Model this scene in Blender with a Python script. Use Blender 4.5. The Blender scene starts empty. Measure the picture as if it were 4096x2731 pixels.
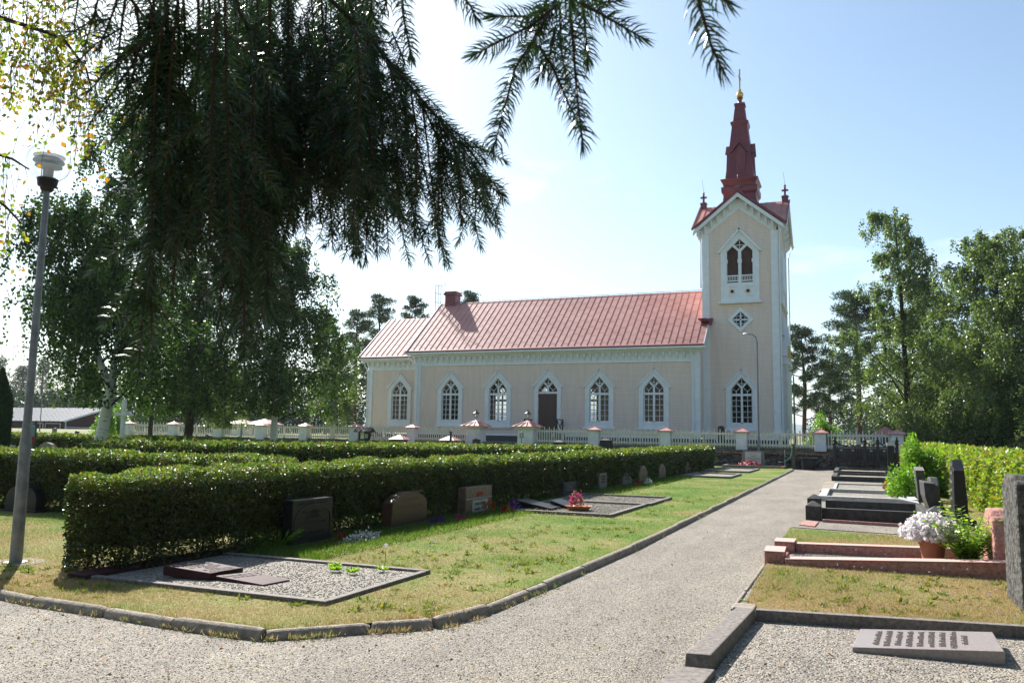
import bpy, math, random
import numpy as np
from mathutils import Vector, Matrix, Euler
random.seed(7); RNG = np.random.default_rng(7)
S = bpy.context.scene; COL = S.collection
R_ = math.radians
# ------------------------------------------------------------------ camera
CAMH = 1.6
cam = bpy.data.cameras.new('camera'); co = bpy.data.objects.new('camera', cam); COL.objects.link(co)
CM = Matrix.Rotation(R_(22.4), 3, 'Z') @ Matrix.Rotation(R_(96.55), 3, 'X') @ Matrix.Rotation(R_(1.0), 3, 'Z')
co.matrix_world = Matrix.Translation((0, 0, CAMH)) @ CM.to_4x4()
cam.sensor_width = 36; cam.lens = 3300 / 4096 * 36; cam.clip_start = .05; cam.clip_end = 9000
cam.dof.use_dof = True; cam.dof.focus_distance = 14; cam.dof.aperture_fstop = 16
S.camera = co
S.render.resolution_x = 1024; S.render.resolution_y = 682
# ------------------------------------------------------------------ light
SUN_EL = 38.5; SUN_AZ = 48.3            # degrees west of +Y (towards -X)
w = bpy.data.worlds.new('World'); S.world = w; w.use_nodes = True
nt = w.node_tree; nt.nodes.clear()
sky = nt.nodes.new('ShaderNodeTexSky'); sky.sky_type = 'NISHITA'; sky.sun_disc = False
sky.sun_elevation = R_(SUN_EL); sky.sun_rotation = R_(-SUN_AZ)
sky.air_density = 1.0; sky.dust_density = 1.0; sky.ozone_density = 1.0; sky.altitude = 100
tc = nt.nodes.new('ShaderNodeTexCoord'); mp = nt.nodes.new('ShaderNodeMapping'); mp.inputs['Scale'].default_value = (1, 1, 3.2)
cn = nt.nodes.new('ShaderNodeTexNoise'); cn.inputs['Scale'].default_value = 2.6; cn.inputs['Detail'].default_value = 7; cn.inputs['Roughness'].default_value = .6
cr = nt.nodes.new('ShaderNodeValToRGB'); cr.color_ramp.elements[0].position = .56; cr.color_ramp.elements[1].position = .8
cr.color_ramp.elements[0].color = (0, 0, 0, 1); cr.color_ramp.elements[1].color = (.7, .7, .7, 1)
mx = nt.nodes.new('ShaderNodeMixRGB'); mx.inputs[2].default_value = (10.5, 10.8, 11.4, 1)
bg = nt.nodes.new('ShaderNodeBackground'); bg.inputs[1].default_value = .085
ow = nt.nodes.new('ShaderNodeOutputWorld'); L = nt.links.new
L(tc.outputs['Generated'], mp.inputs[0]); L(mp.outputs[0], cn.inputs[0]); L(cn.outputs[0], cr.inputs[0]); L(cr.outputs[0], mx.inputs[0])
tint = nt.nodes.new('ShaderNodeMixRGB'); tint.blend_type = 'MULTIPLY'; tint.inputs[0].default_value = 1; tint.inputs[2].default_value = (.93, 1.03, 1.03, 1); L(sky.outputs[0], tint.inputs[1]); L(tint.outputs[0], mx.inputs[1]); L(mx.outputs[0], bg.inputs[0]); L(bg.outputs[0], ow.inputs[0])
sl = bpy.data.lights.new('sun', 'SUN'); sl.energy = 5.0; sl.angle = R_(.55); sl.color = (1, .955, .885)
so = bpy.data.objects.new('sun', sl); COL.objects.link(so)
sd = Vector((-math.sin(R_(SUN_AZ)) * math.cos(R_(SUN_EL)), math.cos(R_(SUN_AZ)) * math.cos(R_(SUN_EL)), math.sin(R_(SUN_EL))))
so.rotation_euler = sd.to_track_quat('Z', 'Y').to_euler(); so.location = (-30, 20, 60)
S.view_settings.view_transform = 'Standard'; S.view_settings.look = 'None'; S.view_settings.exposure = 1.0; S.view_settings.gamma = 1
S.cycles.max_bounces = 8; S.cycles.transparent_max_bounces = 16
# ------------------------------------------------------------------ picture helpers: where a ray of the survey photo meets a real plane
def _ray(px, py): return CM @ Vector(((px - 2048) / 3300, -(py - 1365.5) / 3300, -1))
def atz(px, py, z=0.):
    d = _ray(px, py); t = (z - CAMH) / d.z; return Vector((d.x * t, d.y * t, z))
def atY(px, py, Y):
    d = _ray(px, py); t = Y / d.y; return Vector((d.x * t, Y, CAMH + d.z * t))
def atX(px, py, X):
    d = _ray(px, py); t = X / d.x; return Vector((X, d.y * t, CAMH + d.z * t))
def atd(px, py, dep):
    d = _ray(px, py); return Vector((d.x * dep, d.y * dep, CAMH + d.z * dep))
# ------------------------------------------------------------------ mesh helpers
def link(name, me, mat=None, parent=None, loc=(0, 0, 0), rz=0):
    if mat: me.materials.append(mat)
    o = bpy.data.objects.new(name, me); COL.objects.link(o); o.location = loc; o.rotation_euler = (0, 0, rz)
    if parent: o.parent = parent
    return o
def npmesh(name, V, F, mat, parent=None, smooth=False):
    V = np.ascontiguousarray(V, dtype=np.float32).reshape(-1, 3)
    Fs = F if isinstance(F, list) else [F]
    Fs = [np.asarray(f, dtype=np.int32) for f in Fs if len(f)]
    me = bpy.data.meshes.new(name); me.vertices.add(len(V)); me.vertices.foreach_set('co', V.ravel())
    loops = np.concatenate([f.ravel() for f in Fs]); tot = np.concatenate([np.full(len(f), f.shape[1], np.int32) for f in Fs])
    st = np.concatenate([[0], np.cumsum(tot)[:-1]]).astype(np.int32)
    me.loops.add(len(loops)); me.loops.foreach_set('vertex_index', loops); me.polygons.add(len(tot))
    me.polygons.foreach_set('loop_start', st); me.polygons.foreach_set('loop_total', tot)
    if smooth: me.polygons.foreach_set('use_smooth', np.ones(len(tot), bool))
    me.update(calc_edges=True); return link(name, me, mat, parent)
class MB:
    def __init__(s): s.v = []; s.f = []
    def add(s, vs, fs):
        n = len(s.v); s.v += [tuple(p) for p in vs]; s.f += [tuple(i + n for i in f) for f in fs]; return s
    def box(s, x0, x1, y0, y1, z0, z1):
        return s.add([(x0, y0, z0), (x1, y0, z0), (x1, y1, z0), (x0, y1, z0), (x0, y0, z1), (x1, y0, z1), (x1, y1, z1), (x0, y1, z1)],
                     [(3, 2, 1, 0), (4, 5, 6, 7), (0, 1, 5, 4), (1, 2, 6, 5), (2, 3, 7, 6), (3, 0, 4, 7)])
    def hexa(s, b, t):      # b, t: four bottom and four top corners
        return s.add(list(b) + list(t), [(3, 2, 1, 0), (4, 5, 6, 7), (0, 1, 5, 4), (1, 2, 6, 5), (2, 3, 7, 6), (3, 0, 4, 7)])
    def frust(s, cx, cy, z0, z1, a0, b0, a1, b1):
        return s.hexa([(cx - a0, cy - b0, z0), (cx + a0, cy - b0, z0), (cx + a0, cy + b0, z0), (cx - a0, cy + b0, z0)],
                      [(cx - a1, cy - b1, z1), (cx + a1, cy - b1, z1), (cx + a1, cy + b1, z1), (cx - a1, cy + b1, z1)])
    def bar(s, p, q, wd, th, up=(0, 0, 1)):
        p = Vector(p); q = Vector(q); d = (q - p).normalized(); u = Vector(up)
        a = d.cross(u)
        if a.length < 1e-4: a = d.cross(Vector((0, 1, 0)))
        a.normalize(); b = a.cross(d).normalized(); a = a * wd / 2; b = b * th / 2
        return s.hexa([p - a - b, p + a - b, p + a + b, p - a + b], [q - a - b, q + a - b, q + a + b, q - a + b])
    def prism(s, poly, y0, y1, ax='y'):    # poly in XZ extruded along y (ax='y') or poly in YZ along x (ax='x') or XY along z
        n = len(poly)
        if ax == 'y': A = [(x, y0, z) for x, z in poly]; B = [(x, y1, z) for x, z in poly]
        elif ax == 'x': A = [(y0, a, z) for a, z in poly]; B = [(y1, a, z) for a, z in poly]
        else: A = [(a, b, y0) for a, b in poly]; B = [(a, b, y1) for a, b in poly]
        return s.add(A + B, [tuple(range(n)), tuple(range(2 * n - 1, n - 1, -1))] + [(i, i + n, (i + 1) % n + n, (i + 1) % n) for i in range(n)])
    def tube(s, pts, rad, n=8, cap=True):
        pts = [Vector(p) for p in pts]; m = len(pts); vs = []; fs = []
        if not hasattr(rad, '__len__'): rad = [rad] * m
        for i, p in enumerate(pts):
            d = (pts[min(i + 1, m - 1)] - pts[max(i - 1, 0)]).normalized()
            a = d.cross(Vector((0, 0, 1)))
            if a.length < .05: a = d.cross(Vector((1, 0, 0)))
            a.normalize(); b = d.cross(a)
            for k in range(n):
                t = 2 * math.pi * k / n; vs.append(p + (a * math.cos(t) + b * math.sin(t)) * rad[i])
        for i in range(m - 1):
            for k in range(n):
                fs.append((i * n + k, i * n + (k + 1) % n, (i + 1) * n + (k + 1) % n, (i + 1) * n + k))
        if cap: fs += [tuple(range(n - 1, -1, -1)), tuple(range((m - 1) * n, m * n))]
        return s.add(vs, fs)
    def lathe(s, prof, c, n=20):   # prof: (r, z)
        vs = []; m = len(prof); fs = []
        for r, z in prof:
            for k in range(n):
                t = 2 * math.pi * k / n; vs.append((c[0] + r * math.cos(t), c[1] + r * math.sin(t), c[2] + z))
        for i in range(m - 1):
            for k in range(n): fs.append((i * n + k, i * n + (k + 1) % n, (i + 1) * n + (k + 1) % n, (i + 1) * n + k))
        return s.add(vs, fs)
    def build(s, name, mat, parent=None, smooth=False, bevel=0):
        me = bpy.data.meshes.new(name); me.from_pydata(s.v, [], s.f); me.update()
        if smooth:
            me.polygons.foreach_set('use_smooth', np.ones(len(me.polygons), bool))
            try: me.set_sharp_from_angle(angle=R_(40))
            except Exception: pass
        o = link(name, me, mat, parent)
        if bevel:
            b = o.modifiers.new('bevel', 'BEVEL'); b.width = bevel; b.segments = 2; b.limit_method = 'ANGLE'
        return o
def thing(name, label, cat, loc=(0, 0, 0), group=None):
    o = bpy.data.objects.new(name, None); COL.objects.link(o); o.location = (0, 0, 0); o.empty_display_size = .2
    return tag(o, label, cat, group)
def tag(o, label=None, cat=None, group=None, kind=None):
    if label: o['label'] = label
    if cat: o['category'] = cat
    if group: o['group'] = group
    if kind: o['kind'] = kind
    return o
# ------------------------------------------------------------------ materials
def mat(name, c1, c2=None, scale=4., rough=.8, spec=.4, bump=0., bscale=None, metal=0., detail=5, bdist=.02, mid=None, coord='Object', stretch=None, lo=.35, hi=.65):
    m = bpy.data.materials.new(name); m.use_nodes = True; t = m.node_tree; b = t.nodes['Principled BSDF']; l = t.links.new
    b.inputs['Roughness'].default_value = rough; b.inputs['Specular IOR Level'].default_value = spec; b.inputs['Metallic'].default_value = metal
    b.inputs['Base Color'].default_value = (*c1, 1)
    if c2 or bump:
        if coord == 'World': g = t.nodes.new('ShaderNodeNewGeometry'); src = g.outputs['Position']
        else: g = t.nodes.new('ShaderNodeTexCoord'); src = g.outputs['Object']
        if stretch:
            q = t.nodes.new('ShaderNodeMapping'); q.inputs['Scale'].default_value = stretch; l(src, q.inputs[0]); src = q.outputs[0]
    if c2:
        n = t.nodes.new('ShaderNodeTexNoise'); n.inputs['Scale'].default_value = scale; n.inputs['Detail'].default_value = detail; n.inputs['Roughness'].default_value = .65
        l(src, n.inputs['Vector']); r = t.nodes.new('ShaderNodeValToRGB'); l(n.outputs[0], r.inputs[0])
        r.color_ramp.elements[0].position = lo; r.color_ramp.elements[1].position = hi
        r.color_ramp.elements[0].color = (*c1, 1); r.color_ramp.elements[1].color = (*c2, 1)
        if mid:
            e = r.color_ramp.elements.new(.5); e.color = (*mid, 1)
        l(r.outputs[0], b.inputs['Base Color'])
    if bump:
        n2 = t.nodes.new('ShaderNodeTexNoise'); n2.inputs['Scale'].default_value = bscale or scale * 3; n2.inputs['Detail'].default_value = 4
        l(src, n2.inputs['Vector']); u = t.nodes.new('ShaderNodeBump'); u.inputs['Strength'].default_value = bump; u.inputs['Distance'].default_value = bdist
        l(n2.outputs[0], u.inputs['Height']); l(u.outputs[0], b.inputs['Normal'])
    return m
def leafmat(name, cols, trans=.35, rough=.45, gloss=.5, tint=(1.5, 1.7, .6)):
    """leaf: colour varies per leaf, part of the light passes through"""
    m = bpy.data.materials.new(name); m.use_nodes = True; t = m.node_tree; l = t.links.new; b = t.nodes['Principled BSDF']; out = t.nodes['Material Output']
    g = t.nodes.new('ShaderNodeNewGeometry'); r = t.nodes.new('ShaderNodeValToRGB'); l(g.outputs['Random Per Island'], r.inputs[0])
    el = r.color_ramp.elements
    while len(el) < len(cols): el.new(.5)
    for i, c in enumerate(cols): el[i].position = i / max(1, len(cols) - 1); el[i].color = (*c, 1)
    b.inputs['Roughness'].default_value = rough; b.inputs['Specular IOR Level'].default_value = gloss
    l(r.outputs[0], b.inputs['Base Color'])
    tr = t.nodes.new('ShaderNodeBsdfTranslucent'); h = t.nodes.new('ShaderNodeMixRGB'); h.blend_type = 'MULTIPLY'; h.inputs[0].default_value = 1
    h.inputs[2].default_value = (*tint, 1); l(r.outputs[0], h.inputs[1]); l(h.outputs[0], tr.inputs[0])
    x = t.nodes.new('ShaderNodeMixShader'); x.inputs[0].default_value = trans; l(b.outputs[0], x.inputs[1]); l(tr.outputs[0], x.inputs[2]); l(x.outputs[0], out.inputs[0])
    return m
def siding(name, c, pitch=.17):
    m = mat(name, c, tuple(v * .86 for v in c), 1.6, .7, .3, stretch=(2.2, 2.2, .3), lo=.42, hi=.8); t = m.node_tree; l = t.links.new; b = t.nodes['Principled BSDF']
    g = t.nodes.new('ShaderNodeNewGeometry'); s = t.nodes.new('ShaderNodeSeparateXYZ'); l(g.outputs['Position'], s.inputs[0])
    d = t.nodes.new('ShaderNodeMath'); d.operation = 'DIVIDE'; d.inputs[1].default_value = pitch; l(s.outputs[2], d.inputs[0])
    f = t.nodes.new('ShaderNodeMath'); f.operation = 'FRACT'; l(d.outputs[0], f.inputs[0])
    k = t.nodes.new('ShaderNodeMath'); k.operation = 'LESS_THAN'; k.inputs[1].default_value = .12; l(f.outputs[0], k.inputs[0])
    old = b.inputs['Base Color'].links[0].from_socket
    x = t.nodes.new('ShaderNodeMixRGB'); x.blend_type = 'MULTIPLY'; x.inputs[2].default_value = (.68, .62, .56, 1); l(k.outputs[0], x.inputs[0]); l(old, x.inputs[1]); l(x.outputs[0], b.inputs['Base Color'])
    u = t.nodes.new('ShaderNodeBump'); u.inputs['Strength'].default_value = .6; u.inputs['Distance'].default_value = .02; l(f.outputs[0], u.inputs['Height']); l(u.outputs[0], b.inputs['Normal'])
    return m
def gravelmat(name, cols, scale=70.):
    m = bpy.data.materials.new(name); m.use_nodes = True; t = m.node_tree; l = t.links.new; b = t.nodes['Principled BSDF']
    g = t.nodes.new('ShaderNodeNewGeometry'); v = t.nodes.new('ShaderNodeTexVoronoi'); v.inputs['Scale'].default_value = scale; l(g.outputs['Position'], v.inputs['Vector'])
    s = t.nodes.new('ShaderNodeSeparateColor'); l(v.outputs['Color'], s.inputs[0]); r = t.nodes.new('ShaderNodeValToRGB'); l(s.outputs[0], r.inputs[0])
    el = r.color_ramp.elements
    while len(el) < len(cols): el.new(.5)
    for i, c in enumerate(cols): el[i].position = i / (len(cols) - 1); el[i].color = (*c, 1)
    n = t.nodes.new('ShaderNodeTexNoise'); n.inputs['Scale'].default_value = 1.; n.inputs['Detail'].default_value = 8; n.inputs['Roughness'].default_value = .7; mq = t.nodes.new('ShaderNodeMapping'); mq.inputs['Scale'].default_value = (1.3, .35, 1); l(g.outputs['Position'], mq.inputs[0]); l(mq.outputs[0], n.inputs['Vector'])
    r2 = t.nodes.new('ShaderNodeValToRGB'); r2.color_ramp.elements[0].position = .35; r2.color_ramp.elements[1].position = .68
    r2.color_ramp.elements[0].color = (.72, .69, .66, 1); r2.color_ramp.elements[1].color = (1.15, 1.1, 1.0, 1); l(n.outputs[0], r2.inputs[0])
    x = t.nodes.new('ShaderNodeMixRGB'); x.blend_type = 'MULTIPLY'; x.inputs[0].default_value = 1; l(r.outputs[0], x.inputs[1]); l(r2.outputs[0], x.inputs[2]); l(x.outputs[0], b.inputs['Base Color'])
    b.inputs['Roughness'].default_value = .85
    u = t.nodes.new('ShaderNodeBump'); u.inputs['Strength'].default_value = .8; u.inputs['Distance'].default_value = .012; u.invert = True
    l(v.outputs['Distance'], u.inputs['Height']); l(u.outputs[0], b.inputs['Normal']); return m
def grassmat(name, blade=False):
    """lawn: green and sun-dried patches laid out by place, the same for soil sheet and blades"""
    m = bpy.data.materials.new(name); m.use_nodes = True; t = m.node_tree; l = t.links.new; b = t.nodes['Principled BSDF']
    g = t.nodes.new('ShaderNodeNewGeometry'); s = t.nodes.new('ShaderNodeSeparateXYZ'); l(g.outputs['Position'], s.inputs[0])
    n = t.nodes.new('ShaderNodeTexNoise'); n.inputs['Scale'].default_value = .55; n.inputs['Detail'].default_value = 6; n.inputs['Roughness'].default_value = .62; l(g.outputs['Position'], n.inputs['Vector'])
    y = t.nodes.new('ShaderNodeMapRange'); y.inputs[1].default_value = 6; y.inputs[2].default_value = 12.5; y.inputs[3].default_value = .19; y.inputs[4].default_value = .015; l(s.outputs[1], y.inputs[0])
    xx = t.nodes.new('ShaderNodeMapRange'); xx.inputs[1].default_value = -3; xx.inputs[2].default_value = -.8; xx.inputs[3].default_value = 0; xx.inputs[4].default_value = .17; l(s.outputs[0], xx.inputs[0])
    a = t.nodes.new('ShaderNodeMath'); l(n.outputs[0], a.inputs[0]); l(y.outputs[0], a.inputs[1]); a2 = t.nodes.new('ShaderNodeMath'); l(a.outputs[0], a2.inputs[0]); l(xx.outputs[0], a2.inputs[1])
    src = a2.outputs[0]
    if blade:
        rr = t.nodes.new('ShaderNodeMath'); rr.operation = 'MULTIPLY_ADD'; rr.inputs[1].default_value = .42; rr.inputs[2].default_value = -.21; l(g.outputs['Random Per Island'], rr.inputs[0])
        a3 = t.nodes.new('ShaderNodeMath'); l(src, a3.inputs[0]); l(rr.outputs[0], a3.inputs[1]); src = a3.outputs[0]
    r = t.nodes.new('ShaderNodeValToRGB'); l(src, r.inputs[0]); el = r.color_ramp.elements; el.new(.5); el.new(.5)
    k = 1. if blade else .8
    for i, (p, c) in enumerate([(.38, (.12, .24, .035)), (.53, (.23, .3, .07)), (.64, (.37, .33, .14)), (.8, (.4, .29, .14))]):
        el[i].position = p; el[i].color = (*[v * k for v in c], 1)
    l(r.outputs[0], b.inputs['Base Color']); b.inputs['Roughness'].default_value = .9 - .2 * blade; b.inputs['Specular IOR Level'].default_value = .1 + .15 * blade
    if blade:
        out = t.nodes['Material Output']; tr = t.nodes.new('ShaderNodeBsdfTranslucent'); l(r.outputs[0], tr.inputs[0]); x = t.nodes.new('ShaderNodeMixShader'); x.inputs[0].default_value = .45
        l(b.outputs[0], x.inputs[1]); l(tr.outputs[0], x.inputs[2]); l(x.outputs[0], out.inputs[0])
    else:
        n2 = t.nodes.new('ShaderNodeTexNoise'); n2.inputs['Scale'].default_value = 38; n2.inputs['Detail'].default_value = 5; l(g.outputs['Position'], n2.inputs['Vector'])
        u = t.nodes.new('ShaderNodeBump'); u.inputs['Strength'].default_value = .8; u.inputs['Distance'].default_value = .03; l(n2.outputs[0], u.inputs['Height']); l(u.outputs[0], b.inputs['Normal'])
        r3 = t.nodes.new('ShaderNodeValToRGB'); r3.color_ramp.elements[0].position = .35; r3.color_ramp.elements[1].position = .65; r3.color_ramp.elements[0].color = (.6, .62, .6, 1); r3.color_ramp.elements[1].color = (1.2, 1.2, 1.15, 1); l(n2.outputs[0], r3.inputs[0])
        x = t.nodes.new('ShaderNodeMixRGB'); x.blend_type = 'MULTIPLY'; x.inputs[0].default_value = 1; l(r.outputs[0], x.inputs[1]); l(r3.outputs[0], x.inputs[2]); l(x.outputs[0], b.inputs['Base Color'])
    return m
def glassmat(name, tint=(.55, .6, .6), refl=.12, rough=.03, milk=0):
    m = bpy.data.materials.new(name); m.use_nodes = True; t = m.node_tree; l = t.links.new; t.nodes.remove(t.nodes['Principled BSDF']); out = t.nodes['Material Output']
    a = t.nodes.new('ShaderNodeBsdfTransparent'); a.inputs[0].default_value = (*tint, 1); g = t.nodes.new('ShaderNodeBsdfGlossy'); g.inputs['Roughness'].default_value = rough
    f = t.nodes.new('ShaderNodeLayerWeight'); f.inputs[0].default_value = .5; q = t.nodes.new('ShaderNodeMath'); q.operation = 'POWER'; q.inputs[1].default_value = 2.2; l(f.outputs['Facing'], q.inputs[0]); p = t.nodes.new('ShaderNodeMath'); p.operation = 'MULTIPLY_ADD'; p.inputs[1].default_value = .75; p.inputs[2].default_value = refl; l(q.outputs[0], p.inputs[0])
    x = t.nodes.new('ShaderNodeMixShader'); l(p.outputs[0], x.inputs[0]); l(a.outputs[0], x.inputs[1]); l(g.outputs[0], x.inputs[2]); l(x.outputs[0], out.inputs[0])
    if milk:
        d = t.nodes.new('ShaderNodeBsdfTranslucent'); d.inputs[0].default_value = (.9, .92, .95, 1); y = t.nodes.new('ShaderNodeMixShader'); y.inputs[0].default_value = milk; l(x.outputs[0], y.inputs[1]); l(d.outputs[0], y.inputs[2]); l(y.outputs[0], out.inputs[0])
    return m
M = dict(
    white=mat('white_paint', (.82, .84, .86), (.74, .76, .79), 2.5, .55), fence=mat('cream_white_paint', (.8, .77, .68), (.62, .58, .5), 5, .6),
    cream=siding('cream_siding', (.84, .69, .615)), red_siding=siding('dark_red_siding', (.07, .02, .02), .2),
    roof=mat('pink_painted_metal', (.47, .2, .17), (.6, .29, .25), .55, .6, .25, bump=.25, bscale=1.6, bdist=.03, coord='World'),
    roofdark=mat('deep_red_metal', (.2, .035, .045), (.15, .025, .035), 2, .4, .5), cap=mat('pale_red_cap', (.5, .2, .19), (.6, .33, .31), 6, .5),
    plinth=mat('blue_grey_plinth', (.04, .05, .065), (.06, .07, .085), 3, .7), door=mat('brown_door', (.1, .055, .05), (.075, .04, .038), 6, .5, stretch=(6, 1, .6)),
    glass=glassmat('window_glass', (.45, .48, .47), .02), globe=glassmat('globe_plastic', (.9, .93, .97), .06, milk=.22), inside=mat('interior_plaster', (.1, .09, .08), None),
    gold=mat('gilded_metal', (.75, .5, .16), None, rough=.35, metal=.8), plaster=mat('white_plaster', (.8, .8, .8), (.66, .66, .67), 3, .85, bump=.2, bscale=12),
    iron=mat('black_cast_iron', (.012, .012, .013), (.02, .02, .02), 10, .35, .5), galv=mat('galvanised_steel', (.17, .185, .2), (.27, .285, .3), 9, .5, .4, bump=.1, bscale=60, metal=.35),
    black=mat('black_rubber', (.015, .015, .017), None, rough=.5), steel=mat('grey_steel', (.3, .33, .34), None, rough=.45, metal=.5),
    concrete=mat('weathered_concrete', (.24, .2, .165), (.42, .365, .305), 13, .95, .15, bump=.8, bscale=60, bdist=.01, coord='World'),
    granite=mat('grey_granite', (.13, .11, .1), (.27, .24, .215), 26, .85, bump=.4, bscale=80, bdist=.004, coord='World'),
    blackgranite=mat('black_granite', (.01, .01, .011), (.025, .024, .025), 60, .4, .3, coord='World'),
    darkstone=mat('dark_stone', (.03, .03, .03), (.075, .072, .07), 8, .7, bump=.4, bscale=50, bdist=.006, coord='World'),
    lichen=mat('rough_black_stone_with_lichen', (.025, .025, .025), (.16, .155, .14), 14, .95, .2, bump=1, bscale=22, bdist=.03, coord='World'),
    redgranite=mat('rough_red_granite', (.36, .16, .135), (.55, .3, .26), 22, .9, .2, bump=1, bscale=16, bdist=.03, coord='World'),
    redtop=mat('hewn_pink_granite', (.55, .31, .27), (.66, .42, .37), 70, .8, bump=.3, bscale=90, bdist=.004, coord='World'),
    brown=mat('brown_polished_granite', (.09, .042, .026), (.14, .07, .045), 30, .35, .4, coord='World'), maroon=mat('maroon_granite', (.05, .02, .024), (.08, .034, .038), 60, .6, .1, coord='World'),
    rose=mat('rose_grey_granite', (.27, .22, .2), (.36, .3, .28), 40, .3, .6, coord='World'), pale=mat('pale_grey_stone', (.42, .42, .4), (.58, .58, .55), 12, .8, bump=.2, bscale=40, coord='World'),
    rosebrown=mat('rose_brown_granite', (.14, .09, .068), (.24, .165, .13), 14, .4, .4, coord='World'), slabcut=mat('cut_lettering', (.15, .125, .115), None),
    wood=mat('weathered_wood', (.09, .065, .05), (.16, .13, .1), 8, .8, stretch=(1, 1, .2)), darkwood=mat('dark_brown_wood', (.04, .02, .015), None),
    terracotta=mat('terracotta', (.36, .13, .07), (.42, .17, .1), 10, .8), bark=mat('dark_bark', (.03, .025, .02), (.075, .06, .05), 12, .95, bump=.8, bscale=20, bdist=.03),
    pinebark=mat('pine_bark', (.1, .055, .035), (.06, .04, .03), 3, .95, bump=.8, bscale=12, bdist=.04), twig=mat('twig_brown', (.05, .03, .018), (.09, .05, .03), 30, .8),
    letters=mat('worn_lettering', (.27, .25, .23), None), dletters=mat('dark_lettering', (.03, .03, .03), None), redpaint=mat('red_plastic', (.6, .03, .03), None, rough=.4),
    cangreen=mat('grey_green_plastic', (.3, .4, .36), None, rough=.5), hose=mat('green_hose', (.05, .32, .22), None, rough=.4), yellow=mat('yellow_door_paint', (.7, .45, .08), None),
    barnroof=mat('grey_sheet_roof', (.1, .115, .14), (.14, .155, .18), 3, .7, .2), stem=mat('green_stem', (.08, .16, .03), None),
)
# birch bark: white with dark lens-shaped marks
bb = mat('birch_bark', (.06, .055, .05), (.62, .6, .56), 2.2, .8, stretch=(1.2, 1.2, 6), lo=.36, hi=.42, detail=4); M['birchbark'] = bb
# stone walling
def wallstone():
    m = bpy.data.materials.new('dry_stone_walling'); m.use_nodes = True; t = m.node_tree; l = t.links.new; b = t.nodes['Principled BSDF']
    g = t.nodes.new('ShaderNodeNewGeometry'); q = t.nodes.new('ShaderNodeMapping'); q.inputs['Scale'].default_value = (2.6, 2.6, 4.2); l(g.outputs['Position'], q.inputs[0])
    v = t.nodes.new('ShaderNodeTexVoronoi'); v.inputs['Scale'].default_value = 1.; l(q.outputs[0], v.inputs['Vector']); d = t.nodes.new('ShaderNodeTexVoronoi'); d.feature = 'DISTANCE_TO_EDGE'; d.inputs['Scale'].default_value = 1.; l(q.outputs[0], d.inputs['Vector'])
    s = t.nodes.new('ShaderNodeSeparateColor'); l(v.outputs['Color'], s.inputs[0]); r = t.nodes.new('ShaderNodeValToRGB'); r.color_ramp.elements[0].color = (.05, .043, .038, 1); r.color_ramp.elements[1].color = (.17, .155, .14, 1); l(s.outputs[0], r.inputs[0])
    r2 = t.nodes.new('ShaderNodeValToRGB'); r2.color_ramp.elements[0].position = .02; r2.color_ramp.elements[1].position = .09; r2.color_ramp.elements[0].color = (.42, .36, .32, 1); l(d.outputs['Distance'], r2.inputs[0])
    x = t.nodes.new('ShaderNodeMixRGB'); x.blend_type = 'MULTIPLY'; x.inputs[0].default_value = 1; l(r.outputs[0], x.inputs[1]); l(r2.outputs[0], x.inputs[2]); l(x.outputs[0], b.inputs['Base Color']); b.inputs['Roughness'].default_value = .95
    u = t.nodes.new('ShaderNodeBump'); u.inputs['Strength'].default_value = 1; u.inputs['Distance'].default_value = .12; l(r2.outputs[0], u.inputs['Height']); l(u.outputs[0], b.inputs['Normal']); return m
M['wall'] = wallstone()
M['gravel'] = gravelmat('path_gravel', [(.063, .057, .05), (.175, .162, .142), (.275, .256, .226), (.365, .344, .306), (.235, .185, .14), (.49, .465, .42)], 85)
M['gravelpale'] = gravelmat('grave_gravel', [(.09, .083, .073), (.2, .185, .165), (.31, .29, .26), (.42, .395, .36), (.25, .195, .15)], 60)
M['lawn'] = grassmat('lawn_sward'); M['blade'] = grassmat('grass_blades', True)
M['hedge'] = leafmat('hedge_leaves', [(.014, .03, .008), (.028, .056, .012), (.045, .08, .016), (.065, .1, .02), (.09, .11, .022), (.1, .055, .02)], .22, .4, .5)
M['sunlit_hedgetop'] = leafmat('fresh_sunlit_hedge_shoots', [(.035, .07, .016), (.065, .12, .024), (.1, .165, .033), (.15, .21, .045), (.21, .23, .055), (.22, .12, .05)], .36, .45, .6)  # fresh growth plus painted sunlight; the side leaves are kept darker, as in shade
M['ivy'] = leafmat('bright_hedge_leaves', [(.13, .22, .03), (.19, .29, .04), (.26, .34, .05), (.31, .34, .06), (.26, .15, .05)], .35, .4, .5)
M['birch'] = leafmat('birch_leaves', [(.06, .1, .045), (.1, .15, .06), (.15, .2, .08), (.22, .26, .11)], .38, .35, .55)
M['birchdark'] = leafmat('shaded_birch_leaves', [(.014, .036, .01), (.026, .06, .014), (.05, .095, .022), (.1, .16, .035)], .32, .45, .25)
M['birchnear'] = leafmat('turning_birch_leaves', [(.12, .18, .03), (.2, .24, .04), (.28, .24, .05), (.14, .2, .03), (.35, .13, .03), (.1, .15, .03)], .5, .4, .4)
M['pine'] = leafmat('pine_needles', [(.022, .05, .022), (.04, .075, .03), (.055, .09, .035)], .15, .5, .4)
M['spruce'] = leafmat('spruce_needles', [(.014, .04, .014), (.028, .065, .024), (.045, .09, .034)], .12, .4, .5)
M['bush'] = leafmat('fresh_green_leaves', [(.1, .22, .025), (.16, .3, .03), (.22, .34, .04)], .4, .35, .5)
M['lime'] = leafmat('lime_green_leaves', [(.2, .34, .04), (.28, .42, .05), (.34, .46, .07)], .4, .35, .5)
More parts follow.
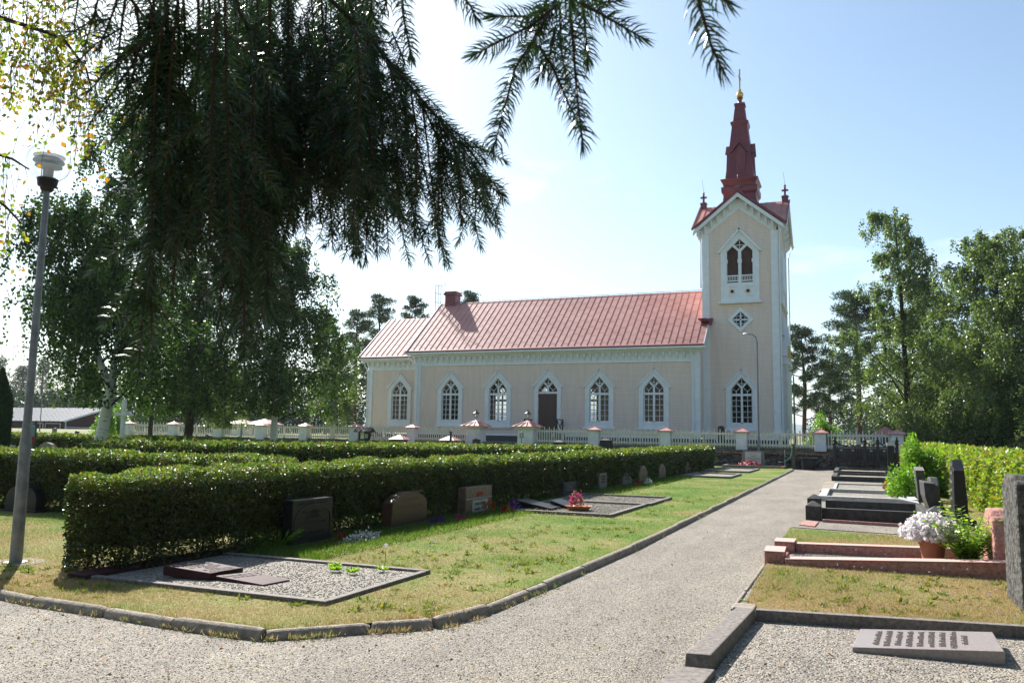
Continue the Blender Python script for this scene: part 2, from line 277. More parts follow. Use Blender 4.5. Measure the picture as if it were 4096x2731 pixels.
for k, c in dict(wpetal=(.88, .87, .88), rpetal=(.5, .02, .03), ppetal=(.16, .03, .35), mpetal=(.55, .06, .25), opetal=(.6, .16, .02)).items():
    M[k] = leafmat(k + 's', [tuple(v * .85 for v in c), c], .5, .7, .1, (1.05, 1, 1))
# ------------------------------------------------------------------ leaves in numpy
def nrm(a): return a / np.maximum(np.linalg.norm(a, axis=-1, keepdims=True), 1e-9)
def cards(P, D, wid, ln, rng, flat=None):
    """rhombic leaves at P, pointing along D; flat: preferred normal"""
    n = len(P); D = nrm(D); A = rng.normal(size=(n, 3))
    if flat is not None: A = np.cross(D, flat + A * .45)
    S_ = nrm(np.cross(D, A)) if flat is None else nrm(A)
    ln = np.broadcast_to(ln, (n,))[:, None]; wd = np.broadcast_to(wid, (n,))[:, None]
    V = np.stack([P, P + D * ln * .45 + S_ * wd / 2, P + D * ln, P + D * ln * .45 - S_ * wd / 2], 1)
    F = np.arange(n * 4).reshape(n, 4); return V.reshape(-1, 3), F
def leafobj(name, P, D, wid, ln, m, parent=None, seed=1, flat=None):
    V, F = cards(np.asarray(P, float), np.asarray(D, float), wid, ln, np.random.default_rng(seed), flat); return npmesh(name, V, F, m, parent)
# ================================================================== SETTING
def sheet(name, pts, z, m, kind='structure', zs=None):
    b = MB(); b.add([(x, y, (zs[i] if zs else z)) for i, (x, y) in enumerate(pts)], [tuple(range(len(pts)))]); return tag(b.build(name, m), kind=kind)
farground = mat('meadow', (.07, .1, .03), (.16, .14, .06), .15, .95, coord='World')
# ground to the horizon, gravel and lawns as sheets above it
sheet('ground', [(-4000, -300), (4000, -300), (4000, 6000), (-4000, 6000)], -.02, farground)
sheet('gravel_path', [(-60, -6), (8, -6), (8, 51.2), (-60, 51.2)], 0, M['gravel'])
# lawns, a little above the gravel
KL = [(-60, 5.62), (-7.54, 5.66), (-6.94, 5.56), (-5.97, 5.5), (-4.98, 5.43), (-4.27, 5.44), (-3.65, 6.1), (-3.2, 6.52), (-3.12, 8.46), (-3.03, 11.83), (-3.05, 17.34), (-3.07, 24.68), (-3.12, 48.4)]
sheet('lawn', KL + [(-3.3, 51), (-60, 51)], .06, M['lawn'])
sheet('lawn', [(-1.0, 8.16), (-.9, 7.98), (1.4, 8.27), (8, 9.3), (8, 51), (2.4, 51), (2.4, 16.4), (1.0, 16.2), (1.0, 15.7), (-1.1, 16.1), (-1.07, 11.3)], .03, M['lawn'])
sheet('lawn', [(1.4, 16.35), (2.45, 16.4), (2.42, 50.9), (1.6, 50.9), (1.6, 20.)], .035, M['lawn'])
# raised church ground behind the walls
TZ = lambda y: 1.14 + max(0, y - 52) * .011
tb = MB(); ys = [51.95, 58, 70, 90, 130, 220, 500]
for a, b_ in zip(ys[:-1], ys[1:]):
    tb.add([(-300, a, TZ(a)), (200, a, TZ(a)), (200, b_, TZ(b_)), (-300, b_, TZ(b_))], [(0, 1, 2, 3)])
tb.add([(-300, 51.95, -.02), (200, 51.95, -.02), (200, 51.95, 1.14), (-300, 51.95, 1.14)], [(0, 1, 2, 3)])
tag(tb.build('church_ground', mat('churchyard_grass', (.1, .15, .035), (.26, .22, .1), .8, .95, bump=.4, bscale=20, coord='World')), kind='structure')
# far hills, their blue-green paints in the haze of distance
hb = MB(); n = 60
for k, (dist, hmax, sd_) in enumerate([(2600, 95, 1), (3600, 170, 5)]):
    r = random.Random(sd_); ph = [r.random() * 6 for _ in range(4)]
    for i in range(n):
        a0, a1 = [R_(-75 + 150 * j / n + 0) for j in (i, i + 1)]
        h = [hmax * (.62 + .2 * math.sin(a * 5 + ph[0]) + .1 * math.sin(a * 13 + ph[1]) + .05 * math.sin(a * 37 + ph[2])) for a in (a0, a1)]
        P = [(math.sin(a) * dist, math.cos(a) * dist) for a in (a0, a1)]; Q = [(math.sin(a) * (dist + 900), math.cos(a) * (dist + 900)) for a in (a0, a1)]
        hb.add([(*P[0], -1), (*P[1], -1), (*Q[1], h[1]), (*Q[0], h[0])], [(0, 1, 2, 3)])
tag(hb.build('hills', mat('haze_tinted_wooded_hillside', (.035, .075, .09), (.05, .1, .13), .01, 1, coord='World')), kind='structure')
# ================================================================== STONE WALLS
WY = 51.0
sw = thing('stone_wall', 'low dark fieldstone retaining wall with rusty ledge plants at the end of the gravel path', 'wall')
b = MB()
def rough_wall(mb, x0, x1, y, z0, z1, th, n, seed, amp=.06):
    r = random.Random(seed); nx = n; nz = 4; vs = []
    for j in range(nz + 1):
        for i in range(nx + 1):
            vs.append((x0 + (x1 - x0) * i / nx, y + r.uniform(-amp, amp) + .05 * j / nz, z0 + (z1 - z0) * j / nz + (r.uniform(-.03, .03) if j == nz else 0)))
    for i in range(nx + 1):
        t = vs[nz * (nx + 1) + i]; vs.append((t[0], y + th, t[2]))
    fs = [(j * (nx + 1) + i, j * (nx + 1) + i + 1, (j + 1) * (nx + 1) + i + 1, (j + 1) * (nx + 1) + i) for j in range(nz + 1) for i in range(nx)]
    mb.add(vs, fs)
rough_wall(b, -60, 8.5, WY, -.02, .84, .85, 260, 3); b.build('stonework', M['wall'], sw)
# rust-coloured dry plants along the ledge
rg = np.random.default_rng(5); nn = 26000; X = rg.uniform(-60, 8.5, nn); P = np.c_[X, WY + rg.uniform(-.1, .35, nn), .84 + rg.uniform(-.03, .06, nn)]
leafobj('ledge_plants', P, rg.normal(size=(nn, 3)) * .7 + [0, -.2, .8], .025, .06, leafmat('rusty_dry_plants', [(.17, .07, .05), (.26, .13, .08), (.17, .13, .06), (.3, .2, .12)], .2, .9, .1), sw, 4)
uw = thing('stone_wall', 'upper course of grey ashlar stone under the white picket fence', 'wall')
b = MB(); rough_wall(b, -60, 8.5, WY + .85, .8, 1.16, .14, 120, 9, .015); b.build('stonework', mat('grey_ashlar', (.12, .11, .1), (.2, .19, .175), 2.5, .95, bump=.6, bscale=14, coord='World'), uw)
rg = np.random.default_rng(6); nn = 9000; X = rg.uniform(-60, 8.5, nn); P = np.c_[X, 51.85 + rg.uniform(0, .1, nn), np.full(nn, 1.15)]
leafobj('ledge_grass', P, rg.normal(size=(nn, 3)) * .5 + [0, -.5, .4], .02, .12, leafmat('dry_grass', [(.3, .24, .12), (.22, .2, .08), (.38, .3, .17)], .3, .9, .1), uw, 4)
# ================================================================== CHURCH
ch = thing('wooden_church', 'cream weatherboard church with pink metal roof and dark red spire behind the picket fence', 'church')
NY = 58.0; CY = 59.0; TY = 60.0; CEN = 63.3
def shell(mb, x0, x1, z0, z1, Y, th, holes, back=1):
    """wall plane with openings; hole = (cx, hw, zb3, zt3)"""
    for yy in (Y, Y + th):
        xp = x0
        for cx, hw, zb, zt in sorted(holes):
            q = lambda *p: mb.add([(a, yy, c) for a, c in p], [tuple(range(len(p)))])
            q((xp, z0), (cx - hw, z0), (cx - hw, z1), (xp, z1))
            for i in (0, 1):
                a, c = cx - hw + i * hw, cx - hw + (i + 1) * hw
                q((a, z0), (c, z0), (c, zb[i + 1]), (a, zb[i])); q((a, zt[i]), (c, zt[i + 1]), (c, z1), (a, z1))
            xp = cx + hw
        mb.add([(xp, yy, z0), (x1, yy, z0), (x1, yy, z1), (xp, yy, z1)], [(0, 1, 2, 3)])
    for cx, hw, zb, zt in holes:
        ring = [(cx - hw, zb[0]), (cx, zb[1]), (cx + hw, zb[2]), (cx + hw, zt[2]), (cx, zt[1]), (cx - hw, zt[0])]
        for i in range(6):
            a, c = ring[i], ring[(i + 1) % 6]
            if abs(a[0] - c[0]) + abs(a[1] - c[1]) > 1e-6: mb.add([(a[0], Y, a[1]), (c[0], Y, c[1]), (c[0], Y + th, c[1]), (a[0], Y + th, a[1])], [(0, 1, 2, 3)])
WH = lambda cx: (cx, .74, [2.76] * 3, [5.12, 6.0, 5.12])
NW = [-29.05, -24.98, -16.95, -12.95]; DX = -20.94
nx0, nx1, EZ = -32.2, -9.78, 8.05; nyb = 2 * CEN - NY
b = MB(); shell(b, nx0, nx1, 1.76, EZ, NY, .22, [WH(c) for c in NW] + [(DX, .74, [1.9] * 3, [5.12, 6.0, 5.12])])
shell(b, nx0, nx1, 1.76, EZ, nyb - .22, .22, [WH(c) for c in NW + [DX]])
RZ = 12.94; NPITCH = (RZ - 8.2) / (CEN - NY + .6)
for xx in (nx0, nx1):
    s_ = .22 if xx == nx0 else -.22
    b.add([(xx, NY, 1.76), (xx, nyb, 1.76), (xx, nyb, EZ), (xx, CEN, RZ - .25), (xx, NY, EZ)], [(0, 1, 2, 3, 4)]); b.add([(xx + s_, NY, 1.76), (xx + s_, nyb, 1.76), (xx + s_, nyb, EZ), (xx + s_, CEN, RZ - .25), (xx + s_, NY, EZ)], [(0, 1, 2, 3, 4)])
b.build('nave_wall', M['cream'], ch)
b = MB(); b.box(nx0 + .05, nx1 - .05, NY - .08, nyb + .08, 1.1, 1.64); b.build('plinth', M['plinth'], ch)
b = MB(); b.box(nx0 - .03, nx1 + .03, NY - .11, NY - .002, 1.64, 1.76); b.box(nx0 + .3, nx1 - .3, NY + .3, nyb - .3, 1.3, 1.66); b.build('water_board', M['white'], ch)
b = MB(); b.box(nx0 + .25, nx1 - .25, NY + .25, nyb - .25, 8.1, 8.16)
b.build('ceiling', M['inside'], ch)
# chancel
cx0, cx1 = -37.25, nx0; cyb = 2 * CEN - CY
b = MB(); shell(b, cx0, cx1, 1.76, 7.9, CY, .22, [(-34.15, .72, [2.76] * 3, [5.12, 5.95, 5.12])]); shell(b, cx0, cx1, 1.76, 7.9, cyb - .22, .22, [(-34.9, .72, [2.76] * 3, [5.12, 5.95, 5.12])])
b.add([(cx0, CY, 1.76), (cx0, cyb, 1.76), (cx0, cyb, 7.9), (cx0, CEN, 11.4), (cx0, CY, 7.9)], [(0, 1, 2, 3, 4)]); b.build('chancel_wall', M['cream'], ch)
b = MB(); b.box(cx0 + .05, cx1 - .01, CY - .08, cyb, 1.1, 1.64); b.build('plinth', M['plinth'], ch)
# roofs: sheet with standing seams
def roof(name, x0, x1, yf, zf, yr, zr, seam, seed, flare=.0):
    mb = MB(); n = int(round((x1 - x0) / seam)); u = Vector((0, yr - yf, zr - zf)); Ln = u.length; u.normalize(); nn_ = Vector((0, -u.z, u.y))
    for sgn in (1, -1):
        Yf = yf if sgn > 0 else 2 * yr - yf; U = Vector((0, u.y * sgn, u.z)); N = Vector((0, nn_.y * sgn, nn_.z)); o = Vector((0, Yf, zf))
        # roof skin, thin slab
        a = [Vector((x0, 0, 0)) + o, Vector((x1, 0, 0)) + o, Vector((x1, 0, 0)) + o + U * Ln, Vector((x0, 0, 0)) + o + U * Ln]
        mb.hexa([p - N * .09 for p in a], a)
        r = random.Random(seed)
        if sgn > 0 or True:
            for i in range(n + 1):
                x = x0 + .02 + (x1 - x0 - .04) * i / n
                mb.bar(Vector((x, 0, 0)) + o + N * .012 + U * .25, Vector((x, 0, 0)) + o + N * .012 + U * (Ln - .02), .03, .034, up=N)
            for i in range(n):      # cross folds, staggered
                xa = x0 + (x1 - x0) * i / n; st = .35 if i % 2 else .0
                k = .55 + st
                while k < Ln - .1:
                    mb.bar(Vector((xa + .03, 0, 0)) + o + N * .004 + U * k, Vector((xa + seam - .03, 0, 0)) + o + N * .004 + U * k, .014, .008, up=N); k += .98
    return mb.build(name, M['roof'], ch)
rn = roof('roof', -32.75, -9.35, NY - .62, 8.17, CEN, RZ, .495, 1); rc = roof('roof', -37.85, -32.3, CY - .6, 7.88, CEN, 11.75, .49, 2)
# dark red eave edge strips, gutters
b = MB(); b.box(-32.8, -9.3, NY - .72, NY - .6, 8.06, 8.17); b.build('eave_edge', M['roofdark'], ch)
b = MB(); b.box(-37.9, -32.8, CY - .7, CY - .58, 7.78, 7.88); b.build('eave_edge', M['roofdark'], ch)
b = MB(); b.box(-32.88, -9.22, NY - .75, NY - .42, 7.93, 8.05); b.box(-32.8, -9.3, NY - .42, NY, 7.99, 8.03)
for i in range(3): b.box(-32.6 + .06 * i, -9.35 - .06 * i, NY - .42 + i * .14, NY, 7.93 - .075 * (i + 1), 7.93 - .075 * i)
b.box(nx0 - .04, nx1 + .04, NY - .09, NY - .002, 7.02, 7.12); b.box(nx0 - .02, nx1 + .02, NY - .05, NY - .003, 7.12, 7.72)
n = 46; step = (nx1 - nx0) / n
for i in range(n + 1):
    x = nx0 + step * i; b.box(x - .07, x + .07, NY - .3, NY - .05, 7.5, 7.7); b.prism([(NY - .24, 7.5), (NY - .052, 7.5), (NY - .052, 7.2)], x - .05, x + .05, 'x')
    if i < n:       # scalloped board between the brackets
        q = [(x + .1, 7.2)] + [(x + step / 2 + .14 * math.cos(t), 7.32 + .11 * math.sin(t)) for t in [math.pi * (1 - k / 6) for k in range(7)]] + [(x + step - .1, 7.2)]
        b.prism(q, NY - .085, NY - .051)
b.build('cornice', M['white'], ch)
b = MB(); b.box(-37.95, -32.85, CY - .72, CY - .4, 7.64, 7.76); b.box(-37.85, -32.9, CY - .4, CY, 7.7, 7.74)
for i in range(2): b.box(-37.7 + .06 * i, -32.3, CY - .4 + i * .14, CY, 7.64 - .075 * (i + 1), 7.64 - .075 * i)
b.box(cx0 - .04, cx1, CY - .09, CY - .002, 6.82, 6.92); b.box(cx0 - .02, cx1, CY - .05, CY - .003, 6.92, 7.5)
for i in range(11):
    x = cx0 + .1 + .49 * i; b.box(x - .07, x + .07, CY - .3, CY - .05, 7.28, 7.46); b.prism([(CY - .24, 7.28), (CY - .052, 7.28), (CY - .052, 7.0)], x - .05, x + .05, 'x')
    q = [(x + .1, 6.98)] + [(x + .245 + .14 * math.cos(t), 7.1 + .11 * math.sin(t)) for t in [math.pi * (1 - k / 6) for k in range(7)]] + [(x + .39, 6.98)]
    b.prism(q, CY - .085, CY - .051)
b.build('cornice', M['white'], ch)
# verge boards of the gables
b = MB(); b.bar((-32.78, NY - .6, 8.1), (-32.78, CEN, RZ - .1), .06, .24, up=(0, -.6, .8)); b.build('verge_board', M['white'], ch); b = MB(); b.bar((-9.32, NY - .6, 8.1), (-9.32, CEN, RZ - .1), .06, .24, up=(0, -.6, .8)); b.build('verge_board', M['white'], ch)
b = MB(); b.bar((-37.88, CY - .6, 7.8), (-37.88, CEN, 11.65), .06, .22, up=(0, -.6, .8)); b.build('verge_board', M['white'], ch)
# corner boards with foot blocks
def cboard(x0, x1, y, z0, z1, th=.09, foot=True):
    b = MB(); b.box(x0, x1, y - th, y + .02, z0, z1)
    if foot: b.box(x0 - .05, x1 + .05, y - th - .05, y + .01, z0, z0 + .42); b.box(x0 - .04, x1 + .04, y - th - .04, y + .01, z1 - .18, z1)
    return b.build('corner_board', M['white'], ch)
cboard(nx0 - .02, nx0 + .5, NY, 1.77, 7.0); cboard(nx1 - .5, nx1 + .02, NY, 1.77, 7.0); cboard(cx0 - .02, cx0 + .5, CY, 1.77, 6.82)
b = MB(); b.box(nx1 + .001, nx1 + .09, NY - .08, NY + .4, 1.77, 7.9); b.build('corner_board', M['white'], ch)
# ---- windows
def pent(cx, hw, zb, zs, za): return [(cx - hw, zb), (cx + hw, zb), (cx + hw, zs), (cx + hw * .62, zs + (za - zs) * .46), (cx, za), (cx - hw * .62, zs + (za - zs) * .46), (cx - hw, zs)]
def ringframe(mb, outer, inner, y0, y1):
    n = len(outer); V = [(x, y0, z) for x, z in outer] + [(x, y0, z) for x, z in inner] + [(x, y1, z) for x, z in outer] + [(x, y1, z) for x, z in inner]; F = []
    for i in range(n):
        j = (i + 1) % n; F += [(i, j, n + j, n + i), (i, 2 * n + i, 2 * n + j, j), (n + i, n + j, 3 * n + j, 3 * n + i)]
    mb.add(V, F)
def tracery(mb, cx, y, za=5.98, zt=4.78, hw=.73, t=.05):
    Y0, Y1 = y, y + .09; P = lambda x, z: (cx + x, (Y0 + Y1) / 2, z)
    def br(a, c, w_): mb.bar(P(*a), P(*c), .08, w_, up=(0, 0, 1)) if abs(a[0] - c[0]) > 1e-3 else mb.box(cx + a[0] - w_ / 2, cx + a[0] + w_ / 2, Y0, Y1, min(a[1], c[1]), max(a[1], c[1]))
    k = za - 5.98
    br((0, zt), (0, 5.32 + k), .14); br((0, 5.28 + k), (.37, 5.66 + k), .11); br((0, 5.28 + k), (-.37, 5.66 + k), .11)
    br((-.2, 5.58 + k), (.2, 5.58 + k), .035); br((0, 5.32 + k), (0, 5.9 + k), .035)
    for s_ in (1, -1):
        br((s_ * .38, zt), (s_ * .38, 5.03 + k), .035); br((s_ * .38, 5.02 + k), (s_ * .12, 5.3 + k), .03); br((s_ * .38, 5.02 + k), (s_ * .66, 5.24 + k), .03)
    mb.box(cx - hw, cx + hw, Y0 - .01, Y1, zt - .08, zt + .08)
def lights(mb, cx, y, zb=2.76, zt=4.78, hw=.73):
    mb.box(cx - .075, cx + .075, y, y + .09, zb, zt); mb.box(cx - hw, cx + hw, y, y + .08, zb, zb + .07)
    for s_ in (1, -1):
        mb.box(cx + s_ * .39 - .017, cx + s_ * .39 + .017, y + .02, y + .07, zb, zt); mb.box(cx + s_ * (hw - .03) - .03, cx + s_ * (hw - .03) + .03, y + .01, y + .08, zb, 5.2)
    for i in range(1, 5): z = zb + .05 + (zt - zb - .05) * i / 5; mb.box(cx - hw, cx + hw, y + .02, y + .065, z - .016, z + .016)
def window(cx, Y, back=False, sill=True, z_=0):
    f = MB(); o = pent(cx, 1.07, 2.36, 5.36, 6.46); i = pent(cx, .74, 2.76, 5.12, 6.0); yy = Y - .1 if not back else Y
    ringframe(f, o, i, yy, yy + .11)
    fr = f.build('window', M['white'], ch)
    h = MB()
    for s_ in (1, -1): h.bar((cx + s_ * 1.2, Y - .08, 5.24), (cx - s_ * .03, Y - .08, 6.56), .24, .09, up=(s_ * .7, 0, .7))
    h.build('hood_mould', M['white'], fr)
    if sill:
        s2 = MB(); s2.box(cx - 1.25, cx + 1.25, Y - .2, Y + .0, 2.24, 2.36); s2.box(cx - .7, cx - .6, Y - .12, Y, 2.08, 2.24); s2.box(cx + .6, cx + .7, Y - .12, Y, 2.08, 2.24); s2.box(cx - 1.15, cx + 1.15, Y - .09, Y, 2.14, 2.24); s2.build('sill', M['white'], fr)
    m_ = MB(); tracery(m_, cx, Y + .03); lights(m_, cx, Y + .03); m_.build('glazing_bar', M['white'], fr)
    g = MB(); g.add([(x, Y + .1, z) for x, z in pent(cx, .74, 2.76, 5.12, 6.0)], [tuple(range(7))]); g.build('pane', M['glass'], fr)
    return fr
for c in NW: window(c, NY)
for c in NW + [DX]:
    m_ = MB(); tracery(m_, c, nyb - .15); lights(m_, c, nyb - .15); m_.build('glazing_bar', M['white'], ch)
window(-34.15, CY)
# ---- door
f = MB(); ringframe(f, pent(DX, 1.05, 1.9, 5.4, 6.5), pent(DX, .76, 1.9, 5.15, 6.02), NY - .1, NY + .01); fr = f.build('door_frame', M['white'], ch)
h = MB()
for s_ in (1, -1): h.bar((DX + s_ * 1.18, NY - .08, 5.28), (DX - s_ * .03, NY - .08, 6.6), .24, .09, up=(s_ * .7, 0, .7))
h.build('hood_mould', M['white'], fr)
m_ = MB(); tracery(m_, DX, NY + .03, 6.0, 4.88); m_.build('glazing_bar', M['white'], fr)
g = MB(); g.add([(x, NY + .1, z) for x, z in pent(DX, .75, 4.85, 5.15, 6.0)], [tuple(range(7))]); g.build('pane', M['glass'], fr)
d = MB(); d.box(DX - .75, DX + .75, NY + .06, NY + .12, 1.9, 4.8)
for s_ in (-1, 1):
    x = DX + s_ * .375; d.box(x - .36, x + .36, NY + .03, NY + .06, 1.92, 4.78)
    for z0, z1 in ((2.1, 2.9), (3.1, 3.9), (4.05, 4.6)): d.box(x - .24, x + .24, NY + .015, NY + .03, z0, z1)
dr = d.build('door', M['door'], ch)
d = MB(); d.tube([(DX + .06, NY + .015, 3.1), (DX + .06, NY - .04, 3.1), (DX + .14, NY - .04, 3.1)], .02, 6)
for s_ in (-1, 1):
    for z in (2.1, 3.35, 4.55): MB().box(DX + s_ * .74 - .03, DX + s_ * .74 + .03, NY, NY + .03, z, z + .14).build('hinge', M['iron'], dr)
d.build('handle', M['iron'], dr)
st = MB()
for i in range(4): st.box(DX - 1.4, DX + 1.4, NY - 1.5 - .3 * i, NY - .12, 1.1, 1.88 - .18 * i - .001 * i)
st.build('door_steps', M['granite'], ch)
for s_ in (-1, 1):
    rl = MB(); x = DX + s_ * 1.25; rl.box(x - .04, x + .04, NY - 1.5, NY - 1.42, 1.88, 2.85); rl.box(x - .04, x + .04, NY - .2, NY - .12, 1.88, 2.85); rl.box(x - .05, x + .05, NY - 1.52, NY - .12, 2.83, 2.9)
    rl.bar((x, NY - 1.42, 1.95), (x, NY - .2, 2.8), .04, .05); rl.bar((x, NY - 1.42, 2.8), (x, NY - .2, 1.95), .04, .05)
    rl.build('stair_railing', M['darkwood'], ch)
# ---- chimney with ladder
cb = MB(); cx_ = -31.75; cb.box(cx_ - .5, cx_ + .5, 62.9, 63.9, 12., 13.62); cb.box(cx_ - .62, cx_ + .62, 62.78, 64.02, 13.62, 13.76); cb.box(cx_ - .55, cx_ + .55, 62.85, 63.95, 13.76, 13.92)
cb.build('chimney', M['roofdark'], rn)
lb = MB(); lx = -33.0
for dy in (-.25, .25): lb.tube([(lx, 63.3 + dy, 11.6), (lx, 63.3 + dy, 14.5)], .025, 6); lb.tube([(lx, 63.3 + dy, 14.5), (lx + .5, 63.3 + dy, 14.75), (lx + .75, 63.3 + dy, 14.4)], .02, 6)
for i in range(10): lb.tube([(lx, 63.05, 11.8 + .28 * i), (lx, 63.55, 11.8 + .28 * i)], .015, 5)
for z in (12.2, 13.1, 13.9, 14.6): lb.tube([(lx - .38 * math.sin(t) * 1.0 + 0, 63.3 - .38 * math.cos(t), z) for t in [math.pi * k / 10 for k in range(11)]], .022, 5)
for t in (.8, 1.57, 2.35): lb.tube([(lx - .38 * math.sin(t), 63.3 - .38 * math.cos(t), 12.2), (lx - .38 * math.sin(t), 63.3 - .38 * math.cos(t), 14.6)], .018, 5)
lb.build('roof_ladder', M['steel'], rn)
rb = MB()
rb.tube([(-32.6, CEN, RZ + .07), (-9.9, CEN, RZ + .07)], .02, 5)
rb.tube([(-30.9, CEN, RZ), (-30.85, CEN, RZ + 1.6)], .018, 5)
rb.build('lightning_conductor', M['galv'], rn)
# ---- tower
tx0, tx1, tc = -9.8, -4.49, -7.14; tyb = 66.4
def gab(z): return z
b = MB(); TW = 16.35
wins = [(tc, .74, [2.76] * 3, [5.12, 6.0, 5.12])]
bands = [(1.76, 9.0, wins), (9.0, 11.3, [(tc, .62, [10.13, 9.5, 10.13], [10.14, 10.77, 10.14])]), (11.3, TW, [(tc, .96, [12.78] * 3, [15.05, 15.98, 15.05])])]
for z0, z1, hs in bands:
    shell(b, tx0, tx1, z0, z1, TY, .2, hs); shell(b, tx0, tx1, z0, z1, tyb - .2, .2, hs if z0 > 9.5 else [])
for xx in (tx0, tx1): b.add([(xx, TY, 1.76), (xx, tyb, 1.76), (xx, tyb, TW), (xx, (TY + tyb) / 2, 18.7), (xx, TY, TW)], [(0, 1, 2, 3, 4)])
for yy in (TY, tyb): b.add([(tx0, yy, TW), (tx1, yy, TW), (tc, yy, 18.85)], [(0, 1, 2)])
b.build('tower_wall', M['cream'], ch)
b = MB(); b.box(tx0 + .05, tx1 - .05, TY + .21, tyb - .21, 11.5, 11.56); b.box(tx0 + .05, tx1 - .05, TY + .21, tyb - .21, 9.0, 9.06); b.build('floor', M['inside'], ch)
b = MB(); b.box(tx0 + .03, tx1 + .05, TY - .08, tyb + .05, 1.1, 1.64); b.build('plinth', M['plinth'], ch)
b = MB(); b.box(tx0, tx1 + .1, TY - .11, TY - .002, 1.64, 1.76); b.box(tx1, tx1 + .1, TY, tyb, 1.64, 1.76); b.build('water_board', M['white'], ch)
for x0, x1 in ((tx0 - .02, tx0 + .5), (tx1 - .5, tx1 + .02)):
    b = MB(); b.box(x0, x1, TY - .09, TY + .02, 1.77, 16.45); b.box(x0 - .04, x1 + .04, TY - .13, TY, 1.77, 2.2); b.build('corner_board', M['white'], ch)
for y0 in (TY - .09, tyb - .5):
    b = MB(); b.box(tx1 + .001, tx1 + .1, y0, y0 + .6, 1.77, 16.3); b.build('corner_board', M['white'], ch)
# side face trim and west porch
b = MB(); b.box(tx1 + .001, tx1 + .16, TY + .3, tyb - .3, 11.3, 11.5); b.box(tx1 + .001, tx1 + .1, 61.6, 64.6, 11.6, 15.4); b.box(tx1 + .001, tx1 + .14, 62, 64.3, 9.2, 10.6); b.build('side_belfry_frame', M['white'], ch)
b = MB(); b.box(tx1 + .1, tx1 + .16, 62, 64.3, 12.4, 15.1); b.build('side_louvre', M['white'], ch)
b = MB(); b.box(tx1, tx1 + .32, 61.2, 65.4, 1.76, 7.6); b.box(tx1, tx1 + .45, 61., 65.6, 7.0, 7.3); b.prism([(61., 7.6), (65.6, 7.6), (63.3, 9.9)], tx1, tx1 + .38, 'x'); b.box(tx1 + .3, tx1 + .38, 61.1, 61.6, 1.76, 7); b.build('porch', M['white'], ch)
b = MB(); b.box(tx1 + .385, tx1 + .41, 61.9, 64.7, 7.7, 8.4); b.build('porch_gable_panel', M['yellow'], ch)
# tower gables: white rake boards with brackets
def rake(ax, c, face, out, half, ze, za):
    """ax 'y': gable facing -Y/+Y at y=face; boards run from eaves up to the peak"""
    b = MB()
    for s_ in (1, -1):
        P = lambda t, dz, o: ((c + s_ * half * (1 - t), face + out * o, ze + (za - ze) * t + dz) if ax == 'y' else (face + out * o, c + s_ * half * (1 - t), ze + (za - ze) * t + dz))
        # fascia, broad frieze board, brackets
        q = [P(0, 0, .62), P(1, 0, .62), P(1, -.3, .62), P(0, -.3, .62)]; q2 = [P(0, 0, .52), P(1, 0, .52), P(1, -.3, .52), P(0, -.3, .52)]; b.hexa(q, q2)
        q = [P(0, -.02, .54), P(1, -.02, .54), P(1, -.1, .54), P(0, -.1, .54)]; q2 = [P(0, -.02, 0), P(1, -.02, 0), P(1, -.1, 0), P(0, -.1, 0)]; b.hexa(q, q2)
        q = [P(0.14, -.1, .06), P(1, -.1, .06), P(1, -1.05, .06), P(.2, -.95, .06)]; q2 = [P(.14, -.1, 0.002), P(1, -.1, 0.002), P(1, -1.05, 0.002), P(.2, -.95, 0.002)]; b.hexa(q, q2)
        for k in range(6):
            t = .1 + .145 * k; d_ = .022
            q = [P(t - d_, -.3, .4), P(t + d_, -.3, .4), P(t + d_, -.5, .4), P(t - d_, -.5, .4)]; q2 = [P(t - d_, -.1, .06), P(t + d_, -.1, .06), P(t + d_, -.85, .06), P(t - d_, -.85, .06)]; b.hexa(q, q2)
    return b.build('gable_cornice', M['white'], ch)
rake('y', tc - .04, TY, -1, 3.12, 16.72, 19.28); rake('x', (TY + tyb) / 2, tx1, 1, 3.5, 16.72, 19.28); rake('x', (TY + tyb) / 2, tx0, -1, 3.5, 16.72, 19.28)
# cross gable roof
cyT = (TY + tyb) / 2
b = MB(); zE, zA = 16.75, 19.34; X0, X1, Y0, Y1 = tx0 - .62, tx1 + .62, TY - .64, tyb + .64; C0 = (tc, cyT, zA)
A = {k: v for k, v in dict(a=(X0 + .0, Y0, zE), b=(X1, Y0, zE), c=(X1, Y1, zE), d=(X0, Y1, zE), f=(tc, Y0, zA), r=(X1, cyT, zA), k=(tc, Y1, zA), l=(X0, cyT, zA)).items()}
for t in (('a', 'f'), ('f', 'b'), ('b', 'r'), ('r', 'c'), ('c', 'k'), ('k', 'd'), ('d', 'l'), ('l', 'a')):
    p, q = A[t[0]], A[t[1]]; tri = [p, q, C0]; b.add(tri + [(x, y, z + .07) for x, y, z in tri], [(0, 1, 2), (3, 4, 5), (0, 1, 4, 3)])
def seam(p, q, b=b): b.bar(p, q, .04, .05)
for t in np.linspace(.15, .85, 5):
    for cn_, rg_ in (('a', 'f'), ('b', 'f'), ('a', 'l'), ('b', 'r')):
        e, rdg = Vector(A[cn_]), Vector(A[rg_]); v = Vector(C0)
        # line parallel to the gable edge from the valley up to the ridge
        p0 = e.lerp(v, t) + Vector((0, 0, .09)); p1 = rdg.lerp(v, t) + Vector((0, 0, .09)); b.bar(p0, p1, .035, .05)
tr = b.build('tower_roof', M['roof'], ch)
b = MB()
for p, q in (('a', 'f'), ('b', 'f'), ('b', 'r'), ('a', 'l')):
    P_, Q_ = Vector(A[p]), Vector(A[q]); b.bar(P_ + Vector((0, 0, .05)), Q_ + Vector((0, 0, .08)), .1, .14)
b.build('roof_edge', M['roofdark'], tr)
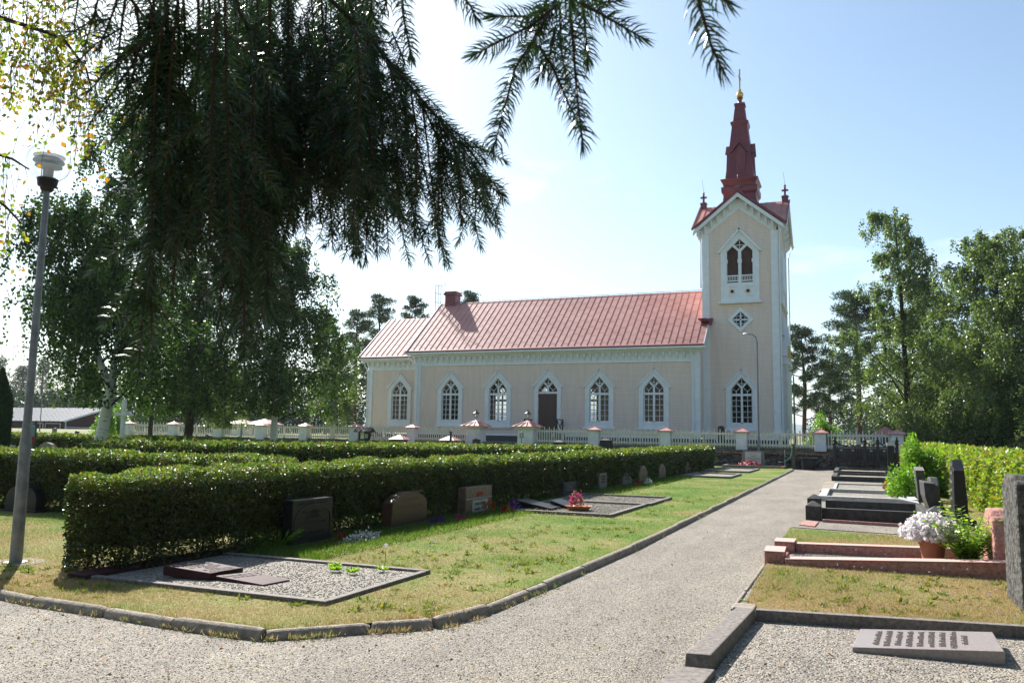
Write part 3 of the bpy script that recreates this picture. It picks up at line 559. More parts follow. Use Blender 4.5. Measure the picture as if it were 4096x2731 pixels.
# gutters and downpipes
def pipe(pts, r=.05): return MB().tube(pts, r, 8).build('downpipe', M['white'], ch, smooth=True)
pipe([(-9.95, 59.5, 16.7), (-9.95, 59.5, 16.5), (-9.6 - .28, 59.82, 15.9), (-9.88, 59.82, 12.5)]); pipe([(-4.1, 59.5, 16.7), (-4.35, 59.7, 16.2), (-4.42, 59.85, 15.7), (-4.4, 59.85, 15.5), (-4.4, 59.85, 1.9)], .045); pipe([(-3.85, 66.8, 16.7), (-4.25, 66.6, 15.8), (-4.25, 66.6, 2)])
pipe([(-10.25, NY - .55, 7.95), (-10.25, NY - .45, 7.6), (-10.1, NY - .17, 7.1), (-10.1, NY - .17, 1.6)]); pipe([(-32.7, NY - .5, 7.95), (-32.5, NY - .4, 7.5), (-31.95, NY - .17, 6.9), (-31.95, NY - .17, 1.6)]); pipe([(-37.5, CY - .55, 7.65), (-37.2, CY - .17, 6.8), (-37.15, CY - .17, 1.6)])
b = MB(); b.box(-9.86, -9.3, NY + .3, TY + .1, 10.0, 10.1); b.hexa([(-9.8, 59.3, 9.7), (-9.05, 59.3, 9.7), (-9.05, TY - .1, 10.15), (-9.8, TY - .1, 10.15)], [(-9.8, 59.3, 9.8), (-9.05, 59.3, 9.8), (-9.05, TY - .1, 10.3), (-9.8, TY - .1, 10.3)]); b.build('flashing', M['roofdark'], rn)
# tower windows
window(tc, TY)
f = MB(); di = lambda r: [(tc, 10.13 - r), (tc + r, 10.13), (tc, 10.13 + r), (tc - r, 10.13)]
ringframe(f, di(.9), di(.6), TY - .1, TY + .02); fr = f.build('diamond_window', M['white'], ch)
g = MB(); g.box(tc - .05, tc + .05, TY, TY + .08, 9.55, 10.72); g.box(tc - .58, tc + .58, TY, TY + .08, 10.08, 10.18)
for s_ in (-1, 1): g.box(tc + s_ * .3 - .015, tc + s_ * .3 + .015, TY + .01, TY + .07, 9.85, 10.42); g.box(tc - .33, tc + .33, TY + .01, TY + .07, 10.13 + s_ * .28 - .015, 10.13 + s_ * .28 + .015)
g.build('glazing_bar', M['white'], fr); g = MB(); g.add([(x, TY + .1, z) for x, z in di(.62)], [(0, 1, 2, 3)]); g.build('pane', M['glass'], fr)
# belfry opening
f = MB(); o = [(tc - 1.34, 11.45), (tc + 1.34, 11.45), (tc + 1.34, 15.2), (tc, 16.62), (tc - 1.34, 15.2)]; i_ = [(tc - .95, 12.8), (tc + .95, 12.8), (tc + .95, 15.05), (tc, 15.98), (tc - .95, 15.05)]
ringframe(f, o, i_, TY - .12, TY + .02); fr = f.build('belfry_window', M['white'], ch)
h = MB()
for s_ in (1, -1): h.bar((tc + s_ * 1.5, TY - .12, 15.02), (tc - s_ * .04, TY - .12, 16.72), .34, .13, up=(s_ * .7, 0, .7))
h.build('hood_mould', M['white'], fr)
h = MB(); h.box(tc - 1.5, tc + 1.5, TY - .3, TY, 11.3, 11.45)
for s_ in (-1, 1): h.box(tc + s_ * .62 - .3, tc + s_ * .62 + .3, TY - .17, TY - .12, 12.5, 12.56); h.box(tc + s_ * .62 - .3, tc + s_ * .62 + .3, TY - .17, TY - .12, 11.84, 11.9)
h.build('sill', M['white'], fr)
for s_ in (-1, 1):
    h = MB(); x = tc + s_ * .55
    for a_, c_ in ((.2, .1), (.1, .2)): h.box(x - a_, x + a_, TY - .145, TY - .12, 12.17 - c_, 12.17 + c_)
    h.build('quatrefoil', M['cream'], fr)
h = MB(); h.box(tc - .11, tc + .11, TY - .1, TY + .08, 12.8, 15.2); h.box(tc - .15, tc + .15, TY - .14, TY + .06, 14.25, 14.5)
for s_ in (-1, 1): h.bar((tc, TY - .02, 15.1), (tc + s_ * .48, TY - .02, 15.55), .14, .17, up=(0, 0, 1)); h.box(tc + s_ * .95 - .06, tc + s_ * .95 + .06, TY - .1, TY + .06, 12.8, 15.1); h.box(tc + s_ * .92 - .08, tc + s_ * .92 + .08, TY - .15, TY + .06, 14.25, 14.5)
h.box(tc - .02, tc + .02, TY - .05, TY + .05, 15.2, 15.9); h.box(tc - .3, tc + .3, TY - .05, TY + .05, 15.52, 15.56); h.build('tracery', M['white'], fr)
h = MB(); h.box(tc - .95, tc + .95, TY - .06, TY - .0, 13.28, 13.36); h.box(tc - .95, tc + .95, TY - .06, TY, 12.9, 12.97)
for i in range(16): x = tc - .87 + .116 * i; h.box(x - .02, x + .02, TY - .05, TY - .01, 12.97, 13.28)
h.build('balustrade', M['white'], fr)
h = MB()
for i in range(8): x = tc - .95 + .2375 * i; h.box(x + .006, x + .2315, TY + .14, TY + .17, 12.8, 15.6)
h.box(tc - .95, tc + .95, TY + .18, TY + .19, 12.8, 15.95)
h.build('belfry_shutter', mat('brown_shutter', (.085, .04, .03), (.06, .028, .022), 3, .7), fr)
g = MB(); g.add([(tc - .33, TY + .12, 15.5), (tc + .33, TY + .12, 15.5), (tc, TY + .12, 15.9)], [(0, 1, 2)]); g.build('pane', M['glass'], fr)
# ---- spire
sx, sy = -7.3, 62.9
def tier(mb, z0, z1, a0, a1): mb.frust(sx, sy, z0, z1, a0, a0, a1, a1)
sp = MB()
for z0, z1, a0, a1 in ((18.6, 19.45, 1.36, 1.2), (19.45, 19.86, 1.2, 1.16), (19.86, 20.02, 1.16, 1.3), (20.02, 20.4, 1.3, 1.32), (20.4, 20.5, 1.32, 1.18), (20.5, 20.72, 1.16, 1.2), (20.72, 20.95, 1.2, 1.36), (20.95, 21.02, 1.36, 1.36), (21.02, 21.14, 1.36, 1.06), (21.14, 23.3, 1.04, .79), (23.3, 25.3, .79, .57), (25.3, 25.55, .57, .66), (25.55, 25.66, .66, .66), (25.66, 25.8, .66, .48), (25.8, 27.05, .48, .34), (27.05, 27.2, .4, .4), (27.2, 27.3, .4, .24)): tier(sp, z0, z1, a0, a1)
sp.lathe([(.2, 27.3), (.14, 27.45), (.16, 27.62), (.24, 27.72)], (sx, sy, 0), 16)
for z in (22.3, 23.9, 24.4, 24.85, 26.2, 26.6):
    a = (1.04 + (.79 - 1.04) * (z - 21.14) / 2.16) if z < 23.3 else (.79 + (.57 - .79) * (z - 23.3) / 2 if z < 25.3 else .48 + (.34 - .48) * (z - 25.8) / 1.25)
    tier(sp, z, z + .02, a + .012, a + .01)
spire = sp.build('spire', M['roofdark'], ch)
for ang in range(4):
    c_, s__ = math.cos(ang * math.pi / 2), math.sin(ang * math.pi / 2)
    T = lambda p: (sx + p[0] * c_ - p[1] * s__, sy + p[0] * s__ + p[1] * c_, p[2])
    d = MB()
    for s_ in (-1, 1):
        x0, x1 = s_ * .3, s_ * .44; d.add([T(p) for p in [(x0, -1.05, 21.6), (x1, -1.05, 21.6), (x1, -.5, 21.6), (x0, -.5, 21.6), (x0, -.98, 23.25), (x1, -.98, 23.25), (x1, -.5, 23.25), (x0, -.5, 23.25)]], [(0, 1, 5, 4), (1, 2, 6, 5), (3, 0, 4, 7), (4, 5, 6, 7)])
        d.add([T(p) for p in [(s_ * .6, -1.08, 23.2), (0, -1.08, 24.0), (0, -.4, 24.0), (s_ * .6, -.4, 23.2), (s_ * .6, -1.08, 23.12), (0, -1.08, 23.9), (0, -.4, 23.9), (s_ * .6, -.4, 23.12)]], [(0, 1, 2, 3), (4, 5, 6, 7), (0, 1, 5, 4), (0, 3, 7, 4)])
    d.add([T(p) for p in [(-.3, -.93, 21.7), (.3, -.93, 21.7), (.3, -.93, 23.2), (0, -.93, 23.85), (-.3, -.93, 23.2)]], [(0, 1, 2, 3, 4)])
    d.add([T(p) for p in [(-.12, -.95, 22.1), (.12, -.95, 22.1), (.12, -.95, 23.1), (0, -.95, 23.4), (-.12, -.95, 23.1)]], [(0, 1, 2, 3, 4)])
    d.build('spire_dormer', M['roofdark'], spire)
MB().lathe([(.0, 0), (.14, .03), (.24, .12), (.28, .27), (.24, .42), (.14, .51), (.07, .55), (.12, .6), (.13, .68), (.06, .74), (.05, .8)], (sx, sy, 27.7), 24).build('orb', M['gold'], ch, smooth=True)
b = MB(); b.box(sx - .05, sx + .05, sy - .05, sy + .05, 28.4, 30.05); b.box(sx - .05, sx + .05, sy - .45, sy + .45, 29.3, 29.42); b.build('spire_cross', M['gold'], ch)
for fx, fy, k in ((X0 + .25, cyT, 0), (X1 - .3, cyT, 1), (tc, Y0 + .35, 2), (tc, Y1 - .35, 3)):
    z = zA; f = MB(); f.box(fx - .22, fx + .22, fy - .22, fy + .22, z - .4, z + .38); f.frust(fx, fy, z + .38, z + .5, .27, .27, .1, .1); f.box(fx - .07, fx + .07, fy - .07, fy + .07, z + .5, z + 1.05)
    if k < 2: f.box(fx - .24, fx + .24, fy - .06, fy + .06, z + .82, z + .94)
    f.lathe([(.05, 1.05), (.1, 1.1), (.05, 1.16), (.1, 1.24), (.03, 1.34), (.0, 1.5)], (fx, fy, z), 10); f.tube([(fx, fy, z + 1.4), (fx - .1, fy, z + 2.3)], .01, 4); f.build('finial', M['roofdark'], ch)
# interior plaster lining so that the rooms read as rooms
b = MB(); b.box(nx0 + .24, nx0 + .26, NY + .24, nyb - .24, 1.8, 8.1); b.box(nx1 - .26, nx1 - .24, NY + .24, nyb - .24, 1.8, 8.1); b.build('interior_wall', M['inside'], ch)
# ================================================================== FENCE, PILLARS
FY = 52.0
def at_f(px, py=1785): return atY(px, py, FY)
PX_ = [(3590, 0), (3282, 0), (2968, 0), (2663, 0), (2378, 0), (2110, 1), (1902, 1), (1648, 0), (1418, 0), (1218, 0), (1045, 0), (872, 0), (690, 0), (512, 0)]
pos = [atY(p, 1785, FY).x for p, _ in PX_]
side = ['the rightmost, half behind the big birch', 'just left of the black iron railing', 'behind the tall street lamp', 'fourth from the right, below the tower corner', 'between the church door and the right nave windows', '', '', 'just behind the roofed notice board', 'right of the white birch trunk in the yard', 'directly left of the pale birch trunk', 'right of the dark birch trunk', 'between dark birch trunk and globe lamp', 'behind the drooping birch twigs', 'beside the white wooden cross']
for i, ((p, g_), x) in enumerate(zip(PX_, pos)):
    if not g_:
        t = thing('fence_pillar', 'white fence pillar with pale red cap, ' + side[i], 'pillar', group='pillars of the churchyard fence')
        zb = 1.02; zt = atY(p, 1731 if x > -25 else 1690 + (p - 512) * .03, FY).z if x > -25 else 1.95
        zt = 2.05
        b = MB(); b.frust(x, FY, zb, zt, .33, .33, .31, .31); b.build('shaft', M['plaster'], t, bevel=.02)
        b = MB(); b.box(x - .37, x + .37, FY - .37, FY + .37, zt, zt + .04); b.build('coping', M['pale'], t)
        b = MB(); b.frust(x, FY, zt + .04, zt + .07, .46, .46, .46, .46); b.frust(x, FY, zt + .07, zt + .29, .46, .46, .02, .02)
        for sx_, sy_ in ((1, 1), (1, -1), (-1, 1), (-1, -1)): b.bar((x + sx_ * .46, FY + sy_ * .46, zt + .08), (x, FY, zt + .31), .03, .03)
        b.build('cap', M['cap'], t)
    else:
        t = thing('gate_pillar', ('left' if i == 6 else 'right') + ' white plastered gate pillar with black lantern on its red hipped cap', 'gate pillar', group='gate pillars of the churchyard')
        zt = 2.24; b = MB(); b.frust(x, FY, .95, 2.02, .55, .53, .53, .52); b.frust(x, FY, 2.02, 2.16, .53, .52, .68, .66); b.frust(x, FY, 2.16, 2.24, .68, .66, .68, .66); b.build('shaft', M['plaster'], t, bevel=.02)
        b = MB(); b.frust(x, FY, 2.24, 2.27, .86, .82, .86, .82); b.frust(x, FY, 2.27, 2.55, .86, .82, .28, .26); b.frust(x, FY, 2.55, 2.66, .28, .26, .08, .08)
        for k in range(4):
            for s_ in (-1, 1):
                t_ = -.75 + .5 * k; b.bar((x + t_ * .86, FY + s_ * .83, 2.29), (x + t_ * .28, FY + s_ * .26, 2.58), .03, .035); b.bar((x + s_ * .87, FY + t_ * .82, 2.29), (x + s_ * .28, FY + t_ * .26, 2.58), .03, .035)
        b.build('cap', M['cap'], t)
        z = 2.64; q = .66; l = MB(); sc = lambda pr: [(r * .8, h * q) for r, h in pr]; l.lathe(sc([(.12, 0), (.09, .06), (.03, .1), (.03, .3), (.1, .34), (.11, .38)]), (x, FY, z), 12); l.lathe(sc([(.26, .74), (.3, .76), (.16, .9), (.1, .92), (.1, .98), (.03, 1.02), (.05, 1.08), (0, 1.2)]), (x, FY, z), 12)
        for k in range(6): a = k * math.pi / 3; l.bar((x + .1 * math.cos(a), FY + .1 * math.sin(a), z + .25), (x + .2 * math.cos(a), FY + .2 * math.sin(a), z + .5), .022, .022)
        ln = l.build('lantern', M['iron'], t)
        MB().lathe([(.08, .25), (.185, .49)], (x, FY, z), 6).build('lantern_glass', M['globe'], ln)
# panels of pickets between the pillars
seg = []
for i in range(len(pos) - 1):
    if i == 5: continue
    seg.append((pos[i + 1], pos[i], i))
def picket(mb, x, z0, z1):
    mb.box(x - .034, x + .034, FY - .012, FY + .012, z0, z1 - .12); mb.add([(x - .036, FY - .012, z1 - .12), (x + .036, FY - .012, z1 - .12), (x + .036, FY + .012, z1 - .12), (x - .036, FY + .012, z1 - .12), (x, FY, z1)], [(0, 1, 4), (1, 2, 4), (2, 3, 4), (3, 0, 4)]); mb.box(x - .032, x + .032, FY - .02, FY + .02, z1 - .15, z1 - .125)
panelpos = ['rightmost, running under the big birch', 'second from the right, above the iron railing end', 'third from the right, right of the street lamp', 'fourth from the right, below the tower', 'right of the church door', '', 'immediately left of the gate pillars', 'behind the notice board', 'left of the notice board pillar', 'behind the pale birch trunk', 'behind the globe lamp', 'right of the dark birch trunk', 'leftmost, beside the wooden cross']
for x0, x1, i in seg:
    gx0 = x0 + (.62 if i == 6 - 0 and False else .36); gx1 = x1 - .36
    if i == 4: gx0 = x0 + .62
    if i == 6: gx1 = x1 - .62
    # i indexes the pillar on the right side of the panel
    t = thing('fence_panel', 'white picket fence panel, ' + (panelpos[i] or 'beside the gate'), 'fence', group='panels of the white picket fence')
    zb = 1.2; b = MB(); n = int((gx1 - gx0) / .165)
    for k in range(n): x = gx0 + .08 + (gx1 - gx0 - .16) * k / (n - 1); picket(b, x, zb, 2.3 if k % 2 else 2.16)
    b.build('pickets', M['fence'], t)
    for z in (1.34, 1.98):
        b = MB(); b.box(gx0, gx1, FY + .013, FY + .07, z - .055, z + .06); b.build('rail', M['fence'], t)
    b = MB(); xm = (gx0 + gx1) / 2; b.box(xm - .06, xm + .06, FY + .071, FY + .17, 1.14, 2.0); b.build('post', M['fence'], t)
    b = MB(); b.bar((gx0 + 1.2, FY + .1, 1.9), (xm - .8, FY + .1, 1.45), .03, .05); b.build('brace', M['fence'], t); b = MB(); b.bar((gx1 - 1.2, FY + .1, 1.9), (xm + .8, FY + .1, 1.45), .03, .05); b.build('brace', M['fence'], t)
# last pillar beyond and low wing pillars by the stairs
for px, lab in ((1598, 'left of the two low red-capped stone posts beside the churchyard stairs'), (1800, 'right of the two low red-capped stone posts beside the churchyard stairs')):
    p = atY(px, 1760, 50.3); t = thing('stair_post', lab, 'post', group='low posts of the stair wings')
    b = MB(); b.box(p.x - .42, p.x + .42, 49.9, 50.7, -.02, 1.22); b.build('shaft', M['darkstone'], t)
    b = MB(); b.frust(p.x, 50.3, 1.22, 1.27, .6, .55, .6, .55); b.frust(p.x, 50.3, 1.27, 1.58, .6, .55, .03, .03); b.build('cap', M['cap'], t)
# ================================================================== KERB STONES
def kerbrun(pts, lens, wdt, h, label, group, off=0., z0=-.02, m='concrete', seed=2):
    r = random.Random(seed); P = [Vector((x, y, 0)) for x, y in pts]; L_ = [0]
    for a, c in zip(P[:-1], P[1:]): L_.append(L_[-1] + (c - a).length)
    def at(s):
        for i in range(len(P) - 1):
            if s <= L_[i + 1] or i == len(P) - 2: return P[i].lerp(P[i + 1], (s - L_[i]) / (L_[i + 1] - L_[i]))
    s = 0; k = 0
    corners = L_[1:-1]
    while s < L_[-1] - .1:
        ln = r.uniform(*lens); e = min(s + ln, L_[-1])
        for c in corners:
            if s + .12 < c < e - .0: e = c if c - s > .25 else e
        a, c = at(s + .012), at(e - .012); d = (c - a).normalized(); nrm_ = Vector((-d.y, d.x, 0)); w2 = wdt / 2; hh = h * r.uniform(.82, 1.12); tl = r.uniform(-.012, .012)
        prof = [(-w2, z0), (-w2 * .97, hh * .3), (-w2 * .74, hh * .75), (-w2 * .28, hh), (w2 * .28, hh), (w2 * .74, hh * .75), (w2 * .97, hh * .3), (w2, z0)]
        b = MB(); V = []
        for q, t_ in ((a, 0), (a.lerp(c, .06), 1), (a.lerp(c, .94), 1), (c, 0)):
            for u, z in prof: V.append(q + nrm_ * (u * (1 if t_ else .9) + off) + Vector((0, 0, z * (1 if t_ else .9) + tl * (1 if q is c else 0))))
        F = [tuple(range(7, -1, -1)), tuple(range(24, 32))]
        for i in range(3):
            for j in range(8): F.append((i * 8 + j, i * 8 + (j + 1) % 8, i * 8 + 8 + (j + 1) % 8, i * 8 + 8 + j))
        b.add(V, F); o = b.build('kerb_stone', M[m], smooth=True); tag(o, label if 'rounded' not in label else ('rounded grey kerb stone on the front edge of the left lawn, facing the foreground gravel' if a.x < -4.35 else 'rounded kerb stone in the bend at the nearest corner of the left lawn' if a.y < 6.4 else 'rounded kerb stone in the near half of the row along the straight gravel path' if a.y < 18 else 'rounded kerb stone in the far half of the row along the straight gravel path'), 'kerb stone', group + ('' if 'rounded' not in label else (', front edge' if a.x < -4.35 else ', corner bend' if a.y < 6.4 else ', near half' if a.y < 18 else ', far half'))); s = e; k += 1
KP = [(-9.5, 5.66), (-7.54, 5.64), (-6.94, 5.53), (-5.97, 5.48), (-4.98, 5.4), (-4.27, 5.42), (-3.61, 6.07), (-3.15, 6.5), (-3.07, 8.46), (-2.98, 11.83), (-3.0, 17.34), (-3.02, 24.68), (-3.08, 48.4)]
kerbrun(KP, (.5, 1.25), .12, .078, 'rounded grey concrete kerb stone in the line between the left lawn and the gravel path', 'kerb stones along the left lawn')
kerbrun([(-1.1, 8.25), (-1.1, 11.35)], (.6, 1.1),   .04, .016, 'thin flush pale kerb strip between gravel path and the dry right lawn', 'thin kerb strips of the right lawn', m='concrete')
# ================================================================== LETTERING
def text(body, size, origin, xdir, up, m, parent, name='lettering', ext=.002):
    cu = bpy.data.curves.new('t', 'FONT'); cu.body = body; cu.size = size; cu.extrude = ext; cu.align_x = 'CENTER'; cu.resolution_u = 2
    to = bpy.data.objects.new('t', cu); me = bpy.data.meshes.new_from_object(to); bpy.data.objects.remove(to)
    X = Vector(xdir).normalized(); Y = Vector(up).normalized(); Z = X.cross(Y); T = Matrix((X, Y, Z)).transposed().to_4x4(); T.translation = Vector(origin); me.transform(T)
    return link(name, me, m, parent)
def strokes(origin, xdir, up, width, h, m, parent, seed, ext=.002, gap=.16):
    """worn, unreadable carved line: short upright marks grouped like words"""
    r = random.Random(seed); X = Vector(xdir).normalized(); U = Vector(up).normalized(); N = X.cross(U); b = MB(); x = -width / 2
    while x < width / 2:
        if r.random() > gap:
            hh = h * r.choice([.65, .65, 1, .7, .95]); p = Vector(origin) + X * x; sh = r.uniform(-.12, .12) * h
            b.bar(p + N * ext, p + U * hh + X * sh + N * ext, h * .13, ext * 1.5, up=N)
            if r.random() < .5: q = p + U * (hh * r.choice([.0, .5, .95])) + N * ext; b.bar(q, q + X * h * .3, h * .12, ext * 1.5, up=N)
        x += h * .36
    if b.v: return b.build('lettering', m, parent)
# ================================================================== GRAVES
def frame(label, x0, x1, y0, y1, h, wd, m='granite', gravel='gravelpale', sides='nswe', z0=-.02, gz=.03, skew=0., group=None, cat='grave kerb', wds=None):
    t = thing('grave_kerb', label, cat, group=group); W = wds or dict(n=wd, s=wd, w=wd, e=wd)
    def kb(a, b_, c, d, hh=h): return MB().hexa([(*p, z0) for p in (a, b_, c, d)], [(*p, hh) for p in (a, b_, c, d)]).build('kerb', M[m], t, bevel=.008)
    s = skew
    if 's' in sides: kb((x0, y0), (x1, y0 + s), (x1, y0 + s + W['s']), (x0, y0 + W['s']))
    if 'n' in sides: kb((x0, y1 - W['n']), (x1, y1 + s - W['n']), (x1, y1 + s), (x0, y1))
    ya, yb_ = y0 + (W['s'] + .003 if 's' in sides else 0), y1 - (W['n'] + .003 if 'n' in sides else 0)
    if 'w' in sides: kb((x0, ya), (x0 + W['w'], ya), (x0 + W['w'], yb_), (x0, yb_), h - .004)
    if 'e' in sides: kb((x1 - W['e'], ya + s), (x1, ya + s), (x1, yb_ + s), (x1 - W['e'], yb_ + s), h - .004)
    if gravel:
        b = MB(); e = .002; q = [(x0 + .01, y0 + .01), (x1 - .01, y0 + s + .01), (x1 - .01, y1 + s - .01), (x0 + .01, y1 - .01)]; b.add([(*p, gz) for p in q], [(0, 1, 2, 3)]); tag(b.build('gravel_bed', M[gravel]), kind='structure')
    return t
# --- plot 1 by the hedge corner (nearest on the left)
frame('low grey granite grave kerb around pale gravel at the lawn corner, nearest the hedge end', -7.3, -4.42, 6.43, 8.45, .1, .1, gz=.074, sides='nse', wds=dict(n=.09, s=.09, w=.2, e=.08))
t = thing('grave_sill', 'dark granite back sill of the corner grave, lying under the hedge', 'grave kerb'); MB().box(-7.6, -7.31, 6.4, 8.5, -.02, .11).build('kerb', M['maroon'], t, bevel=.01)
def slab(label, corners_top, th, m, name='grave_slab', bev=.008, cat='grave slab'):
    t = thing(name, label, cat); c = [Vector(p) for p in corners_top]; MB().hexa([p - Vector((0, 0, th)) for p in c], c).build('slab', M[m], t, bevel=bev); return t
q1 = [atz(653, 2260, .2), atz(843, 2291, .15), atz(974, 2269, .15), atz(821, 2242, .2)]; q2 = [atz(857, 2301, .12), atz(1054, 2337, .09), atz(1161, 2317, .09), atz(1010, 2284, .12)]
s1 = slab('dark maroon tilted grave slab with carved lines, upper of two in the corner plot', q1, .1, 'maroon')
s2 = slab('reddish polished grave slab lying lower on the gravel of the corner plot', q2, .05, 'maroon')
def inscribe(q, rows, m, par, seed, gap=.16):
    a, b_, c, d = q; eu = (b_ - a); ev = (d - a); n_ = eu.cross(ev).normalized()
    for i, (f, w_, h) in enumerate(rows): strokes(a + eu * (f + h / eu.length) + ev * .5 + n_ * .002, ev, -eu, ev.length * w_, h, m, par, seed + i, gap=gap)
inscribe(q1, [(.08, .85, .1), (.27, .7, .05), (.41, .75, .05), (.55, .3, .05), (.7, .7, .05), (.86, .85, .04)], lt, s1, 30) if False else inscribe(q1, [(.1, .8, .06), (.27, .7, .028), (.41, .75, .028), (.55, .3, .028), (.7, .7, .028), (.86, .8, .028)], M['letters'], s1, 30)
inscribe(q2, [(.06, .85, .09), (.27, .75, .03)], M['letters'], s2, 41)
# --- headstones of the left row, faces towards the path
def hstone(label, pl, pr, yt, yb, X, th, m, top='flat', mside=None, back=.0, rise=.1):
    a = atX(pl, yb, X); c = atX(pr, yb, X); zt = atX((pl + pr) / 2, yt, X).z; y0, y1 = a.y, c.y
    if y1 - y0 > 1.25: y1 = y0 + 1.25
    t = thing('headstone', label, 'headstone'); w_ = y1 - y0; zs = zt - (rise * w_ if top != 'flat' else 0)
    if top == 'arc': P = [(y0 - .03, .0), (y1 + .03, 0), (y1, zs)] + [(y1 - w_ * k / 8, zs + (zt - zs) * math.sin(math.pi * k / 8) ** .7) for k in range(1, 8)] + [(y0, zs)]
    elif top == 'gable': P = [(y0 - .02, 0), (y1 + .02, 0), (y1, zs), ((y0 + y1) / 2, zt), (y0, zs)]
    elif top == 'notch': q = w_ * .22; P = [(y0, 0), (y1, 0), (y1, zs), (y1 - q, zs), (y1 - q, zs + .04)] + [(y1 - q - (w_ - 2 * q) * k / 6, zs + .04 + (zt - zs - .04) * math.sin(math.pi * k / 6)) for k in range(1, 6)] + [(y0 + q, zs + .04), (y0 + q, zs), (y0, zs)]
    else: P = [(y0, 0), (y1, 0), (y1, zt), (y0, zt)]
    MB().prism(P, X - th, X, 'x').build('slab', M[m], t, bevel=.012)
    MB().box(X - th - .05, X + .07, y0 - .08, y1 + .08, -.02, .1).build('base', M[mside or m], t, bevel=.01); return t, y0, y1, zt
XR = -6.95
lt = M['letters']
def lines(t, y0, y1, zs, h, seed, m=None, fr=.75):
    for i, z in enumerate(zs): strokes((XR + .001, (y0 + y1) / 2, z), (0, 1, 0), (0, 0, 1), (y1 - y0) * fr * [1, .7, .9, .8, .95][i % 5], h, m or lt, t, seed + i)
t, a, c, z = hstone('wide dark headstone with carved arch and rays, first in the row by the hedge', 1165, 1325, 1994, 2178, XR, .16, 'blackgranite')
b = MB(); cy = (a + c) / 2; R0 = (c - a) * .44
pts = [(cy - R0, .14), (cy - R0, z - .28)] + [(cy - R0 * math.cos(u), z - .28 + .2 * math.sin(u)) for u in [math.pi * k / 12 for k in range(1, 12)]] + [(cy + R0, z - .28), (cy + R0, .14)]
for p, q in zip(pts[:-1], pts[1:]): b.bar((XR + .004, p[0], p[1]), (XR + .004, q[0], q[1]), .02, .012, up=(1, 0, 0))
for k in range(-3, 4): b.bar((XR + .004, cy + k * .02, z - .16), (XR + .004, cy + k * .06, z - .27), .006, .01, up=(1, 0, 0))
b.build('carved_arch', M['darkstone'], t); lines(t, a, c, (.62, .5, .36, .22), .05, 50, M['darkstone'])
t, a, c, z = hstone('brown polished headstone with curved top, second in the row by the hedge', 1568, 1705, 1966, 2112, XR, .2, 'brown', 'arc', 'darkstone', rise=.14); lines(t, a, c, (.62, .5, .38, .27), .04, 60, mat('faded_lettering', (.26, .2, .17), None))
t, a, c, z = hstone('rose grey headstone with white inscription plate, third in the row by the hedge', 1862, 1972, 1944, 2066, XR, .18, 'rosebrown', mside='darkstone')
MB().box(XR + .002, XR + .012, (a + c) / 2 - (c - a) * .27, (a + c) / 2 + (c - a) * .33, z - .68, z - .26).build('plate', M['pale'], t)
ym = (a + c) / 2 + (c - a) * .03; ht = .072
for i, (tx, sz) in enumerate((('Jonas Lemon', .1), ('* 8.8.1887   † 13.8.1959', .062), ('Hanna Amalia Lemon', .085), ('* 17.11.1888   † 8.3.1958', .062))):
    text(tx, sz, (XR + .014, ym, z - .36 - .1 * i), (0, 1, 0), (0, 0, 1), M['dletters'], t)
MB().prism([((a + c) / 2 - .16, z - .2), ((a + c) / 2 + .16, z - .17), ((a + c) / 2 + .2, z - .12), ((a + c) / 2 - .1, z - .11)], XR + .001, XR + .006, 'x').build('carved_emblem', mat('worn_red_paint', (.4, .04, .03), None), t)
b = MB(); b.box(XR, XR + .012, a + .02, c - .02, z - .235, z - .22); b.build('moulding', M['pale'], t)
for nm, pl, pr, yt, yb, m, top, lab in [('d', 2254, 2304, 1927, 2008, 'darkstone', 'flat', 'plain dark grey upright headstone standing behind the twin gravel plots'),
        ('e', 2398, 2428, 1891, 1968, 'granite', 'flat', 'narrow grey headstone with lighter border, fifth in the hedge row'), ('f', 2492, 2527, 1887, 1945, 'granite', 'gable', 'grey headstone with low pointed top, sixth in the hedge row'),
        ('g', 2558, 2590, 1861, 1927, 'rosebrown', 'arc', 'light headstone with arched top behind red and white flowers'), ('h', 2637, 2668, 1854, 1911, 'rosebrown', 'arc', 'light headstone with round emblem, eighth in the hedge row'),
        ('i', 2704, 2715, 1875, 1907, 'blackgranite', 'gable', 'small black slender marker between two lighter headstones'), ('j', 2742, 2770, 1844, 1890, 'brown', 'notch', 'reddish headstone with shouldered top, last before the hedge end')]:
    t, a, c, z = hstone(lab, pl, pr, yt, yb, XR, .2, m, top, 'darkstone', rise=.2)
    if nm != 'i': lines(t, a, c, [z * k for k in (.78, .64, .5)], .05, 70 + ord(nm), M['darkstone'] if m in ('granite', 'rose') else lt, .6)
# --- plot 2 (twin plots with pink flowers), plot 3, war memorial
frame('dark granite grave kerb with thin grey edge, nearer half of the twin gravel plots', -6.75, -4.4, 15.9, 19.05, .12, .1, gz=.074); frame('dark granite grave kerb, farther half of the twin gravel plots', -6.75, -4.35, 19.1, 21.6, .12, .1, gz=.074)
s = slab('black open-book grave slab tilted on the twin gravel plot', [(-6.75, 16.7, .25), (-5.85, 16.5, .12), (-5.85, 17.1, .12), (-6.75, 17.35, .25)], .1, 'blackgranite'); s = slab('second narrow leaf of the black slab pair on the twin gravel plot', [(-6.1, 17.15, .24), (-5.6, 17.05, .1), (-5.6, 17.75, .1), (-6.1, 17.85, .24)], .07, 'blackgranite')
frame('low grey kerb round a gravel grave near the far end of the hedge', -6.6, -4.6, 34.5, 38.2, .14, .16, gz=.09); frame('second low kerb round gravel, beyond the last headstone of the row', -6.8, -4.6, 41., 46., .14, .16, gz=.09)
frame('dark kerb of the gravel plot before the memorial at the stone wall', -6.95, -3.55, 48.6, 50.7, .2, .18, 'granite', gz=.14)
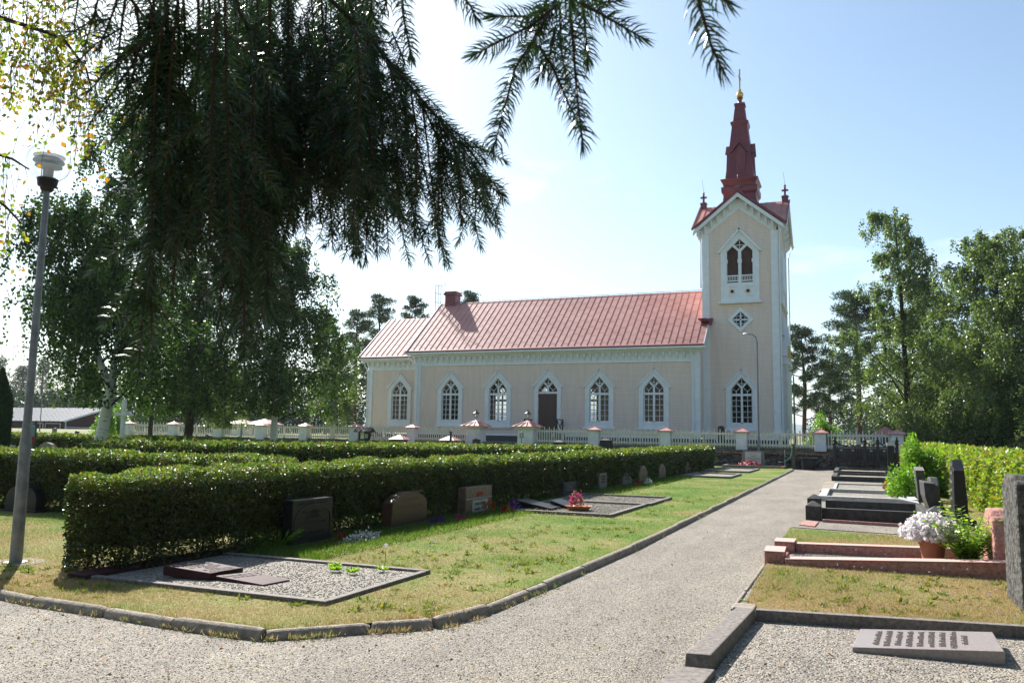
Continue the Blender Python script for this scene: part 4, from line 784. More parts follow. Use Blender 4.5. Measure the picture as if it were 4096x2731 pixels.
t = thing('memorial_stone', 'grey memorial stone with pale plaque against the fieldstone wall', 'memorial stone'); xa, xb = -6.05, -4.75
MB().prism([(xa - .05, .1), (xb + .05, .1), (xb - .05, .98), (xa + .05, .98)], 50.35, 50.6).build('slab', M['granite'], t, bevel=.01); MB().box(xa + .2, xb - .2, 50.33, 50.348, .2, .93).build('plaque', M['pale'], t)
for i in range(5): strokes(((xa + xb) / 2, 50.328, .78 - i * .12), (1, 0, 0), (0, 0, 1), [.45, .3, .75, .5, .6][i], .07, M['granite'], t, 90 + i, gap=.1)
# --- right side, nearest plot
t = thing('grave_kerb', 'two long grey stone kerb slabs set end to end along the nearest right-hand grave', 'grave kerb')
MB().hexa([(-1.13, 5.98, -.02), (-.94, 6.0, -.02), (-.84, 7.86, -.02), (-1.02, 7.86, -.02)], [(-1.12, 6.0, .12), (-.95, 6.02, .12), (-.85, 7.85, .11), (-1.01, 7.85, .11)]).build('kerb', M['granite'], t, bevel=.01)
MB().hexa([(-1.3, 4.6, -.02), (-.98, 4.6, -.02), (-.9, 5.95, -.02), (-1.16, 5.93, -.02)], [(-1.3, 4.6, .05), (-.98, 4.6, .05), (-.91, 5.94, .05), (-1.15, 5.92, .05)]).build('kerb', M['granite'], t, bevel=.008)
MB().box(-1.05, -.86, 7.9, 8.13, -.02, .1).build('kerb', M['concrete'], t, bevel=.01)
t = thing('grave_kerb', 'straight dark kerb with lighter top between nearest right-hand gravel grave and dry grass', 'grave kerb')
MB().hexa([(-.84, 7.84, -.02), (1.6, 8.24, -.02), (1.6, 8.32, -.02), (-.84, 7.93, -.02)], [(-.84, 7.84, .105), (1.6, 8.24, .105), (1.6, 8.32, .105), (-.84, 7.93, .105)]).build('kerb', M['granite'], t, bevel=.006)
b = MB(); b.add([(-.98, 4.5, .008), (3, 4.5, .008), (3, 8.42, .008), (-.86, 7.86, .008)], [(0, 1, 2, 3)]); tag(b.build('gravel_bed', M['gravelpale']), kind='structure')
P4 = [atz(1957 * 1.7415, 1485 * 1.7415, .045), atz(2308 * 1.7415, 1495 * 1.7415, .11), atz(2280 * 1.7415, 1450 * 1.7415, .11), atz(1975 * 1.7415, 1443 * 1.7415, .045)]
s = slab('pale lilac grey inscribed slab lying tilted on gravel in the bottom right grave', P4, .1, 'rose')
e1 = (P4[1] - P4[0]); e2 = (P4[3] - P4[0]); up_ = e1.normalized() * -1
for i in range(9):
    k = .14 + .075 * i; o = P4[0] + e1 * (k + .035) + e2 * .5; n_ = e1.cross(e2).normalized(); strokes(o + n_ * .002, e2, -e1, e2.length * [.72, .8, .72, .8, .75, .8, .72, .85, .45][i], .045, M['slabcut'], s, 120 + i, gap=.04)
# --- red granite plot
t = thing('grave_kerb', 'rough red granite grave kerb with square corner blocks beside the gravel path', 'grave kerb')
def rk(poly, z1, m='redgranite', z0=-.02): return MB().hexa([(*p, z0) for p in poly], [(*p, z1) for p in poly]).build('kerb', M[m], t, bevel=.015)
def rk2(poly, zs):
    if not hasattr(zs, '__len__'): zs = [zs] * 4
    MB().hexa([(*q, -.03) for q in poly], [(*q, z - .012) for q, z in zip(poly, zs)]).build('kerb', M['redgranite'], t, bevel=.015); MB().hexa([(*q, z - .011) for q, z in zip(poly, zs)], [(*q, z) for q, z in zip(poly, zs)]).build('kerb_top', M['redtop'], t)
rk2([(-.84, 11.3), (1.66, 11.4), (1.66, 11.66), (-.84, 11.56)], [.11, .23, .23, .11]); rk2([(-1.1, 11.38), (-.85, 11.4), (-.87, 11.98), (-1.13, 11.96)], .185); rk2([(-1.07, 12.5), (-.8, 12.52), (-.8, 12.98), (-1.08, 12.96)], .19); rk2([(-.79, 12.62), (1.5, 12.85), (1.5, 13.05), (-.79, 12.82)], [.16, .2, .2, .16])
rk([(-.99, 11.99), (-.87, 11.99), (-.86, 12.49), (-.98, 12.49)], .06)
b = MB(); b.add([(-.86, 11.5, .035), (1.6, 11.55, .035), (1.5, 12.95, .035), (-.86, 12.7, .035)], [(0, 1, 2, 3)]); tag(b.build('gravel_bed', M['gravelpale']), kind='structure')
t = thing('headstone', 'chunky pink granite headstone with rounded shoulders, partly behind the lime green bush', 'headstone')
MB().prism([(11.66, 0), (12.65, 0), (12.65, .42), (12.5, .68), (12.3, .8), (11.98, .8), (11.78, .68), (11.66, .42)], 1.55, 1.83, 'x').build('slab', M['redgranite'], t, bevel=.03); MB().box(1.68, 1.9, 11.35, 11.64, 0, .3).build('side_block', M['redtop'], t)
t = thing('headstone', 'tall rough black headstone with pale lichen, cut off by the right picture edge', 'headstone')
MB().prism([(9.3, -.02), (10.2, -.02), (10.18, 1.2), (10.0, 1.3), (9.5, 1.31), (9.36, 1.23)], 1.45, 1.75, 'x').build('slab', M['lichen'], t, bevel=.03)
# --- obelisk
t = thing('obelisk', 'tapered black granite obelisk with pointed gable top on the right-hand grass', 'obelisk')
y0, y1 = 17.5, 18.25; zt = atY(3840, 1838, 17.9).z; z_s = zt - .2; xa = 1.71
V = [(xa, y0, 0), (xa + .25, y0, 0), (xa + .25, y1, 0), (xa, y1, 0), (xa + .02, y0 + .05, z_s), (xa + .2, y0 + .05, z_s), (xa + .2, y1 - .05, z_s), (xa + .02, y1 - .05, z_s), (xa + .02, (y0 + y1) / 2, zt), (xa + .2, (y0 + y1) / 2, zt)]
MB().add(V, [(0, 1, 5, 4), (1, 2, 6, 9, 5), (2, 3, 7, 6), (3, 0, 4, 8, 7), (4, 5, 9, 8), (6, 7, 8, 9)]).build('shaft', M['blackgranite'], t, bevel=.008)
MB().box(xa - .1, xa + .35, y0 - .1, y1 + .1, -.02, .22).build('base', M['darkstone'], t, bevel=.02)
for i in range(6): strokes((xa - .002 + .003 * i, (y0 + y1) / 2, .55 + .16 * i), (0, -1, 0), (0, 0, 1), .42, .07, lt, t, 150 + i)
# --- black plots farther along
t = frame('black stone grave kerb with pyramid-topped corner posts, nearest of the dark right-hand plots', -.62, 1.4, 18.25, 20.9, .26, .14, 'darkstone', sides='nse', gz=.04)
for x, y in ((-.78, 18.35), (-.86, 20.75), (1.48, 18.4)):
    b = MB(); b.frust(x, y, -.02, .29, .15, .19, .15, .19); b.frust(x, y, .29, .38, .16, .2, .03, .04); b.build('corner_post', M['darkstone'], t, bevel=.01)
b = MB(); b.add([(-1.12, 16.5, .012), (1.3, 16.2, .012), (1.3, 18.2, .012), (-.9, 18.2, .012)], [(0, 1, 2, 3)]); tag(b.build('gravel_bed', M['gravel']), kind='structure')
t = thing('grave_kerb', 'thin rust red edging strip in front of the black kerb', 'grave kerb'); MB().hexa([(-.6, 17.82, -.02), (1.5, 17.55, -.02), (1.5, 17.6, -.02), (-.6, 17.88, -.02)], [(-.6, 17.82, .07), (1.5, 17.55, .07), (1.5, 17.6, .07), (-.6, 17.88, .07)]).build('kerb', M['redgranite'], t)
t = thing('paving_slab', 'flat pinkish slab set in the gravel beside the thin red edging', 'paving slab'); MB().hexa([(-.98, 16.9, 0), (-.7, 16.7, 0), (-.66, 17.75, 0), (-.95, 17.8, 0)], [(-.98, 16.9, .03), (-.7, 16.7, .03), (-.66, 17.75, .03), (-.95, 17.8, .03)]).build('slab', M['redgranite'], t)
frame('narrow dark kerb pair right behind the corner-post plot', -.6, 1.45, 21.0, 22.6, .17, .12, 'darkstone', gz=.04)
frame('pale grey granite grave kerb with bevelled left corner, middle of the right-hand row', -.9, 1.55, 24.3, 28.4, .14, .2, 'pale', gz=.03); frame('thin weathered kerb around a flat gravel grave behind the pale one', -.65, 1.5, 29.2, 33.8, .07, .1, 'pale', gz=.02)
t = thing('paving_slab', 'row of flat pale flagstones at the path end of the thin-kerbed grave', 'paving slab')
for i, (ya, yb_) in enumerate(((28.6, 30.6), (30.65, 33.0), (33.05, 35.6))): MB().box(-1.02, -.66, ya, yb_, 0, .04 + .004 * i).build('flagstone', M['concrete'], t, bevel=.01)
frame('long black stepped kerb in front of the iron railing', -.85, 1.75, 37.0, 41.5, .2, .2, 'darkstone', gz=.1); frame('dark kerb directly under the black cast iron railing', -.9, 2.2, 43.5, 49.3, .22, .2, 'darkstone', gz=.1)
# headstones at the right ends
t = thing('headstone', 'leaning scroll-shaped black headstone with curved front at the end of the dark kerbs', 'headstone')
P = [(1.5, 0), (1.76, 0), (1.73, .2), (1.68, .4), (1.6, .55), (1.56, .78), (1.34, .8), (1.36, .5), (1.43, .25)]
MB().prism(P, 19.3, 20.6).build('slab', M['darkstone'], t, bevel=.02)
t = thing('headstone', 'slim dark pillar headstone with pale slanted top behind the scroll-shaped stone', 'headstone')
MB().hexa([(1.6, 24.9, 0), (1.82, 24.9, 0), (1.82, 25.7, 0), (1.6, 25.7, 0)], [(1.55, 25., .86), (1.76, 25., .86), (1.76, 25.6, .94), (1.55, 25.6, .94)]).build('shaft', M['darkstone'], t, bevel=.01); MB().hexa([(1.54, 24.99, .865), (1.77, 24.99, .865), (1.77, 25.61, .945), (1.54, 25.61, .945)], [(1.54, 24.99, .88), (1.77, 24.99, .88), (1.77, 25.61, .96), (1.54, 25.61, .96)]).build('cap', M['granite'], t)
t = thing('headstone', 'round-shouldered black headstone leaning beside the slim pillar stone', 'headstone'); MB().prism([(22.4, 0), (23.5, 0), (23.5, .6), (23.2, .78), (22.7, .78), (22.4, .6)], 1.7, 1.9, 'x').build('slab', M['darkstone'], t, bevel=.03)
slab('small white framed slab lying beside the scroll-shaped headstone', [(.95, 21.7, .3), (1.4, 21.6, .22), (1.42, 22.3, .22), (1., 22.3, .32)], .05, 'pale', 'grave_plaque', cat='grave plaque')
t = thing('memorial_column', 'slim square black memorial column with pale cap beside the iron railing', 'column'); p = atz(2050 * 1.7415, 1100 * 1.7415); zt = atY(3569, 1782, 42.).z
MB().frust(1.62, 42.2, -.02, .3, .3, .3, .26, .26).build('base', M['darkstone'], t); MB().frust(1.62, 42.2, .3, zt, .15, .15, .14, .14).build('shaft', M['blackgranite'], t, bevel=.01); MB().frust(1.62, 42.2, zt, zt + .14, .17, .17, .17, .17).build('cap', M['pale'], t)
# cast iron railing
t = thing('cast_iron_railing', 'ornate black cast iron grave railing with silver balls and stars before the stone wall', 'railing')
rx0, rx1, ry = -.95, 2.25, 50.2; posts = [rx0, .62, 1.28, rx1]
for x in posts:
    b = MB(); b.box(x - .07, x + .07, ry - .07, ry + .07, .2, 1.5); b.lathe([(.1, 1.5), (.12, 1.55), (.05, 1.6), (.09, 1.68), (.1, 1.72), (.04, 1.8), (.06, 1.86), (0, 1.95)], (x, ry, 0), 10); b.build('post', M['iron'], t)
for xa, xb in zip(posts[:-1], posts[1:]):
    b = MB(); xm = (xa + xb) / 2
    for z in (.3, .55, 1.35): b.box(xa + .07, xb - .07, ry - .02, ry + .02, z - .025, z + .025)
    n = max(4, int((xb - xa) / .075)); rr = random.Random(4)
    for k in range(1, n): x = xa + (xb - xa) * k / n; b.box(x - .018, x + .012, ry - .01, ry + .01, .3, 1.35)
    for k in range(int((xb - xa) / .15)):
        for j in range(4):
            cx_, cz = xa + .13 + .15 * k, .66 + .18 * j; b.tube([(cx_ + .08 * math.cos(u) * (1 - u / 14), ry - .015, cz + .09 * math.sin(u) * (1 - u / 14)) for u in np.linspace(0, 7.5, 12)], .022, 4)
    up = [(xa + .05, 1.62), (xa + .25, 1.45), (xm - .15, 1.4), (xm, 1.5), (xm + .15, 1.4), (xb - .25, 1.45), (xb - .05, 1.62)]; b.tube([(x, ry, z) for x, z in up], .03, 5); b.tube([(x, ry, z + .07 * math.sin(i * 2.2)) for i, (x, z) in enumerate(up)], .02, 5)
    b.build('scroll_panel', M['iron'], t)
sil = mat('silver_paint', (.5, .5, .5), None, rough=.4)
for x in (-.75, .95, 2.05): MB().lathe([(.0, 0), (.06, .02), (.085, .08), (.06, .14), (0, .16)], (x, ry, 1.6), 12).build('silver_ball', sil, t, smooth=True)
for x in (-.6, .0, .95, 1.6, 2.1):
    b = MB()
    for k in range(3): u = k * math.pi / 3; b.bar((x - .07 * math.cos(u), ry - .035, 1.15 - .07 * math.sin(u)), (x + .07 * math.cos(u), ry - .035, 1.15 + .07 * math.sin(u)), .02, .01, up=(0, 1, 0))
    b.build('star', sil, t)
# ================================================================== SMALL THINGS BY THE WALL AND YARD
t = thing('water_tap_post', 'brown wooden post with green hose by the stone wall', 'tap post'); xp, yp = -3.15, 50.3
MB().box(xp - .09, xp + .09, yp - .09, yp + .09, 0, 1.45).build('post', M['wood'], t); MB().tube([(xp - .08, yp - .12, 1.3), (xp - .08, yp - .2, 1.), (xp - .15, yp - .25, .7), (xp - .35, yp - .3, .5), (xp - .5, yp - .3, .42)], .035, 6).build('hose', M['hose'], t); MB().tube([(xp - .05, yp - .1, 1.3), (xp - .05, yp - .2, 1.32), (xp - .05, yp - .2, 1.24)], .025, 6).build('tap', M['gold'], t)
t = thing('hose_reel', 'small black and white watering cart in front of the tap post', 'watering cart'); b = MB(); b.lathe([(.2, .1), (.22, .4), (.18, .42)], (-3.75, 50., 0), 12); b.build('drum', M['black'], t); MB().tube([(-3.95, 49.9, .05), (-3.9, 49.9, .12), (-3.6, 49.85, .15), (-3.6, 49.85, 1.1)], .025, 6).build('handle', M['pale'], t)
t = thing('water_barrel', 'black open water tub against the dark stone wall', 'tub'); MB().lathe([(.34, 0), (.4, .62), (.43, .62), (.43, .66), (.36, .66), (.33, .1)], (-2.35, 50.3, 0), 18).build('tub_body', M['black'], t); MB().box(-2.85, -1.85, 50.28, 50.34, .665, .69).build('rim_bar', M['steel'], t)
for px, lab, h, wd in ((2238, 'low black lidded compost bin in front of the fence, left of the two', .45, .38), (2424, 'taller black lidded bin in front of the fence pillar, right of the two', .62, .38)):
    p = atY(px, 1790, 50.4); t = thing('compost_bin', lab, 'bin'); z0 = .84; MB().frust(p.x, p.y, z0, z0 + h, wd, .3, wd * .9, .28).build('bin_body', M['black'], t, bevel=.02); MB().frust(p.x, p.y, z0 + h, z0 + h + .12, wd * .95, .31, .06, .06).build('lid', M['black'], t)
def yardstone(px, py_t, Y, w_, z0, lab, m='darkstone', top='gable'):
    p = atY(px, py_t, Y); t = thing('headstone', lab, 'headstone'); zt = p.z; q = w_ / 2
    P = [(p.x - q, z0), (p.x + q, z0), (p.x + q, zt - .15 * w_), (p.x, zt), (p.x - q, zt - .15 * w_)] if top == 'gable' else [(p.x - q, z0), (p.x + q, z0)] + [(p.x + q * math.cos(u), zt - q * .6 + q * .6 * math.sin(u)) for u in [math.pi * k / 8 for k in range(9)]] if top == 'arc' else [(p.x - q, z0), (p.x + q, z0), (p.x + q, zt), (p.x - q, zt)]
    MB().prism(P, Y, Y + .18).build('slab', M[m], t, bevel=.015); MB().box(p.x - q - .06, p.x + q + .06, Y - .06, Y + .24, z0 - .05, z0 + .1).build('base', M[m], t); return t
yardstone(1904, 1752, 50.3, .52, .84, 'small dark headstone in front of the left gate pillar'); yardstone(2884, 1702, 56.5, .42, 1.2, 'dark rounded headstone against the church wall behind the fence', top='arc')
yardstone(184, 1769, 27, .95, 0, 'broad grey headstone with wavy top behind the left hedge, right of the lamp post', 'granite', 'arc'); yardstone(252, 1795, 27, .6, 0, 'low rectangular brown headstone right of the broad wavy one', 'darkstone', 'flat'); yardstone(300, 1793, 23, .3, 0, 'small round-topped dark headstone at the end of the left hedge', 'darkstone', 'arc')
yardstone(25, 1781, 24, .75, 0, 'low long headstone near the left picture edge, lit along its top', 'granite', 'flat'); yardstone(55, 1788, 23, .35, 0, 'small dark pointed headstone left of the lamp post')
yardstone(215, 1710, 46, .32, .5, 'tall narrow grey headstone on the raised grass before the barn', 'granite'); yardstone(305, 1722, 46, .3, .5, 'short black headstone on the raised grass, left of the white birch trunk')
yardstone(830, 1737, 48, .5, .8, 'dark leaning headstone right of the dark birch trunk by the fence'); yardstone(88, 1940, 10.9, .82, 0, 'dark headstone in deep shade before the left cross hedge', 'blackgranite', 'arc')
# notice board with little roof
p = atY(1458, 1740, 50.2); t = thing('notice_board', 'dark wooden notice board with shingled gable roof and white papers', 'notice board'); x = p.x; zt = atY(1458, 1711, 50.2).z
b = MB()
for s_ in (-1, 1): b.box(x + s_ * .42 - .05, x + s_ * .42 + .05, 50.15, 50.25, .84, zt - .2)
b.build('posts', M['darkwood'], t); b = MB()
b.hexa([(x - .66, 49.8, zt - .3), (x + .66, 49.8, zt - .3), (x + .66, 50.2, zt), (x - .66, 50.2, zt)], [(x - .66, 49.8, zt - .24), (x + .66, 49.8, zt - .24), (x + .66, 50.2, zt + .06), (x - .66, 50.2, zt + .06)]); b.hexa([(x - .66, 50.6, zt - .3), (x + .66, 50.6, zt - .3), (x + .66, 50.2, zt), (x - .66, 50.2, zt)], [(x - .66, 50.6, zt - .24), (x + .66, 50.6, zt - .24), (x + .66, 50.2, zt + .06), (x - .66, 50.2, zt + .06)]); b.build('roof', M['wood'], t)
MB().box(x - .4, x + .4, 50.18, 50.22, 1.05, zt - .3).build('board', M['darkwood'], t); b = MB(); b.box(x - .3, x - .02, 50.16, 50.178, 1.25, 1.75); b.build('paper', M['white'], t); b = MB(); b.box(x + .05, x + .3, 50.16, 50.178, 1.3, 1.6); b.build('paper', M['pale'], t)
p = atY(1802, 1770, 49.6); t = thing('wooden_post', 'rust brown square post between the low red-capped stone posts and the gate', 'post'); zt = atY(1802, 1727, 49.6).z; MB().box(p.x - .06, p.x + .06, 49.55, 49.67, 0, zt).build('post', M['wood'], t); MB().box(p.x - .12, p.x + .06, 49.53, 49.69, zt, zt + .04).build('cap', M['wood'], t)
p = atY(2086, 1770, 49.6); t = thing('grave_lantern', 'small black grave lantern on a thin rod before the right gate pillar', 'lantern'); zt = atY(2086, 1729, 49.6).z
MB().tube([(p.x, p.y, 0), (p.x, p.y, zt - .32)], .02, 6).build('rod', M['iron'], t); b = MB()
for a_, c_ in ((-1, -1), (1, -1), (1, 1), (-1, 1)): b.box(p.x + a_ * .08 - .012, p.x + a_ * .08 + .012, p.y + c_ * .08 - .012, p.y + c_ * .08 + .012, zt - .32, zt)
b.frust(p.x, p.y, zt, zt + .08, .12, .12, .02, .02); b.box(p.x - .1, p.x + .1, p.y - .1, p.y + .1, zt - .34, zt - .32); b.build('lantern_case', M['iron'], t)
# white wooden cross in the yard
t = thing('wooden_cross', 'tall white wooden cross with trefoil arms beyond the hedges', 'cross'); Y = 22.5; p = atY(487, 1757, Y); zt = atY(487, 1602, Y).z; za = atY(487, 1656, Y).z; x = p.x
b = MB(); b.box(x - .06, x + .06, Y - .06, Y + .06, 0, zt - .1); b.prism([(x - .08, zt - .16), (x + .08, zt - .16), (x + .06, zt), (x, zt + .05), (x - .06, zt)], Y - .055, Y + .055)
b.box(x - .3, x + .3, Y - .08, Y - .0, za - .05, za + .05)
for s_ in (-1, 1): b.prism([(x + s_ * .26, za + .09), (x + s_ * .3, za - .08), (x + s_ * .37, za - .08), (x + s_ * .4, za + .0), (x + s_ * .32, za + .1)], Y - .05, Y + .03)
b.build('beams', M['fence'], t)
# watering can hanging behind lamp post
t = thing('watering_can_rack', 'wooden rack with grey plastic can and red scoop right behind the near lamp post', 'can rack'); Y = 14.; q = lambda px, py: atY(px, py, Y)
p = q(128, 1800); MB().box(p.x - .03, p.x + .03, Y, Y + .06, 0, q(128, 1683).z).build('post', M['wood'], t)
p = q(139, 1722); MB().lathe([(0, -.14), (.07, -.13), (.07, .1), (.04, .13), (.03, .15)], (p.x, Y - .08, p.z), 12).build('can', M['cangreen'], t, smooth=True); p = q(140, 1755)
b = MB(); b.lathe([(0, 0), (.05, .02), (.07, .07), (.05, .1)], (p.x, Y - .08, p.z - .05), 10); b.build('scoop', M['redpaint'], t)
# ================================================================== LAMP POSTS
M['lampwhite'] = mat('lamp_grey_white', (.6, .63, .67), None, rough=.4)
def globe_lamp(x, y, z0, H, label, detail=True):
    t = thing('globe_lamp', label, 'lamp post'); hj = H * .37
    MB().tube([(x, y, z0), (x, y, z0 + hj * .86), (x, y, z0 + hj), (x, y, z0 + H)], [.068, .062, .046, .036], 20).build('pole', M['galv'], t, smooth=True)
    MB().lathe([(.0, .0), (.22, .0), (.22, .03), (.13, .05), (.12, .07), (.0, .07)], (x, y, z0), 24).build('base_plate', M['galv'], t)
    MB().lathe([(.05, 0), (.07, .02), (.08, .06), (.105, .07), (.12, .16), (.1, .17)], (x, y, z0 + H - .02), 20).build('collar', M['black'], t, smooth=True)
    n = 14; c = z0 + H + .35; MB().lathe([(.25 * math.sin(u), -.25 * math.cos(u)) for u in np.linspace(.42, math.pi - .001, n)], (x, y, c), 28).build('globe', M['globe'], t, smooth=True)
    b = MB(); b.lathe([(.0, .14), (.055, .14), (.06, .3)], (x, y, z0 + H), 14)
    for k in range(3): a = k * 2.1; b.tube([(x + .07 * math.cos(a), y + .07 * math.sin(a), z0 + H + .14), (x + .07 * math.cos(a), y + .07 * math.sin(a), z0 + H + .46)], .006, 5)
    b.build('lamp_holder', M['pale'], t, smooth=True)
    for k, (zz, r_) in enumerate(((.27, .15), (.33, .175), (.39, .175))): MB().lathe([(.04, 0), (r_, .02), (r_, .035), (.04, .035)], (x, y, z0 + H + zz), 24).build('louvre_ring', M['lampwhite'], t)
    return t
globe_lamp(-8.95, 6.84, .0, 4.46, 'tall grey lamp post with clear globe standing left of the near hedge')
t = thing('lamp_footing', 'round concrete footing under the near lamp post', 'footing'); MB().lathe([(0, .062), (.3, .066), (.33, .03)], (-8.95, 6.84, 0.0), 24).build('disc', M['concrete'], t); 
p = atY(964, 1755, 44.); globe_lamp(p.x, 44., .2, 4.6, 'slim grey lamp post with globe before the birches in the yard')
def street(px, py, Y, ptop, lab, r=.06, arm=None, z0=None):
    t = thing('street_lamp', lab, 'street lamp'); p = atY(px, py, Y); q = atY(*ptop, Y); z0 = p.z if z0 is None else z0; e = Vector(arm) if arm else None; h = q.z
    pts = [(p.x, Y, z0), (p.x, Y, z0 + .9), (p.x, Y, z0 + 1.), (p.x, Y, h - .5)]
    rad = [r * 1.25, r * 1.25, r, r * .7]
    MB().tube(pts, rad, 12).build('pole', M['galv'], t, smooth=True)
    if arm:
        A = Vector((p.x, Y, h - .5)); B = A + e; MB().tube([A, A + Vector((e.x * .12, e.y * .12, .3)), A + Vector((e.x * .45, e.y * .45, .47)), B], .035, 8).build('arm', M['galv'], t, smooth=True)
        d = Vector((e.x, e.y, 0)).normalized(); MB().lathe([(0, .08), (.1, .07), (.17, .0), (.12, -.04), (0, -.05)], (B.x + d.x * .12, B.y + d.y * .12, B.z), 14).build('lamp_head', M['white'], t, smooth=True)
    return t
street(3035, 1810, 51.6, (3028, 1335), 'tall curved-arm street lamp in front of the tower', .07, (-.55, 0, .5), z0=.84)
street(3180, 1780, 62, (3172, 1480), 'shorter grey lamp mast right of the tower, behind the fence', .07, (-.35, 0, .5), z0=1.2)
street(1328, 1760, 66, (1328, 1372), 'curved-arm street lamp half hidden in leaves left of the chancel', .06, (-.6, 0, .5), z0=1.2)
street(157, 1735, 60, (157, 1500), 'thin pale lamp mast in front of the barn', .05, z0=1.)
# ================================================================== BARN AND FAR BUILDINGS
t = thing('barn', 'long low dark red barn with grey sheet roof beyond the left birches', 'barn'); Y = 88.; q = lambda px, py, yy=Y: atY(px, py, yy)
gz = 1.5; xr = q(402, 1728).x + 4.2; xg = q(262, 1728).x; xl = q(-420, 1728).x; ze = q(262, 1680).z; zr = q(383, 1632, Y + 5).z
YR = Y + 7.; YB = Y + 14
MB().add([(xl, Y, gz), (xg, Y, gz), (xg, Y, ze), (xl, Y, ze)], [(0, 1, 2, 3)]).add([(xg, Y, gz), (xg, YB, gz), (xg, YB, ze), (xg, YR, zr), (xg, Y, ze)], [(0, 1, 2, 3, 4)]).build('wall', M['red_siding'], t)
b = MB(); b.hexa([(xl, Y - .8, ze - .25), (xg + .5, Y - .8, ze - .25), (xg + .5, YR, zr), (xl, YR, zr)], [(xl, Y - .8, ze - .15), (xg + .5, Y - .8, ze - .15), (xg + .5, YR, zr + .1), (xl, YR, zr + .1)]); b.hexa([(xl, YB + .8, ze - .25), (xg + .5, YB + .8, ze - .25), (xg + .5, YR, zr), (xl, YR, zr)], [(xl, YB + .8, ze - .15), (xg + .5, YB + .8, ze - .15), (xg + .5, YR, zr + .1), (xl, YR, zr + .1)])
k = xg
while k > xl: b.bar((k, Y - .8, ze - .13), (k, YR, zr + .12), .05, .06); k -= .9
b.build('roof', M['barnroof'], t)
b = MB(); b.box(xg - .18, xg + .02, Y - .04, Y - .002, gz, ze); b.bar((xg + .53, Y - .8, ze - .18), (xg + .53, YR, zr + .05), .05, .25, up=(0, -.5, .8)); b.box(xg + .01, xg + .05, Y, YB, ze - 1.1, ze - .98); b.build('trim', M['white'], t)
for xa, xb in ((xg - 1.2, xg - 4.2), (xg - 4.8, xg - 8.6)):
    b = MB(); b.box(xb, xa, Y - .03, Y - .002, gz + .05, ze - .55); o = b.build('door', M['darkwood'], t); b = MB(); b.box(xb - .1, xb, Y - .06, Y - .002, gz, ze - .45); b.box(xa, xa + .1, Y - .06, Y - .002, gz, ze - .45); b.box(xb, xa, Y - .06, Y - .031, ze - .55, ze - .45); b.build('door_frame', M['white'], o)
b = MB(); b.box(xg - 14.5, xg - 12.6, Y - .05, Y - .002, gz + .3, ze - .9); o = b.build('window', M['white'], t); b = MB(); b.box(xg - 14.3, xg - 12.8, Y - .06, Y - .051, gz + .45, ze - 1.05); b.build('pane', M['plinth'], o)
for px0, px1, yt, lab, roofm in ((848, 905, 1684, 'small shed with green-grey roof seen above the fence, left', 'barnroof'), (980, 1030, 1680, 'small dark shed roof between the two far red-capped pillars', 'darkwood')):
    Y = 70.; a = q(px0, yt, Y); c = q(px1, yt, Y); t = thing('shed', lab, 'shed'); MB().box(a.x, c.x, Y, Y + 2.5, 1.2, a.z - .35).build('wall', M['wood'], t); MB().hexa([(a.x - .2, Y - .3, a.z - .4), (c.x + .2, Y - .3, a.z - .4), (c.x + .2, Y + 2.8, a.z), (a.x - .2, Y + 2.8, a.z)], [(a.x - .2, Y - .3, a.z - .3), (c.x + .2, Y - .3, a.z - .3), (c.x + .2, Y + 2.8, a.z + .1), (a.x - .2, Y + 2.8, a.z + .1)]).build('roof', M[roofm], t)
for px, lab in ((968, 'left of the two big far gate pillars with spreading pink cap'), (1062, 'right of the two big far gate pillars with spreading pink cap')):
    Y = 66.; p = q(px, 1674, Y); t = thing('gate_pillar', lab, 'gate pillar', group='gate pillars of the far entrance'); z = p.z
    MB().frust(p.x, Y, 1.2, z - .6, .72, .7, .68, .66).build('shaft', M['plaster'], t); b = MB(); b.frust(p.x, Y, z - .6, z - .52, 1.25, 1.2, 1.25, 1.2); b.frust(p.x, Y, z - .52, z - .1, 1.25, 1.2, .2, .2); b.frust(p.x, Y, z - .1, z, .2, .2, .05, .05); b.build('cap', M['cap'], t)
t = thing('white_shed', 'white hut with red roof behind the rightmost fence panel', 'hut'); Y = 58.; a = q(3500, 1700, Y); c = q(3580, 1700, Y); MB().box(a.x, c.x, Y, Y + 2.5, 1.15, 2.1).build('wall', M['plaster'], t); MB().prism([(a.x - .3, 2.1), (c.x + .3, 2.1), ((a.x + c.x) / 2, 2.65)], Y - .3, Y + 2.8).build('roof', M['cap'], t); MB().box(a.x + .3, a.x + .8, Y - .03, Y - .002, 1.5, 2.0).build('window', M['plinth'], t)
